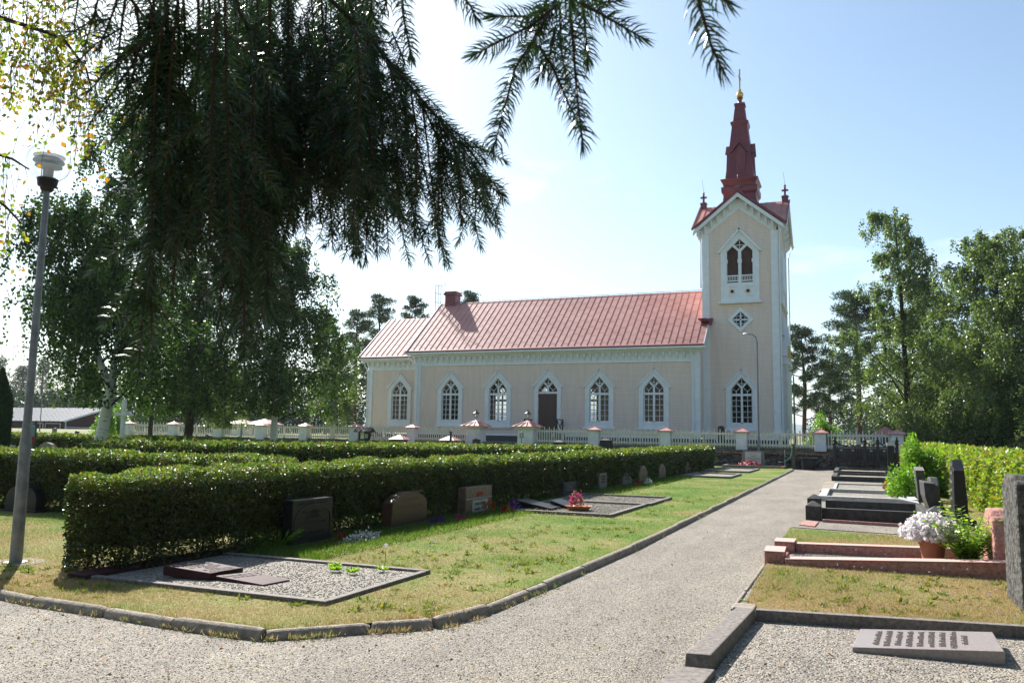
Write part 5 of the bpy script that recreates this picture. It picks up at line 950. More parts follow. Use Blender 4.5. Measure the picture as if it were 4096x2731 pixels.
# ================================================================== HEDGES
def hedge(label, path, wdt, ztop, m, seed, dens=2.5, kpx=.0034, lmin=.035, name='hedge', open_base=True, wob=.05, core=(.03, .02, .014)):
    """clipped hedge: leaves over a rounded box that follows path; path = [(x, y, ztop)], woody core inside"""
    t = thing(name, label, 'hedge'); rg = np.random.default_rng(seed)
    P = np.array([(x, y) for x, y, z in path], float); Z = np.array([z for x, y, z in path]); sg = np.diff(P, axis=0); L_ = np.concatenate([[0], np.cumsum(np.linalg.norm(sg, axis=1))])
    per_w = lambda s: (np.interp(s, L_, P[:, 0]), np.interp(s, L_, P[:, 1]), np.interp(s, L_, Z))
    st = np.linspace(0, L_[-1], 400); x, y, z = per_w(st); d = np.hypot(x, y); ls = np.maximum(lmin, kpx * d); per = 2 * z + wdt
    n_per = per * dens / (.31 * ls ** 2); cum = np.concatenate([[0], np.cumsum((n_per[1:] + n_per[:-1]) / 2 * np.diff(st))]); N = int(cum[-1])
    s = np.interp(rg.uniform(0, cum[-1], N), cum, st); x, y, z = per_w(s); i = np.clip(np.searchsorted(L_, s) - 1, 0, len(sg) - 1); T = sg[i] / np.linalg.norm(sg[i], axis=1)[:, None]; Nn = np.c_[T[:, 1], -T[:, 0]]
    u = rg.uniform(0, 1, N) * (2 * z + wdt); side = np.where(u < z, -1, np.where(u > z + wdt, 1, 0)); hw = wdt / 2
    lat = np.where(side == 0, u - z - hw, side * hw); zz = np.where(side == 0, z, np.where(side < 0, u, 2 * z + wdt - u))
    # rounded shoulders
    r = .16; ex = np.abs(lat) - (hw - r); ez = zz - (z - r); c = (ex > 0) & (ez > 0); ln = np.hypot(ex, ez) + 1e-9; lat = np.where(c, np.sign(lat) * (hw - r + ex / ln * r), lat); zz = np.where(c, z - r + ez / ln * r, zz)
    un = wob * (np.sin(s * 1.7 + seed) * .5 + np.sin(s * 4.3 + zz * 3) * .5 + np.sin(s * 9.1 + lat * 7 + zz * 8) * .45)
    lat += np.where(side != 0, side * (un - (z - zz) * .0), 0); zz += np.where(side == 0, un * .8, 0)
    dep = rg.exponential(.05, N) - .03; dep = np.minimum(dep, .17); nx = np.where(side != 0, side, lat / hw * .5); nz = np.where(side == 0, 1, np.clip((zz - z + .2) * 3, -.2, 1)); 
    lat -= nx * dep; zz -= np.maximum(nz, 0) * dep * (side == 0)
    zz = np.maximum(zz, .02)
    X = x + Nn[:, 0] * lat; Y = y + Nn[:, 1] * lat; Pn = np.c_[X, Y, zz]
    OUT = np.c_[Nn * nx[:, None], nz]; D = OUT * .3 + rg.normal(size=(N, 3)) * .7; D[:, 2] += .1
    keep = np.ones(N, bool)
    if open_base: keep = rg.uniform(size=N) < np.clip(.25 + zz / .35, 0, 1)
    lsz = np.maximum(lmin, kpx * np.hypot(X, Y)) * rg.uniform(.7, 1.25, N)
    ends = []
    for e, (k0, k1) in enumerate(((0, 1), (-1, -2))):
        p0 = P[k0]; tdir = (P[k0] - P[k1]) / np.linalg.norm(P[k0] - P[k1]); nd = np.array([tdir[1], -tdir[0]]); zt = Z[k0]; l_ = max(lmin, kpx * np.hypot(*p0)); n = int(wdt * zt * dens * 1.2 / (.31 * l_ * l_))
        a = rg.uniform(-hw, hw, n); h = rg.uniform(.02, zt, n); o = rg.exponential(.04, n); bulge = .1 * (1 - (a / hw) ** 2) - o + .05 * np.sin(h * 7 + a * 5); Q = p0 + nd * a[:, None] + tdir * bulge[:, None]
        kk = rg.uniform(size=n) < np.clip(.2 + h / .4, 0, 1); ends.append((np.c_[Q, h][kk], (np.c_[np.tile(tdir, (n, 1)), np.full(n, .2)] * .8 + rg.normal(size=(n, 3)) * .6)[kk], (l_ * rg.uniform(.7, 1.3, n))[kk]))
    Pn = np.vstack([Pn[keep]] + [e[0] for e in ends]); D = np.vstack([D[keep]] + [e[1] for e in ends]); lsz = np.concatenate([lsz[keep]] + [e[2] for e in ends])
    OUT = np.vstack([OUT[keep], np.zeros((len(Pn) - keep.sum(), 3)) + [0, -.8, .4]])
    # stray shoots on the top
    k = int(L_[-1] * 4); s = rg.uniform(0, L_[-1], k); x, y, z = per_w(s); 
    for q in range(4):
        a = rg.uniform(-hw, hw, k) if q == 0 else a; Pn = np.vstack([Pn, np.c_[x + a * .7, y + rg.normal(size=k) * .008, z + .03 * q + .02]]); D = np.vstack([D, rg.normal(size=(k, 3)) * .6 + [0, 0, .5]]); OUT = np.vstack([OUT, np.tile([0, 0, 1.], (k, 1))]); lsz = np.concatenate([lsz, np.maximum(lmin, kpx * np.hypot(x, y)) * .8])
    top = (OUT[:, 2] > .25) & (Pn[:, 2] > Z.min() - .16) if m == 'hedge' else np.zeros(len(Pn), bool)  # top layer takes the lighter leaf colour, sunlight painted onto it
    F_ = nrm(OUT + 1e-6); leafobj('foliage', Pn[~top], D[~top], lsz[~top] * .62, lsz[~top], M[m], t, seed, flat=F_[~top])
    if top.any(): leafobj('sunlit_top_shoots', Pn[top], D[top], lsz[top] * .62, lsz[top], M['sunlit_hedgetop'], t, seed + 1, flat=F_[top])
    # core and stems
    b = MB(); cw = hw - .17; n = max(2, int(L_[-1] / 1.5)); sv = np.linspace(.12, L_[-1] - .12, n + 1); x, y, z = per_w(sv); i = np.clip(np.searchsorted(L_, sv) - 1, 0, len(sg) - 1); T = sg[i] / np.linalg.norm(sg[i], axis=1)[:, None]; Nn = np.c_[T[:, 1], -T[:, 0]]
    V = []
    for k in range(n + 1):
        for a, h in ((-cw, .3), (cw, .3), (cw, z[k] - .17), (-cw, z[k] - .17)): V.append((x[k] + Nn[k, 0] * a, y[k] + Nn[k, 1] * a, h))
    F = [(0, 1, 2, 3), (4 * n + 3, 4 * n + 2, 4 * n + 1, 4 * n)]
    for k in range(n):
        for j in range(4): F.append((4 * k + j, 4 * k + (j + 1) % 4, 4 * k + 4 + (j + 1) % 4, 4 * k + 4 + j))
    b.add(V, F); b.build('woody_core', mat('hedge_core', core, None), t)
    b = MB(); rr = random.Random(seed); s_ = 0.05
    while s_ < min(L_[-1], 22):
        xx, yy, z_ = per_w(np.array([s_])); a = rr.uniform(-.8, .8) * hw; x0, y0 = float(xx[0]) + a, float(yy[0]) + rr.uniform(-.05, .05); b.tube([(x0, y0, 0), (x0 + rr.uniform(-.12, .12), y0 + rr.uniform(-.1, .1), .35), (x0 + rr.uniform(-.2, .2), y0 + rr.uniform(-.15, .15), float(z_[0]) * .8)], [.014, .01, .006], 4, cap=False); s_ += .07
    b.build('stems', M['twig'], t); return t
hedge('long clipped dark green hedge with sunlit top behind the row of headstones, nearest of all', [(-7.78, 6.86, 1.08), (-7.7, 12, 1.1), (-7.56, 20, 1.09), (-7.5, 32, 1.13), (-7.5, 46.2, 1.19)], .9, 0, 'hedge', 11)
hedge('short clipped hedge crossing behind the near lamp post, half behind the nearest hedge', [(-18.5, 11.45, 1.14), (-9.2, 11.9, 1.12)], 1.0, 0, 'hedge', 12)
def ln_(px, z, x): p = atX(px, 1750, x); return p.y
hedge('second long hedge row, dark side towards us, beyond the nearest hedge', [(-16.2, 14.2, 1.29), (-15.6, 20, 1.22), (-15, 30, 1.12), (-14.4, 48, 1.0)], 1.2, 0, 'hedge', 13, kpx=.0036)
hedge('third hedge row, a thin sunlit strip before the fence and pillars', [(-24.5, 26, 1.14), (-24.1, 35, 1.05), (-23.6, 49, .94)], 1.1, 0, 'hedge', 14, kpx=.0038)
hedge('far left hedge behind the small headstones, at the foot of the white birch', [(-40, 29.5, 1.24), (-26, 30.3, 1.2)], 1.1, 0, 'hedge', 15, kpx=.0034)
hedge('bright yellow-green hedge along the right side of the graves', [(3.85, 9, 1.35), (3.75, 14, 1.38), (3.45, 20, 1.36), (3.0, 30, 1.4), (2.85, 47, 1.45)], .95, 0, 'ivy', 16, kpx=.005, lmin=.06, wob=.07, core=(.05, .07, .015), open_base=False)
# ================================================================== TREES
def fol(name, P, D, wd, ln, m, t, seed): return leafobj(name, np.array(P), np.array(D), wd, ln, M[m], t, seed)
def birch(label, leaders, env, N, lsz, m, seed, r0=.25, z0=0., skirt=.8, trunkmat='birchbark', first=.14, name='birch_tree', strand=1.5, gapf=.35, limbs=60, cat='birch'):
    """leaders: list of polylines (base first). env: f(h01) -> crown radius at that height fraction. Hanging strands from arching limbs."""
    t = thing(name, label, cat); rg = np.random.default_rng(seed); rr = random.Random(seed); tb = MB(); lb = MB(); Ps = []; Ds = []; roots = []
    for li, Ld in enumerate(leaders):
        Ld = [Vector(p) for p in Ld]; m_ = len(Ld); base_r = r0 * (1 if li == 0 else .6)
        tb.tube(Ld, [base_r * (1 - .9 * k / (m_ - 1)) + .015 for k in range(m_)], 10)
        zz = [p.z for p in Ld]; zb, zt = zz[0] if li == 0 else zz[1], zz[-1]
        def at(z):
            for k in range(m_ - 1):
                if z <= Ld[k + 1].z or k == m_ - 2: f = (z - Ld[k].z) / max(.01, Ld[k + 1].z - Ld[k].z); return Ld[k].lerp(Ld[k + 1], max(0, min(1, f)))
        nl = int(limbs / len(leaders)); 
        for k in range(nl):
            h = first + (1 - first) * ((k + rr.random()) / nl) ** .9; z = Ld[0].z + (zt - Ld[0].z) * h; o = at(z); R = env(h) * rr.choice([.5, .75, .95, 1.12, 1.2]); az = k * 2.4 + rr.uniform(-.5, .5); rise = R * rr.uniform(.25, .8) * (1.1 - h * .4)
            dx, dy = math.cos(az), math.sin(az); pts = [o, o + Vector((dx * R * .35, dy * R * .35, rise * .6)), o + Vector((dx * R * .75, dy * R * .75, rise * 1.)), o + Vector((dx * R, dy * R, rise * .85))]
            lb.tube(pts, [.05 * r0 / .25 * (1.2 - h), .035 * (1.2 - h), .022, .008], 5, cap=False); roots.append((pts, R, h))
    # strands
    W = np.array([R_ ** .6 * (1 if h < .96 else .6) for _, R_, h in roots]); W = W / W.sum(); per = 34; ns = N // per
    ch_ = rg.choice(len(roots), ns, p=W); holes = rg.normal(size=(int(8 + gapf * 10), 3))
    for c in ch_:
        pts, R, h = roots[c]; f = rg.uniform(.12, 1) ** .7 * 3; k = min(int(f), 2); f -= k; p = pts[k].lerp(pts[k + 1], f); a = rg.normal(size=3) * .18 * R * .5; p0 = np.array(p) + a * [1, 1, .6]
        ln = strand * rg.uniform(.35, 1.3) * (1.1 - h * .45); dr = rg.normal(size=2) * .22; q = np.linspace(0, 1, per); jit = rg.normal(size=(per, 3)) * .085
        X = np.stack([p0[0] + dr[0] * q * ln, p0[1] + dr[1] * q * ln, p0[2] + .12 * np.sin(q * 2) - q * ln], 1) + jit; Ps.append(X); Ds.append(rg.normal(size=(per, 3)) * .6 + [0, 0, -.55])
    P = np.vstack(Ps); D = np.vstack(Ds); ok = P[:, 2] > leaders[0][0][2] + skirt; P, D = P[ok], D[ok]
    s = lsz * rg.uniform(.6, 1.25, len(P))
    tb.build('trunk', M[trunkmat], t, smooth=True); lb.build('limbs', M['bark'], t, smooth=True); leafobj('crown', P, D, s * .7, s, M[m], t, seed); return t
def pp(px, py, Y): return atY(px, py, Y)
def dpt(px, dep, z=0.):
    d = _ray(px, 1743); d = Vector((d.x, d.y)).normalized(); fwd = Vector((-math.sin(R_(22.4)), math.cos(R_(22.4)))); t = dep / d.dot(fwd); return Vector((d.x * t, d.y * t, z))
def hz(py, px, dep): return CAMH + (1743 + (px - 2048) * .0175 - py) / 3300 * dep
def egg(pk, R, lo=.4, top=.25):
    return lambda h: R * (lo + (1 - lo) * min(1, h / pk)) if h < pk else R * (top + (1 - top) * ((1 - h) / (1 - pk)) ** .75)
# left: big two-leader birch with white trunk
D0 = 38; B = dpt(390, D0); q1 = dpt(430, D0); q2 = dpt(490, D0); q3 = dpt(455, D0 - 1)
z = lambda py, px=400, d=D0: hz(py, px, d)
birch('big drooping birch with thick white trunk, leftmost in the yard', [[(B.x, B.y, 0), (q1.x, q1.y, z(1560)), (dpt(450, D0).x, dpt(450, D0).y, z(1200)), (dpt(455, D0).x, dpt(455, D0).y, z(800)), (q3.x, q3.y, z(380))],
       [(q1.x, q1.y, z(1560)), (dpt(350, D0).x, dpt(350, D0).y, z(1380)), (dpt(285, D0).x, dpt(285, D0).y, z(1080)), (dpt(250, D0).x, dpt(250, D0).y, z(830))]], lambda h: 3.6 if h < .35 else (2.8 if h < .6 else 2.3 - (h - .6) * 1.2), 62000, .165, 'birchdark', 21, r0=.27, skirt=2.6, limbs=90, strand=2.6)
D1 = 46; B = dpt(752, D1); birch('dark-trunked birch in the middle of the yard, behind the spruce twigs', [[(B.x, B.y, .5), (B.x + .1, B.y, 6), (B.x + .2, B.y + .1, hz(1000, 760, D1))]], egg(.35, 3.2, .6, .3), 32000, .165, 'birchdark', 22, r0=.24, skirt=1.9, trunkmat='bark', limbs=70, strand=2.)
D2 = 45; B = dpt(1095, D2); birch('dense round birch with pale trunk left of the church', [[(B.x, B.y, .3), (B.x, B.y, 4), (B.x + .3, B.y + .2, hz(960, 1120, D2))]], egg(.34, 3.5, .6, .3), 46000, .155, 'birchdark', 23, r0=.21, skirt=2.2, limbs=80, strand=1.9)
D3 = 62; B = dpt(1335, D3); birch('small light green birch near the left end of the church', [[(B.x, B.y, 1.1), (B.x, B.y, hz(1390, 1335, D3))]], egg(.4, 1.9, .6, .4), 16000, .13, 'birch', 24, r0=.1, skirt=.9, limbs=34, strand=1.3)
D3 = 52; B = dpt(890, D3); birch('small light green birch beside the far globe lamp', [[(B.x, B.y, .9), (B.x, B.y, hz(1440, 890, D3))]], egg(.4, 1.9, .6, .4), 16000, .125, 'birch', 25, r0=.1, skirt=.9, limbs=34, strand=1.2)
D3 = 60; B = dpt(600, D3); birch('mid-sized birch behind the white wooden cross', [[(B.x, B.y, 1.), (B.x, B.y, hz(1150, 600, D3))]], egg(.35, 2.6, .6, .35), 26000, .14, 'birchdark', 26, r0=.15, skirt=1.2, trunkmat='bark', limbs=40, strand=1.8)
# right: tall open birch, wide birches at the right edge
D4 = 58; B = dpt(3640, D4); birch('tall airy birch right of the church with open slender top', [[(B.x, B.y, 1.), (B.x - .1, B.y, 6), (dpt(3625, D4).x, B.y, 12), (dpt(3610, D4).x, B.y, hz(830, 3600, D4))]], lambda h: 4.3 if h < .12 else (4.3 if h < .45 else 2.7 if h < .62 else 2.3 * (1.2 - h) + 1.1), 40000, .17, 'birch', 27, r0=.26, first=.05, skirt=.3, trunkmat='bark', limbs=66, strand=1.5)
D5 = 52; B = dpt(4010, D5); birch('broad light green birch at the right picture edge', [[(B.x, B.y, .9), (B.x, B.y, 7), (B.x + .2, B.y, hz(930, 4010, D5))]], egg(.42, 4.2, .85, .34), 56000, .165, 'birch', 28, r0=.22, first=.05, skirt=.3, trunkmat='bark', limbs=80, strand=1.5)
B = dpt(3850, 63); birch('medium birch between the airy birch and the broad edge birch', [[(B.x, B.y, 1.1), (B.x, B.y, hz(1370, 3850, 63))]], egg(.4, 4.2, .95, .4), 42000, .19, 'birch', 29, r0=.18, first=.03, skirt=.0, trunkmat='bark', limbs=54, strand=1.6)
B = dpt(4230, 48); birch('birch standing mostly outside the right picture edge', [[(B.x, B.y, .9), (B.x, B.y, hz(1020, 4230, 48))]], egg(.4, 4.2, .95, .4), 40000, .15, 'birch', 30, r0=.18, first=.03, skirt=.0, trunkmat='bark', limbs=50, strand=1.6)
# pines
def pine(label, px, dep, ytop, ybot, Rpx, seed, m='pine', first=.45, N=9000, shape='round', z0=None, cs=.17, name='pine_tree', cat='pine'):
    t = thing(name, label, cat); rg = np.random.default_rng(seed); rr = random.Random(seed); B = dpt(px, dep); z0 = 1.2 if z0 is None else z0; zt = hz(ytop, px, dep); R = Rpx / 3300 * dep; H = zt - z0
    tb = MB(); tb.tube([(B.x, B.y, z0), (B.x + rr.uniform(-.3, .3), B.y, z0 + H * .5), (B.x + rr.uniform(-.2, .2), B.y, zt - .3)], [.02 * H * .6 + .08, .012 * H + .05, .03], 8); tb.build('trunk', M['pinebark'], t, smooth=True)
    lb = MB(); C = []; nl = int(26 if shape == 'round' else 40)
    for k in range(nl):
        h = first + (1 - first) * (k + .5) / nl; hh = (h - first) / (1 - first); r = R * ((1 - hh ** 2.2) * .85 + .22) * rr.uniform(.55, 1.1) if shape == 'round' else R * (1.06 - hh) * rr.uniform(.75, 1.1) + .15
        az = k * 2.4; dx, dy = math.cos(az), math.sin(az); zz = z0 + H * h; up = r * (.35 if shape == 'round' else -.18); lb.tube([(B.x, B.y, zz), (B.x + dx * r * .6, B.y + dy * r * .6, zz + up * .4), (B.x + dx * r, B.y + dy * r, zz + up)], [.06, .04, .015], 4, cap=False)
        nc = 4 if shape == 'round' else 5
        for j in range(nc):
            f = .4 + .6 * (j + 1) / nc; C.append((B.x + dx * r * f + rr.uniform(-.2, .2) * R * .5, B.y + dy * r * f + rr.uniform(-.2, .2) * R * .5, zz + up * f + .1, max(.28, R * .2) * rr.uniform(.6, 1.15)))
    lb.build('limbs', M['pinebark'], t); C = np.array(C); k = rg.integers(0, len(C), N); u = nrm(rg.normal(size=(N, 3))); rad = rg.uniform(.2, 1, N) ** .6; P = C[k, :3] + u * (rad * C[k, 3])[:, None] * [1.25, 1.25, .55]; D = u * .6 + rg.normal(size=(N, 3)) * .5 + [0, 0, .35]
    s = cs * rg.uniform(.7, 1.3, N); leafobj('crown', P, D, s * .3, s * 1.5, M[m], t, seed); return t
pine('slender pine with bare trunk just left of the church, leftmost of three', 1415, 85, 1250, 1700, 110, 41, first=.35, N=9000, cs=.22)
pine('tall pine behind the left end of the church, middle of three', 1505, 92, 1190, 1700, 105, 42, first=.3, N=11000, cs=.24)
pine('pine crown above the chancel roof', 1645, 100, 1192, 1700, 70, 43, first=.55, N=8000, cs=.24); pine('round pine crown peeping over the nave roof beside the chimney', 1872, 110, 1172, 1600, 70, 44, first=.6, N=8000, cs=.25)
pine('dark pine behind the dense round birch', 1300, 95, 1270, 1700, 80, 45, first=.35, N=9000, cs=.24)
pine('straight pine right of the tower', 3215, 88, 1318, 1700, 115, 46, first=.2, N=14000, cs=.24); pine('shorter pine between tower pine and the tall airy birch', 3325, 95, 1450, 1700, 80, 47, first=.3, N=9000, cs=.24)
pine('big dense dark pine left of the airy birch', 3440, 84, 1190, 1600, 165, 48, first=.3, N=22000, cs=.25); pine('dome-topped dark pine behind the airy birch', 3730, 86, 1128, 1600, 150, 49, first=.35, N=20000, cs=.25)
far = [(-25, 120, 1290, 40), (70, 230, 1470, 90), (150, 240, 1440, 100), (-30, 230, 1430, 110), (250, 230, 1400, 110), (340, 200, 1460, 90)]
for i, (px, dp, yt, rp) in enumerate(far): (i > 0) and pine(['far spruce at the left picture edge, tallest of the far ones', 'hazy far spruce just left of the near lamp post', 'hazy far spruce right behind the near lamp post', 'far spruce cut by the left picture edge', 'far spruce behind the big two-leader birch', 'far spruce right of the barn ridge'][i], px, dp, yt, 1700, rp, 60 + i, shape='cone', first=.12, N=7000, cs=.5, name='spruce_tree', cat='spruce')
# darker wood filling the gaps low behind the yard and on the right
def mass(name, label, cols, zb, seed, N, cs, m):
    rg = np.random.default_rng(seed); Ps = []; 
    for (x, y, r, h) in cols:
        n = N // len(cols); a = rg.uniform(0, 6.28, n); hh = rg.uniform(0, 1, n); rr_ = r * np.sqrt(np.clip(1 - (hh * 1.02) ** 2.4, 0, 1)) * (.55 + .45 * rg.uniform(size=n) ** .5) * (1 + .22 * np.sin(a * 3 + hh * 9)); Ps.append(np.c_[x + rr_ * np.cos(a), y + rr_ * np.sin(a), zb + hh * h])
    P = np.vstack(Ps); s = cs * rg.uniform(.7, 1.3, len(P)); return leafobj(name, P, rg.normal(size=P.shape), s * .6, s, M[m], None, seed)
rr = random.Random(8)
cols = [(*dpt(px, 105 + rr.uniform(-8, 14))[:2], rr.uniform(2.5, 4), hz(1530 + rr.uniform(-60, 50), px, 105)) for px in range(560, 1480, 55)]
tag(mass('woodland', '', cols, .6, 71, 60000, .34, 'pine'), 'dark far woodland edge seen under the yard birches', 'woodland', kind='stuff')
cols = [(*dpt(px, 120 + rr.uniform(-8, 14))[:2], rr.uniform(3, 4.5), hz(1600 + rr.uniform(-40, 50), px, 120)) for px in range(3340, 4400, 60)]
tag(mass('woodland', '', cols, .6, 72, 50000, .36, 'pine'), 'far woodland edge behind the right-hand birches', 'woodland', kind='stuff')
cols = [(*dpt(px, 180 + rr.uniform(-8, 14))[:2], rr.uniform(5, 8), hz(1600 + rr.uniform(-60, 30), px, 180)) for px in range(-200, 620, 55)]
tag(mass('woodland', '', cols, .6, 73, 40000, .6, 'pine'), 'hazy forest behind the barn', 'woodland', kind='stuff')
def bush(name, label, c, r, h, N, ls, m, seed, stems=True, cat='shrub'):
    t = thing(name, label, cat); rg = np.random.default_rng(seed); n = N; u = nrm(rg.normal(size=(n, 3))); u[:, 2] = np.abs(u[:, 2]); rad = rg.uniform(.25, 1, n) ** .45; lump = 1 + .2 * np.sin(u[:, 0] * 6 + seed) + .15 * np.sin(u[:, 1] * 9 + u[:, 2] * 7)
    P = np.array(c) + u * [r, r, h] * (rad * lump)[:, None]; s = ls * rg.uniform(.7, 1.3, n); leafobj('foliage', P, u * .6 + rg.normal(size=(n, 3)) * .5 + [0, 0, -.1], s * .55, s, M[m], t, seed)
    b = MB(); rr = random.Random(seed)
    for k in range(14): a = rr.uniform(0, 6.28); q = rr.uniform(.2, .8); b.tube([(c[0], c[1], c[2]), (c[0] + q * r * .5 * math.cos(a), c[1] + q * r * .5 * math.sin(a), c[2] + h * .45), (c[0] + q * r * math.cos(a), c[1] + q * r * math.sin(a), c[2] + h * .85)], [.02 * r, .014 * r, .006 * r], 4, cap=False)
    b.build('stems', M['twig'], t); return t
# columnar thuja at the left edge, bushes
B = dpt(-12, 32); t = thing('columnar_thuja', 'dense dark columnar thuja cut by the left picture edge', 'thuja'); rg = np.random.default_rng(81); n = 26000; hh = rg.uniform(0, 1, n); a = rg.uniform(0, 6.28, n); r_ = .42 * np.clip(np.minimum(.75 + hh * 2, (1 - hh) * 3.2), 0, 1) * rg.uniform(.8, 1.03, n); P = np.c_[B.x + r_ * np.cos(a), B.y + r_ * np.sin(a), hh * hz(1478, 0, 32) * 1.0]
leafobj('foliage', P, np.c_[np.cos(a) * .3, np.sin(a) * .3, np.full(n, .9)] + rg.normal(size=(n, 3)) * .25, .05, .1, M['pine'], t, 81); MB().tube([(B.x, B.y, 0), (B.x, B.y, 3.4)], [.06, .02], 6).build('trunk', M['bark'], t)
B = dpt(455, 72); bush('round_bush', 'round fresh green bush beside the barn gable', (B.x, B.y, 1.1), 1.5, 2.2, 7000, .2, 'bush', 82); B = dpt(428, 66); bush('young_tree', 'small light green sapling in front of the barn gable', (B.x, B.y, 1.3), .6, 2.6, 3500, .15, 'bush', 83, cat='sapling')
B = dpt(3292, 62); bush('round_bush', 'bright green lilac bush behind the fence, right of the tower', (B.x, B.y, 1.1), 1.15, 2.2, 5000, .17, 'bush', 84)
bush('climber_shrub', 'tall fresh green leafy shrub among the right-hand graves', (1.85, 28.3, 0), .62, 1.55, 5200, .13, 'bush', 85); bush('climber_shrub', 'low spreading green foot of the shrub above the pale kerb', (1.35, 26.3, .1), .55, .75, 2400, .09, 'bush', 86)
# lime green honeysuckle in the red plot: arching stems with paired leaves
def leafy(label, c, n, H, spread, ls, m, seed, per=13, name='leafy_shrub'):
    t = thing(name, label, 'shrub'); rr = random.Random(seed); b = MB(); P = []; D = []
    for k in range(n):
        a = rr.uniform(0, 6.28); s = spread * rr.uniform(.3, 1); h = H * rr.uniform(.5, 1); pts = [Vector(c) + Vector((math.cos(a) * s * f ** 1.3, math.sin(a) * s * f ** 1.3, h * (f - .25 * f * f * (s / spread)))) for f in (0, .35, .7, 1)]
        b.tube(pts, [.006, .005, .004, .002], 4, cap=False)
        for j in range(per):
            f = (.12 + .88 * j / (per - 1)) * 3; i = min(int(f), 2); p = pts[i].lerp(pts[i + 1], f - i); az = j * 1.57 + rr.random()
            for q in (0, math.pi): dd = Vector((math.cos(az + q), math.sin(az + q), rr.uniform(-.15, .4))); P.append(p + dd * .01); D.append(dd)
    b.build('stems', M['stem'], t); P = np.array([tuple(p) for p in P]); D = np.array([tuple(d) for d in D]); rg = np.random.default_rng(seed); s = ls * rg.uniform(.6, 1.2, len(P)); leafobj('foliage', P, D, s * .55, s, M[m], t, seed, flat=np.array([0, 0, 1.])); return t
leafy('lime green leafy bush beside the white petunias in the red granite plot', (1.3, 12.05, .03), 80, .85, .55, .072, 'lime', 91); leafy('thin upright lime green sprays behind the petunias, reaching in front of the obelisk', (1.0, 12.4, .03), 12, 1.0, .32, .075, 'lime', 92, 10)
# flowers
def flowers(name, label, c, r, h, N, ls, petal, seed, leaf='bush', nl=None, fl=.35):
    t = thing(name, label, 'flowers'); rg = np.random.default_rng(seed)
    def pt(n, lo): u = nrm(rg.normal(size=(n, 3))); u[:, 2] = np.abs(u[:, 2]); return np.array(c) + u * [r[0], r[1], h] * (rg.uniform(lo, 1, n) ** .5)[:, None] * (1 + .12 * rg.normal(size=n))[:, None], u
    P, u = pt(N, .6); K = 4; PP = np.repeat(P, K, 0); DD = nrm(rg.normal(size=(N * K, 3)) + np.repeat(u, K, 0) * .15); leafobj('petals', PP, DD, ls * .95, ls * .8, M[petal], t, seed, flat=np.repeat(u, K, 0))
    P, u = pt(nl or N * 2, .1); leafobj('leaves', P * [1, 1, .96], u * .5 + rg.normal(size=P.shape) * .5, ls * .4, ls * 1.1, M[leaf], t, seed + 1); return t
def pot(t, x, y, z, r, h, m='terracotta'): MB().lathe([(0, 0), (r * .68, 0), (r * .92, h * .85), (r, h * .85), (r * 1.02, h), (r * .9, h), (r * .85, h * .8), (0, h * .78)], (x, y, z), 22).build('pot', M[m], t, smooth=True)
t = flowers('potted_petunias', 'big ball of white petunias in a terracotta pot on the red granite plot', (.9, 12.15, .38), (.31, .31), .29, 1500, .05, 'wpetal', 101, 'lime', 160); pot(t, .92, 12.15, .04, .17, .32)
t = flowers('potted_flowers', 'low terracotta bowl of pink flowers on the twin gravel plots', (-5.45, 17.0, .16), (.17, .17), .3, 120, .04, 'mpetal', 102, 'bush', 260); MB().lathe([(0, 0), (.16, 0), (.27, .1), (.29, .12), (.25, .1), (0, .08)], (-5.4, 16.95, .05), 24).build('pot', M['terracotta'], t, smooth=True)
flowers('alyssum', 'white alyssum carpet in the shade before the dark arched headstone', (-6.55, 10.35, 0), (.18, .55), .2, 520, .022, 'wpetal', 103, 'birchdark'); flowers('begonia', 'dark red flowers right in front of the dark arched headstone', (-6.78, 10.1, .05), (.06, .28), .16, 26, .03, 'rpetal', 104, 'birchdark')
flowers('viola', 'purple violas at the foot of the brown headstone', (-6.7, 13.0, 0), (.15, .3), .17, 90, .045, 'ppetal', 105, 'birchdark'); flowers('viola', 'magenta violas just right of the purple ones by the brown headstone', (-6.65, 13.75, 0), (.12, .25), .17, 70, .045, 'mpetal', 106, 'birchdark')
flowers('petunia', 'red petunias before the inscribed rose grey headstone', (-6.5, 15.7, 0), (.15, .2), .2, 90, .05, 'rpetal', 107, 'bush'); flowers('petunia', 'violet petunias behind the red ones at the rose grey headstone', (-6.55, 16.1, .02), (.15, .2), .24, 80, .05, 'ppetal', 108, 'bush'); flowers('marigold', 'orange marigolds close to the rose grey headstone', (-6.75, 15.3, .05), (.1, .35), .3, 40, .04, 'opetal', 109, 'birchdark')
flowers('begonia', 'red flowers before the arched light headstone in the hedge row', (-6.6, 27.0, 0), (.15, .3), .2, 40, .055, 'rpetal', 110); flowers('white_lily', 'white star-shaped flowers right of the red ones in the hedge row', (-6.4, 27.8, .0), (.15, .3), .28, 40, .07, 'wpetal', 111)
flowers('wreath_flowers', 'red and white flowers lying before the grey memorial stone', (-5.5, 49.8, .14), (.62, .2), .26, 60, .1, 'rpetal', 112, 'wpetal', 120); t = flowers('begonia', 'small bowl of red flowers on the flat thin-kerbed grave', (1.15, 31.0, .1), (.22, .22), .25, 60, .08, 'rpetal', 113); MB().lathe([(0, 0), (.2, 0), (.25, .1), (0, .09)], (1.15, 31.0, .03), 16).build('pot', M['pale'], t)
flowers('yellow_tagetes', 'tiny yellow flowers at the right corner of the memorial plot', (-3.9, 48.0, 0), (.6, .4), .12, 30, .05, 'opetal', 114)
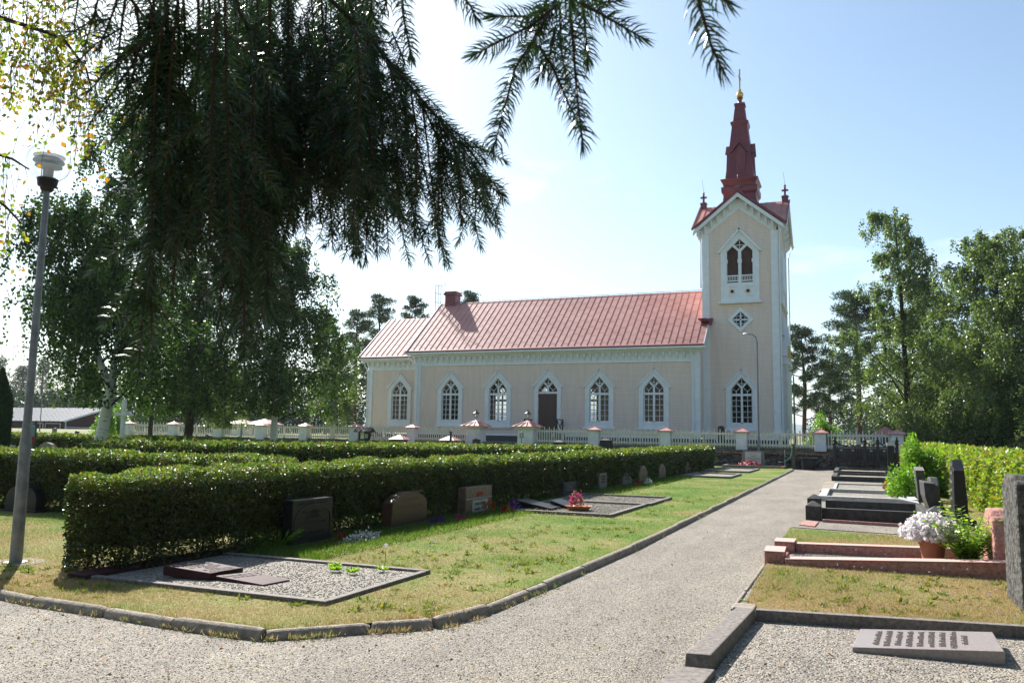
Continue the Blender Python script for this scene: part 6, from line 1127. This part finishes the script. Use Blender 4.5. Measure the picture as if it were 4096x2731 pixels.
t = thing('fern', 'narrow-leaved fern tuft under the near hedge, left of the arched headstone', 'fern'); rg = np.random.default_rng(115); n = 260; a = rg.uniform(0, 6.28, n); leafobj('fronds', np.c_[-7.2 + .05 * np.cos(a), 9.25 + .05 * np.sin(a), np.full(n, .02)] + np.c_[np.cos(a), np.sin(a), np.ones(n)] * rg.uniform(0, .25, n)[:, None], np.c_[np.cos(a), np.sin(a), rg.uniform(.2, 1, n)], .02, .16, M['bush'], t, 115)

# unseen trees added behind the viewer to shade the graves from open sky
rr = random.Random(77); cols = [(rr.uniform(-24, 22), rr.uniform(-22, -9), rr.uniform(3, 4.5), rr.uniform(12, 17)) for _ in range(14)] + [(-14, -3.5, 3, 12), (12, -1, 3.5, 13), (13, 6, 3, 12)]
tag(mass('woodland', '', cols, 1.2, 78, 42000, .55, 'birchdark'), 'dense unseen trees added behind the viewer to block sky light', 'woodland', kind='stuff')

rr = random.Random(79); cols = [(9.5 + rr.uniform(0, 4) + max(0, y - 12) * .25, y, rr.uniform(2.6, 3.6), rr.uniform(11, 15)) for y in range(-8, 30, 4)]  # unseen row, added to keep open sky off the shaded hedge face
tag(mass('woodland', '', cols, .2, 79, 36000, .55, 'birchdark'), 'dense unseen trees added to the right of the viewer to block sky light', 'woodland', kind='stuff')
for i, (px, dp, r, h) in enumerate(((3560, 57, 1.3, 2.2), (3700, 54, 1.9, 3.2), (3810, 56, 2.2, 4), (3920, 53, 2.2, 3.6), (4030, 52, 2.3, 4.2), (4140, 50, 2.3, 4))):
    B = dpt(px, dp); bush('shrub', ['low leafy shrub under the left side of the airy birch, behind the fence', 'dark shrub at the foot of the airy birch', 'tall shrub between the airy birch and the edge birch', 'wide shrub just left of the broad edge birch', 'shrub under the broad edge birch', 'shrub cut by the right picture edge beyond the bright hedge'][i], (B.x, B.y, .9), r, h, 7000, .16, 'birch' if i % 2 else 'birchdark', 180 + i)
# ================================================================== LAWN BLADES, GRAVEL STONES, LITTER
def inpoly(X, Y, poly):
    c = np.zeros(len(X), bool); n = len(poly); j = n - 1
    for i in range(n):
        xi, yi = poly[i]; xj, yj = poly[j]; c ^= ((yi > Y) != (yj > Y)) & (X < (xj - xi) * (Y - yi) / (yj - yi + 1e-12) + xi); j = i
    return c
PLOTS = [(-7.4, -4.38, 6.45, 8.45), (-6.75, -4.4, 15.9, 21.6), (-1.1, 1.7, 11.3, 13.05), (-.62, 1.45, 18.2, 22.6), (-6.8, -4.6, 34.5, 38.2), (-6.8, -4.6, 41, 46), (-8.4, -7.3, 7.1, 47)]
def blades(name, poly, N, y0, y1, x0, x1, seed, hgt, wk, zg):
    rg = np.random.default_rng(seed); v = rg.uniform(0, 1, N); Y = 1 / (1 / y0 + (1 / y1 - 1 / y0) * v); X = rg.uniform(x0, x1, N); ok = inpoly(X, Y, poly)
    for a, b_, c, d in PLOTS: ok &= ~((X > a) & (X < b_) & (Y > c) & (Y < d))
    X, Y = X[ok], Y[ok]; n = len(X); d = np.hypot(X, Y); h = hgt * rg.uniform(.5, 1.3, n) * (1 + .35 * np.sin(X * 2.1) * np.sin(Y * 1.7)); wd = np.maximum(.0035, wk * d); a = rg.uniform(0, 6.28, n); le = rg.normal(size=(n, 2)) * (h * .5)[:, None]
    s = np.c_[np.cos(a), np.sin(a), np.zeros(n)] * (wd / 2)[:, None]; P = np.c_[X, Y, np.full(n, zg)]; V = np.stack([P - s, P + s, P + np.c_[le, h]], 1).reshape(-1, 3); return npmesh(name, V, np.arange(n * 3).reshape(n, 3), M['blade'])
lp = KL + [(-3.3, 51), (-60, 51)]
tag(blades('grass', lp, 520000, 5.4, 34, -17, -3., 201, .024, .0006, .055), kind='stuff', label='short green and sun-dried lawn grass on the left', cat='grass')
rp = [(-1.0, 8.16), (-.9, 7.98), (1.4, 8.27), (4, 8.6), (4, 36), (1.8, 36), (1.8, 16.4), (1.0, 16.2), (1.0, 15.7), (-1.1, 16.1), (-1.07, 11.3)]
tag(blades('grass', rp, 210000, 8, 34, -1.1, 3.6, 202, .03, .0006, .025), kind='stuff', label='dry yellowish lawn grass between the right-hand graves', cat='grass')
# dense taller grass at the headstone feet and kerb edge
rg = np.random.default_rng(203); n = 26000; Y = 1 / (1 / 8.6 + (1 / 40 - 1 / 8.6) * rg.uniform(0, 1, n)); X = -6.55 + rg.uniform(-.75, .55, n) ; P = np.c_[X, Y, np.full(n, .05)]; h = rg.uniform(.05, .12, n); a = rg.uniform(0, 6.28, n); s = np.c_[np.cos(a), np.sin(a), np.zeros(n)] * (.0004 * np.hypot(X, Y))[:, None]
ok = np.ones(n, bool)
for q in PLOTS: ok &= ~((X > q[0]) & (X < q[1]) & (Y > q[2]) & (Y < q[3]))
V = np.stack([P - s, P + s, P + np.c_[rg.normal(size=(n, 2)) * .03, h]], 1)[ok]; tag(npmesh('tall_grass', V.reshape(-1, 3), np.arange(len(V) * 3).reshape(-1, 3), leafmat('lush_grass', [(.05, .1, .02), (.09, .16, .035), (.17, .22, .06)], .4, .5, .2)), kind='stuff', label='lusher green grass along the headstone row', cat='grass')
def stones(name, N, x0, x1, y0, y1, s0, s1, m, seed, inside, z):
    rg = np.random.default_rng(seed); v = rg.uniform(0, 1, N); Y = 1 / (1 / y0 + (1 / y1 - 1 / y0) * v); X = rg.uniform(x0, x1, N); ok = inside(X, Y); X, Y = X[ok], Y[ok]; n = len(X); r = rg.uniform(s0, s1, n) * rg.uniform(.7, 1.3, n)
    O = np.array([(1, 0, 0), (0, 1, 0), (-1, 0, 0), (0, -1, 0), (0, 0, 1), (0, 0, -1)], float); a = rg.uniform(0, 6.28, n); ca, sa = np.cos(a), np.sin(a); V = O[None] * (r[:, None] * rg.uniform(.6, 1.2, (n, 6)))[..., None] * [1, .8, .4]; Vx = V[..., 0] * ca[:, None] - V[..., 1] * sa[:, None]; Vy = V[..., 0] * sa[:, None] + V[..., 1] * ca[:, None]
    V = np.stack([Vx + X[:, None], Vy + Y[:, None], V[..., 2] + z + r[:, None] * .25], -1).reshape(-1, 3); T = np.array([(0, 1, 4), (1, 2, 4), (2, 3, 4), (3, 0, 4), (1, 0, 5), (2, 1, 5), (3, 2, 5), (0, 3, 5)]); F = (np.arange(n)[:, None, None] * 6 + T[None]).reshape(-1, 3); return npmesh(name, V, F, m)
def peb(name, cols):
    m = leafmat(name, cols, 0., .85, .2); return m
pg = peb('pebbles', [(.09, .085, .078), (.25, .24, .215), (.2, .18, .155), (.34, .325, .295), (.27, .22, .175), (.47, .45, .42)]); pw = peb('pale_pebbles', [(.16, .148, .128), (.28, .264, .236), (.38, .36, .328), (.24, .2, .16), (.46, .44, .405)])
lawnL = KL + [(-3.3, 51), (-60, 51)]; front = [(-1.1, 4), (-.95, 6), (-.86, 7.85), (1.7, 8.25), (4, 8.5), (4, 3)]
tag(stones('gravel_stones', 70000, -9.5, 2.5, 3.4, 15, .0035, .007, pg, 211, lambda X, Y: ~inpoly(X, Y, lawnL) & ~inpoly(X, Y, front) & ~inpoly(X, Y, rp), 0), kind='stuff', label='loose grey gravel stones on the path', cat='gravel')
tag(stones('gravel_stones', 16000, -1.1, 2.6, 4.6, 8.4, .0045, .009, pw, 212, lambda X, Y: inpoly(X, Y, front), .008), kind='stuff', label='paler coarse gravel stones on the nearest right-hand grave', cat='gravel')
tag(stones('gravel_stones', 6000, -7.25, -4.52, 6.55, 8.35, .006, .012, pw, 213, lambda X, Y: X < 99, .074), kind='stuff', label='pale gravel stones inside the corner grave', cat='gravel')
tag(stones('gravel_stones', 9000, -.82, 1.5, 11.6, 12.8, .008, .014, pw, 214, lambda X, Y: X < 99, .036), kind='stuff', label='pale gravel stones inside the red granite plot', cat='gravel')
tag(stones('gravel_stones', 14000, -6.7, -4.5, 16, 21.5, .01, .016, pw, 215, lambda X, Y: X < 99, .074), kind='stuff', label='pale gravel stones inside the twin plots', cat='gravel')
# fallen leaves and clover heads
rg = np.random.default_rng(221); n = 2800; Y = 1 / (1 / 4. + (1 / 22 - 1 / 4.) * rg.uniform(0, 1, n)); X = rg.uniform(-9.5, 2.5, n); r = rg.normal(size=(n, 3)) * .5; r[:, 2] *= .3
tag(leafobj('fallen_leaves', np.c_[X, Y, np.full(n, .02) + .05 * inpoly(X, Y, lawnL)], r, .018 * rg.uniform(.5, 1.5, n), .026 * rg.uniform(.5, 1.6, n), leafmat('fallen_leaf', [(.45, .33, .14), (.5, .42, .25), (.35, .12, .05), (.55, .5, .36), (.2, .1, .05)], .1, .8, .1), None, 221, flat=np.array([0, 0, 1.])), 'scattered yellow and rust fallen leaves on gravel and lawn', 'fallen leaves', kind='stuff')
n = 2600; Y = 1 / (1 / 8.8 + (1 / 26 - 1 / 8.8) * rg.uniform(0, 1, n)); X = -6.4 + np.abs(rg.normal(size=n)) * .9; ok = X < -3.2; X, Y = X[ok], Y[ok]; n = len(X); P = np.repeat(np.c_[X, Y, .085 + rg.uniform(0, .03, n)], 4, 0)
tag(leafobj('clover_flowers', P, rg.normal(size=(n * 4, 3)), .011, .013, leafmat('clover_head', [(.7, .68, .6), (.55, .48, .35), (.3, .2, .12)], .2, .8, .1), None, 222), 'small white clover heads scattered in the lawn by the headstones', 'clover', kind='stuff')
n = 130; X = np.r_[rg.uniform(-5.5, -3.4, n // 2), rg.uniform(-1, 2.4, n // 2)]; Y = np.r_[rg.uniform(8.5, 15, n // 2), rg.uniform(8.4, 17, n // 2)]; P = np.repeat(np.c_[X, Y, .1 + rg.uniform(0, .05, n)], 4, 0)
tag(leafobj('bluebells', P, rg.normal(size=(len(P), 3)) * .6 + [0, 0, .6], .014, .02, leafmat('bellflower', [(.25, .2, .6), (.35, .28, .7)], .3, .7, .1), None, 223), 'tiny violet harebells scattered in the dry grass', 'harebells', kind='stuff')
# weeds in the corner grave and a dandelion clock
t = thing('weed_tuft', 'small green weed rosettes growing in the corner grave gravel', 'weeds'); n = 150; k = rg.integers(0, 4, n); C = np.array([(-5.5, 8.15, .09), (-5.1, 7.9, .09), (-5.35, 7.95, .09), (-4.9, 8.2, .09)]); a = rg.uniform(0, 6.28, n)
leafobj('leaves', C[k], np.c_[np.cos(a), np.sin(a), rg.uniform(.3, 1, n)], .02, .1, M['lime'], t, 224)
t = thing('dandelion_clock', 'single white dandelion seed head on a tall stalk in the left lawn', 'dandelion'); p = atz(1538, 2280, .06); MB().tube([p, p + Vector((.01, 0, .26))], .003, 5).build('stalk', M['stem'], t); MB().lathe([(0, -.022), (.016, -.016), (.022, 0), (.016, .016), (0, .022)], p + Vector((.01, 0, .28)), 12).build('seed_head', M['wpetal'], t)
rg = np.random.default_rng(231); nt = 260; ii = rg.integers(1, len(KP) - 1, nt); ii = np.where(rg.uniform(size=nt) < .55, rg.integers(0, 8, nt), ii); ff = rg.uniform(size=nt); KA = np.array(KP); C = KA[ii] + (KA[np.minimum(ii + 1, len(KP) - 1)] - KA[ii]) * ff[:, None]; off = np.where(rg.uniform(size=nt) < .6, .09, -.1) * rg.uniform(.8, 1.3, nt); C = C + np.c_[-off * .7, off * .7 * 1.0]
k = 16; Q = np.repeat(np.c_[C, np.full(nt, .01) + .05 * (off > 0)], k, 0) + np.c_[rg.normal(size=(nt * k, 2)) * .025, np.zeros(nt * k)]; Dv = rg.normal(size=(nt * k, 3)) * .6 + [0, 0, .9]
tag(leafobj('edge_grass', Q, Dv, .006, .05 * rg.uniform(.4, 1.3, nt * k), M['blade'], None, 232), 'grass tufts and weeds creeping over the kerb stones', 'grass', kind='stuff')
rg = np.random.default_rng(241); nt = 620; C = np.vstack([np.c_[rg.uniform(-6, -3.3, 360), 1 / (1 / 6.3 + (1 / 24 - 1 / 6.3) * rg.uniform(size=360))], np.c_[rg.uniform(-1, 2.2, 170), rg.uniform(8.3, 11.2, 170)], np.c_[rg.uniform(-9.5, -6, 90), rg.uniform(5.8, 7, 90)]]); ok = np.ones(nt, bool)
for q in PLOTS: ok &= ~((C[:, 0] > q[0] - .05) & (C[:, 0] < q[1] + .05) & (C[:, 1] > q[2] - .05) & (C[:, 1] < q[3] + .05))
C = C[ok]; nt = len(C); k = 14; sz = np.repeat(rg.uniform(.2, 1.05, nt) ** 2, k); Q = np.repeat(np.c_[C, np.where(C[:, 0] > -2, .03, .06)], k, 0) + np.c_[rg.normal(size=(nt * k, 2)) * .03, np.zeros(nt * k)]
tag(leafobj('lawn_weeds', Q, rg.normal(size=(nt * k, 3)) * [1, 1, .4] + [0, 0, .5], .014 * (.6 + sz), .03 + .045 * sz, leafmat('weed_leaves', [(.08, .14, .035), (.13, .19, .05), (.22, .22, .08), (.32, .22, .1)], .35, .6, .2), None, 242), 'low green weed rosettes and tufts scattered through the lawns', 'weeds', kind='stuff')
# ================================================================== NEAR SPRUCE TWIGS
def needled(pts, r0, rg, Pn, Dn, Ln, sb, nl=.021, dens=900, tip=True):
    """needles along a twig polyline (world points)"""
    P = np.array([tuple(p) for p in pts]); sg = np.diff(P, axis=0); ll = np.linalg.norm(sg, axis=1); L_ = ll.sum(); n = int(L_ * dens); s = np.linspace(0, L_, n) + rg.normal(size=n) * .0004; s = np.clip(s, 0, L_ - 1e-6); c = np.concatenate([[0], np.cumsum(ll)]); i = np.clip(np.searchsorted(c, s) - 1, 0, len(ll) - 1); f = (s - c[i]) / ll[i]; Q = P[i] + sg[i] * f[:, None]; T = sg[i] / ll[i][:, None]
    A = nrm(np.cross(T, np.array([.31, .9, .2]))); B = np.cross(T, A); ga = np.arange(n) * 2.39996 + rg.normal(size=n) * .25; rnd = A * np.cos(ga)[:, None] + B * np.sin(ga)[:, None]; ang = rg.uniform(.98, 1.3, n); ang = np.where(s > L_ - .022, ang * (.25 + .75 * (L_ - s) / .022), ang)
    D = T * np.cos(ang)[:, None] + rnd * np.sin(ang)[:, None]; Pn.append(Q); Dn.append(np.stack([D, T], 1)); Ln.append(nl * rg.uniform(.82, 1.1, n) * (1 - .25 * (s > L_ - .01))); sb.tube([tuple(p) for p in P], [r0 * (1 - .55 * k / (len(P) - 1)) for k in range(len(P))], 5)
def needlemesh(name, Pn, Dn, Ln, parent, wk=.0013, seed=0):
    P = np.vstack(Pn); DD = np.vstack(Dn); L_ = np.concatenate(Ln)[:, None]; D, T = DD[:, 0], DD[:, 1]; rg = np.random.default_rng(seed); S_ = nrm(np.cross(D, rg.normal(size=D.shape))); w_ = wk * .5
    mid = P + D * L_ * .55; tip = P + (D + T * .3) * L_ * .98; V = np.stack([P - S_ * w_ * .8, P + S_ * w_ * .8, mid + S_ * w_, mid - S_ * w_, tip], 1).reshape(-1, 3); n = len(P); b = np.arange(n)[:, None] * 5
    return npmesh(name, V, [b + [0, 1, 2, 3], b + [3, 2, 4]], M['spruce'], parent)
s7 = 1.7415
spruce = thing('spruce_tree', 'overhanging dark spruce branches filling the upper left foreground', 'spruce')
trunk = Vector((-1.5, -2.2, 0)); MB().tube([trunk, trunk + Vector((.1, 0, 3)), trunk + Vector((.1, .1, 8))], [.26, .2, .1], 14).build('trunk', M['pinebark'], spruce, smooth=True)
rs = np.random.default_rng(301); rr = random.Random(301)
def W(x, y, d): return atd(x * s7, y * s7, d * .74)      # full-view pixels and distance to a point in space
def branch(limb, r, pend, seed, nl=.024, dens=820, sub=True, wk=.0021):
    """limb: woody polyline; pend: hanging side twigs ((x,y,d) lists)"""
    rg = np.random.default_rng(seed); Pn, Dn, Ln = [], [], []; sb = MB(); o = MB(); o.tube(limb, [r * (1 - .75 * k / (len(limb) - 1)) for k in range(len(limb))], 8)
    for tw in pend:
        A = [Vector(p) for p in tw]; needled(A, .0022, rg, Pn, Dn, Ln, sb, nl, dens)
        if sub:
            L_ = sum((b - a).length for a, b in zip(A[:-1], A[1:])); k = .05; sgn = 1
            while k < L_ - .05:
                acc = 0
                for a, b in zip(A[:-1], A[1:]):
                    l_ = (b - a).length
                    if acc + l_ >= k: p = a.lerp(b, (k - acc) / l_); T = (b - a).normalized(); break
                    acc += l_
                side = T.cross(Vector(rg.normal(size=3))).normalized(); ln = rg.uniform(.05, .13) * min(1, (L_ - k) / .12 + .3); d1 = (T * .75 + side * .95 + Vector((0, 0, -.1))).normalized(); d2 = (d1 + Vector((0, 0, -.35))).normalized(); needled([p, p + d1 * ln * .5, p + d1 * ln * .5 + d2 * ln * .5], .0016, rg, Pn, Dn, Ln, sb, nl * .95, dens); k += rg.uniform(.07, .14)
    for a_ in (limb[1:],): needled([Vector(q) for q in a_], .002, rg, Pn, Dn, Ln, sb, nl, dens * 1.2)
    br = o.build('branch', M['bark'], spruce, smooth=True); sb.build('twigs', M['twig'], br); needlemesh('needles', Pn, Dn, Ln, br, wk, seed); return br
def hang(x0, y0, x1, y1, d0, d1=None, bow=12):
    bow = bow * 2.2 + rr.uniform(-14, 14); d1 = d0 if d1 is None else d1; return [W(x0, y0, d0), W(x0 * .66 + x1 * .34 + bow, y0 * .7 + y1 * .3, d0 * .7 + d1 * .3), W(x0 * .33 + x1 * .67 + bow * .6, y0 * .35 + y1 * .65, d0 * .35 + d1 * .65), W(x1, y1, d1)]
# lower outline of the hanging curtain in the picture, x -> y
EX = np.array([225, 260, 300, 335, 380, 430, 470, 510, 550, 600, 650, 700, 760, 800, 850, 880, 930, 985, 1020, 1060, 1100, 1140, 1155]); EY = np.array([285, 520, 850, 870, 640, 700, 640, 700, 840, 800, 560, 520, 540, 600, 610, 590, 560, 600, 595, 540, 565, 500, 450])
top_y = lambda x: -60 if x < 800 else np.interp(x, [800, 860, 930, 1010, 1100, 1160], [-30, 90, 180, 260, 370, 450])
# limb A: the big arching limb on the right of the curtain
groups = []
la = [trunk + Vector((.1, .05, 3.4)), W(560, -320, 1.7), W(700, -60, 2.0), W(850, 90, 2.1), W(960, 220, 2.2), W(1040, 310, 2.25), W(1120, 420, 2.3)]
pa = []
for x in np.linspace(740, 1120, 25):
    xt = x + rr.uniform(-12, 12); yt = float(np.interp(xt, [700, 850, 960, 1040, 1130], [-40, 95, 225, 315, 430])); yb = float(np.interp(x + 25, EX, EY)) * rr.uniform(.82, 1.0); pa.append(hang(xt, yt, xt + rr.uniform(5, 45), max(yb, yt + 70), rr.uniform(2.0, 2.4), None, rr.uniform(-6, 14)))
for x0, y0, x1, y1 in ((860, 110, 1015, 255), (960, 235, 1115, 372), (1020, 300, 1160, 460), (1060, 350, 1145, 505), (1000, 300, 1105, 570), (960, 330, 1022, 602), (900, 330, 985, 600), (880, 420, 940, 605), (870, 95, 905, 110)): pa.append(hang(x0, y0, x1, y1, 2.25, 2.3, 4))
branch(la, .006, pa, 311)
lb_ = [trunk + Vector((0, .1, 3.2)), W(420, -260, 1.4), W(520, -40, 1.7), W(600, 130, 1.95), W(680, 300, 2.1), W(730, 420, 2.15)]
pb = []
for x in np.linspace(480, 860, 38):
    yt = rr.uniform(-50, 260); yb = float(np.interp(x, EX, EY)) * rr.uniform(.62, 1.0); pb.append(hang(x + rr.uniform(-25, 10), yt, x + rr.uniform(-8, 25), max(yb, yt + 90), rr.uniform(1.8, 2.4), None, rr.uniform(-10, 12)))
for x in np.linspace(520, 900, 34):
    yt = rr.uniform(60, 420); pb.append(hang(x, yt, x + rr.uniform(-20, 40), min(yt + rr.uniform(120, 230), float(np.interp(x, EX, EY))), rr.uniform(1.9, 2.5)))
branch(lb_, .006, pb, 312, dens=780)
lc = [trunk + Vector((-.1, .1, 3.0)), W(300, -260, 1.3), W(380, -20, 1.5), W(390, 200, 1.6), W(370, 420, 1.65), W(335, 600, 1.7)]
pc = []
for x in np.linspace(345, 600, 36):
    yt = rr.uniform(-40, 420); yb = float(np.interp(x, EX, EY)) * rr.uniform(.7, 1.0); pc.append(hang(x + rr.uniform(-10, 25), yt, x + rr.uniform(-15, 12), max(yb, yt + 90), rr.uniform(1.5, 2.1), None, rr.uniform(-8, 8)))
for x0, y0, x1, y1 in ((385, 150, 300, 400), (400, 330, 345, 560), (370, 470, 290, 700), (350, 600, 315, 885), (350, 580, 285, 760), (355, 620, 350, 800), (560, 430, 552, 660), (552, 620, 560, 862), (520, 560, 505, 735), (600, 560, 585, 800), (420, 400, 395, 690), (430, 240, 425, 560), (600, 480, 612, 700)): pc.append(hang(x0, y0, x1, y1, 1.62, 1.62, 3))
branch(lc, .005, pc, 313, dens=760, nl=.022)
ld = [trunk + Vector((-.2, .1, 2.8)), W(150, -260, 1.3), W(260, -60, 1.5), W(330, 40, 1.6), W(400, 150, 1.7)]
pd = [hang(*a, 1.55, 1.6, 5) for a in ((265, -40, 222, 120), (290, -20, 265, 180), (310, 10, 285, 250), (345, 20, 310, 300), (330, 90, 205, 285), (360, 120, 328, 440), (395, 60, 345, 330), (380, -20, 372, 250), (330, -40, 320, 160), (215, -60, 195, 105), (185, -60, 170, 60), (420, -20, 415, 300), (455, 0, 440, 350), (350, 200, 255, 330), (500, -30, 480, 180), (420, 200, 400, 480))]
branch(ld, .005, pd, 314, dens=620)
# dense curtain behind, hanging straight from limbs above the picture
le = [trunk + Vector((.0, .2, 3.6)), W(500, -420, 1.6), W(640, -220, 2.2), W(760, -120, 2.5), W(820, -60, 2.6)]
pe = []
for x in np.linspace(520, 850, 34):
    yt = rr.uniform(-140, 80); pe.append(hang(x, yt, x + rr.uniform(-15, 30), float(np.interp(x, EX, EY)) * rr.uniform(.5, .85), rr.uniform(2.3, 2.9), None, rr.uniform(-8, 8)))
for x in np.linspace(400, 700, 26):
    yt = rr.uniform(150, 380); pe.append(hang(x, yt, x + rr.uniform(-15, 20), min(yt + 260, float(np.interp(x, EX, EY)) * .95), rr.uniform(2.0, 2.6), None, rr.uniform(-8, 8)))
branch(le, .006, pe, 315, dens=760, nl=.024)
# group of separate sprays at the top centre and right
lf = [trunk + Vector((.2, .1, 3.3)), W(900, -420, 1.0), W(1180, -200, 1.0), W(1300, -60, 1.02), W(1310, 0, 1.03)]
S3 = lambda X, Y, d: atd(1800 + X / 1.81, Y / 1.81, d)
pf = [[S3(800, 20, 1.05), S3(600, 180, 1.05), S3(380, 290, 1.06), S3(165, 405, 1.07)], [S3(780, -30, 1.06), S3(640, 240, 1.06), S3(470, 500, 1.07), S3(390, 800, 1.08), S3(312, 1090, 1.09)], [S3(870, -30, 1.0), S3(890, 300, 1.0), S3(920, 700, 1.01), S3(965, 1060, 1.02)], [S3(640, 330, 1.08), S3(760, 520, 1.08), S3(860, 760, 1.09), S3(925, 880, 1.09)],
      [S3(930, 20, 1.02), S3(1090, 100, 1.02), S3(1270, 205, 1.03), S3(1400, 280, 1.04)], [S3(720, 60, 1.1), S3(560, 120, 1.1), S3(300, 120, 1.1)], [S3(760, 200, 1.12), S3(720, 420, 1.12), S3(640, 560, 1.12)], [S3(900, -50, 1.1), S3(1100, 20, 1.1), S3(1230, 10, 1.1)], [S3(700, 0, 1.15), S3(600, 300, 1.15), S3(540, 480, 1.15)], [S3(960, 0, 1.14), S3(985, 260, 1.14), S3(1000, 460, 1.14)], [S3(800, 100, 1.13), S3(800, 330, 1.13), S3(840, 560, 1.13)]]
branch(lf, .004, pf, 316, nl=.0235, dens=1250, sub=False, wk=.0021)
lg = [trunk + Vector((.25, .1, 3.1)), W(1300, -420, .85), W(1560, -160, .82), W(1592, -40, .82)]
branch(lg, .003, [[S3(1780, -60, .82), S3(1840, 150, .82), S3(1890, 330, .83), S3(1985, 530, .84)], [S3(1900, -90, .85), S3(1990, 0, .85), S3(2030, 30, .85)]], 317, nl=.0235, dens=1100, sub=False, wk=.0021)
lh = [trunk + Vector((.15, .1, 3.2)), W(700, -420, 1.1), W(900, -120, 1.2), W(925, -20, 1.2)]
S2 = lambda X, Y, d: atd(1000 + X / 1.425, Y / 1.425, d)
branch(lh, .003, [[S2(865, -60, 1.2), S2(875, 100, 1.2), S2(920, 335, 1.2)], [S2(800, -80, 1.25), S2(760, 60, 1.25)], [S2(1180, -60, 1.1), S2(1260, 40, 1.1), S2(1290, 110, 1.1)], [S2(700, -60, 1.3), S2(690, 80, 1.3), S2(760, 170, 1.3)]], 318, nl=.0235, dens=1150, sub=False, wk=.0021)
# ================================================================== NEAR BIRCH, TOP LEFT
nb = thing('birch_tree', 'near birch whose thin drooping twigs with yellowing leaves hang in the top left corner', 'birch')
tx_, ty_ = -8.2, 1.2; MB().tube([(tx_, ty_, 0), (tx_ + .1, ty_, 3), (tx_, ty_ + .1, 8)], [.2, .15, .08], 12).build('trunk', M['birchbark'], nb, smooth=True)
S1 = lambda X, Y, d: atd(X / 1.742, Y / 1.742, d)
limbs = [[Vector((tx_, ty_, 5.2)), S1(-260, -60, 5.4), S1(0, 125, 4.9), S1(130, 165, 4.8), S1(300, 220, 4.8), S1(440, 270, 4.9), S1(600, 480, 5.0), S1(640, 640, 5.0)], [Vector((tx_, ty_, 5.8)), S1(-200, -260, 5.2), S1(120, -60, 5.2), S1(330, -20, 5.3), S1(520, 10, 5.4)], [Vector((tx_, ty_, 3.9)), S1(-260, 980, 5.6), S1(0, 1080, 5.2), S1(90, 1110, 5.1), S1(200, 1180, 5.1)], [Vector((tx_, ty_, 3.2)), S1(-200, 1380, 5.8), S1(0, 1405, 5.2), S1(60, 1460, 5.2), S1(150, 1560, 5.2)]]
lb2 = MB(); tw = MB(); P = []; D = []; rr = random.Random(401)
for L1 in limbs: lb2.tube(L1, [.016 * (1 - .8 * k / (len(L1) - 1)) + .002 for k in range(len(L1))], 6)
def strand(p, ln, dx, dy, dens=30):
    n = max(3, int(ln / .12)); pts = [p]
    for k in range(n): pts.append(pts[-1] + Vector((dx * .12 * (1 - k / n) + rr.uniform(-.02, .02), dy * .12 * (1 - k / n) + rr.uniform(-.02, .02), -.12 + .05 * (k == 0))))
    tw.tube(pts, [.003] + [.0018] * (len(pts) - 2) + [.001], 3, cap=False)
    for k in range(int(ln * dens)):
        f = rr.uniform(.05, 1) * n; i = min(int(f), n - 1); q = pts[i].lerp(pts[i + 1], f - i); dd = Vector((rr.uniform(-1, 1), rr.uniform(-1, 1), rr.uniform(-1.3, .1))).normalized(); P.append(q + dd * .02); D.append(dd)
for li, L1 in enumerate(limbs[:2]):
    for k in range(80 if li == 0 else 70):
        f = rr.uniform(1.0, len(L1) - 1.02); i = int(f); p = L1[i].lerp(L1[i + 1], f - i); strand(p + Vector((rr.uniform(-.25, .25), rr.uniform(-.3, .3), rr.uniform(-.1, .1))), rr.uniform(.3, .95) * (1 if li == 0 else .9) * rr.choice([.5, .8, 1]), rr.uniform(-.7, .7), rr.uniform(-.4, .4))
for X, Y, ln in ((60, 440, .45), (120, 500, .45), (250, 400, .4), (110, 300, .55), (450, 560, .25), (600, 640, .35), (560, 780, .3), (510, 930, .22), (40, 560, .3), (230, 600, .3), (140, 300, .5)): strand(S1(X, Y, 4.9), ln, rr.uniform(-.1, .1), 0, 26)
for k in range(9): i = rr.choice([2, 3]); p = limbs[2][i].lerp(limbs[2][i + 1] if i < 4 else limbs[2][i], rr.random()); strand(p, rr.uniform(.1, .3), .2, 0, 26)
for k in range(8): p = limbs[3][2].lerp(limbs[3][4], rr.random()); strand(p, rr.uniform(.12, .3), .1, 0, 34)
lb2.build('limbs', M['bark'], nb, smooth=True); tw.build('twigs', M['twig'], nb); rg = np.random.default_rng(402); s = .04 * rg.uniform(.55, 1.15, len(P)); leafobj('leaves', np.array([tuple(p) for p in P]), np.array([tuple(d) for d in D]), s * .72, s, M['birchnear'], nb, 402)

# ================================================================== AIR
hm = bpy.data.materials.new('haze'); hm.use_nodes = True; ht_ = hm.node_tree; ht_.nodes.clear(); ho = ht_.nodes.new('ShaderNodeOutputMaterial'); pv = ht_.nodes.new('ShaderNodeVolumePrincipled'); pv.inputs['Color'].default_value = (.86, .92, 1, 1); pv.inputs['Density'].default_value = .00013; pv.inputs['Anisotropy'].default_value = .35; ht_.links.new(pv.outputs[0], ho.inputs['Volume'])
tag(MB().box(-4990, 4990, -400, 6990, -1.2, 215).build('haze', hm), kind='stuff')
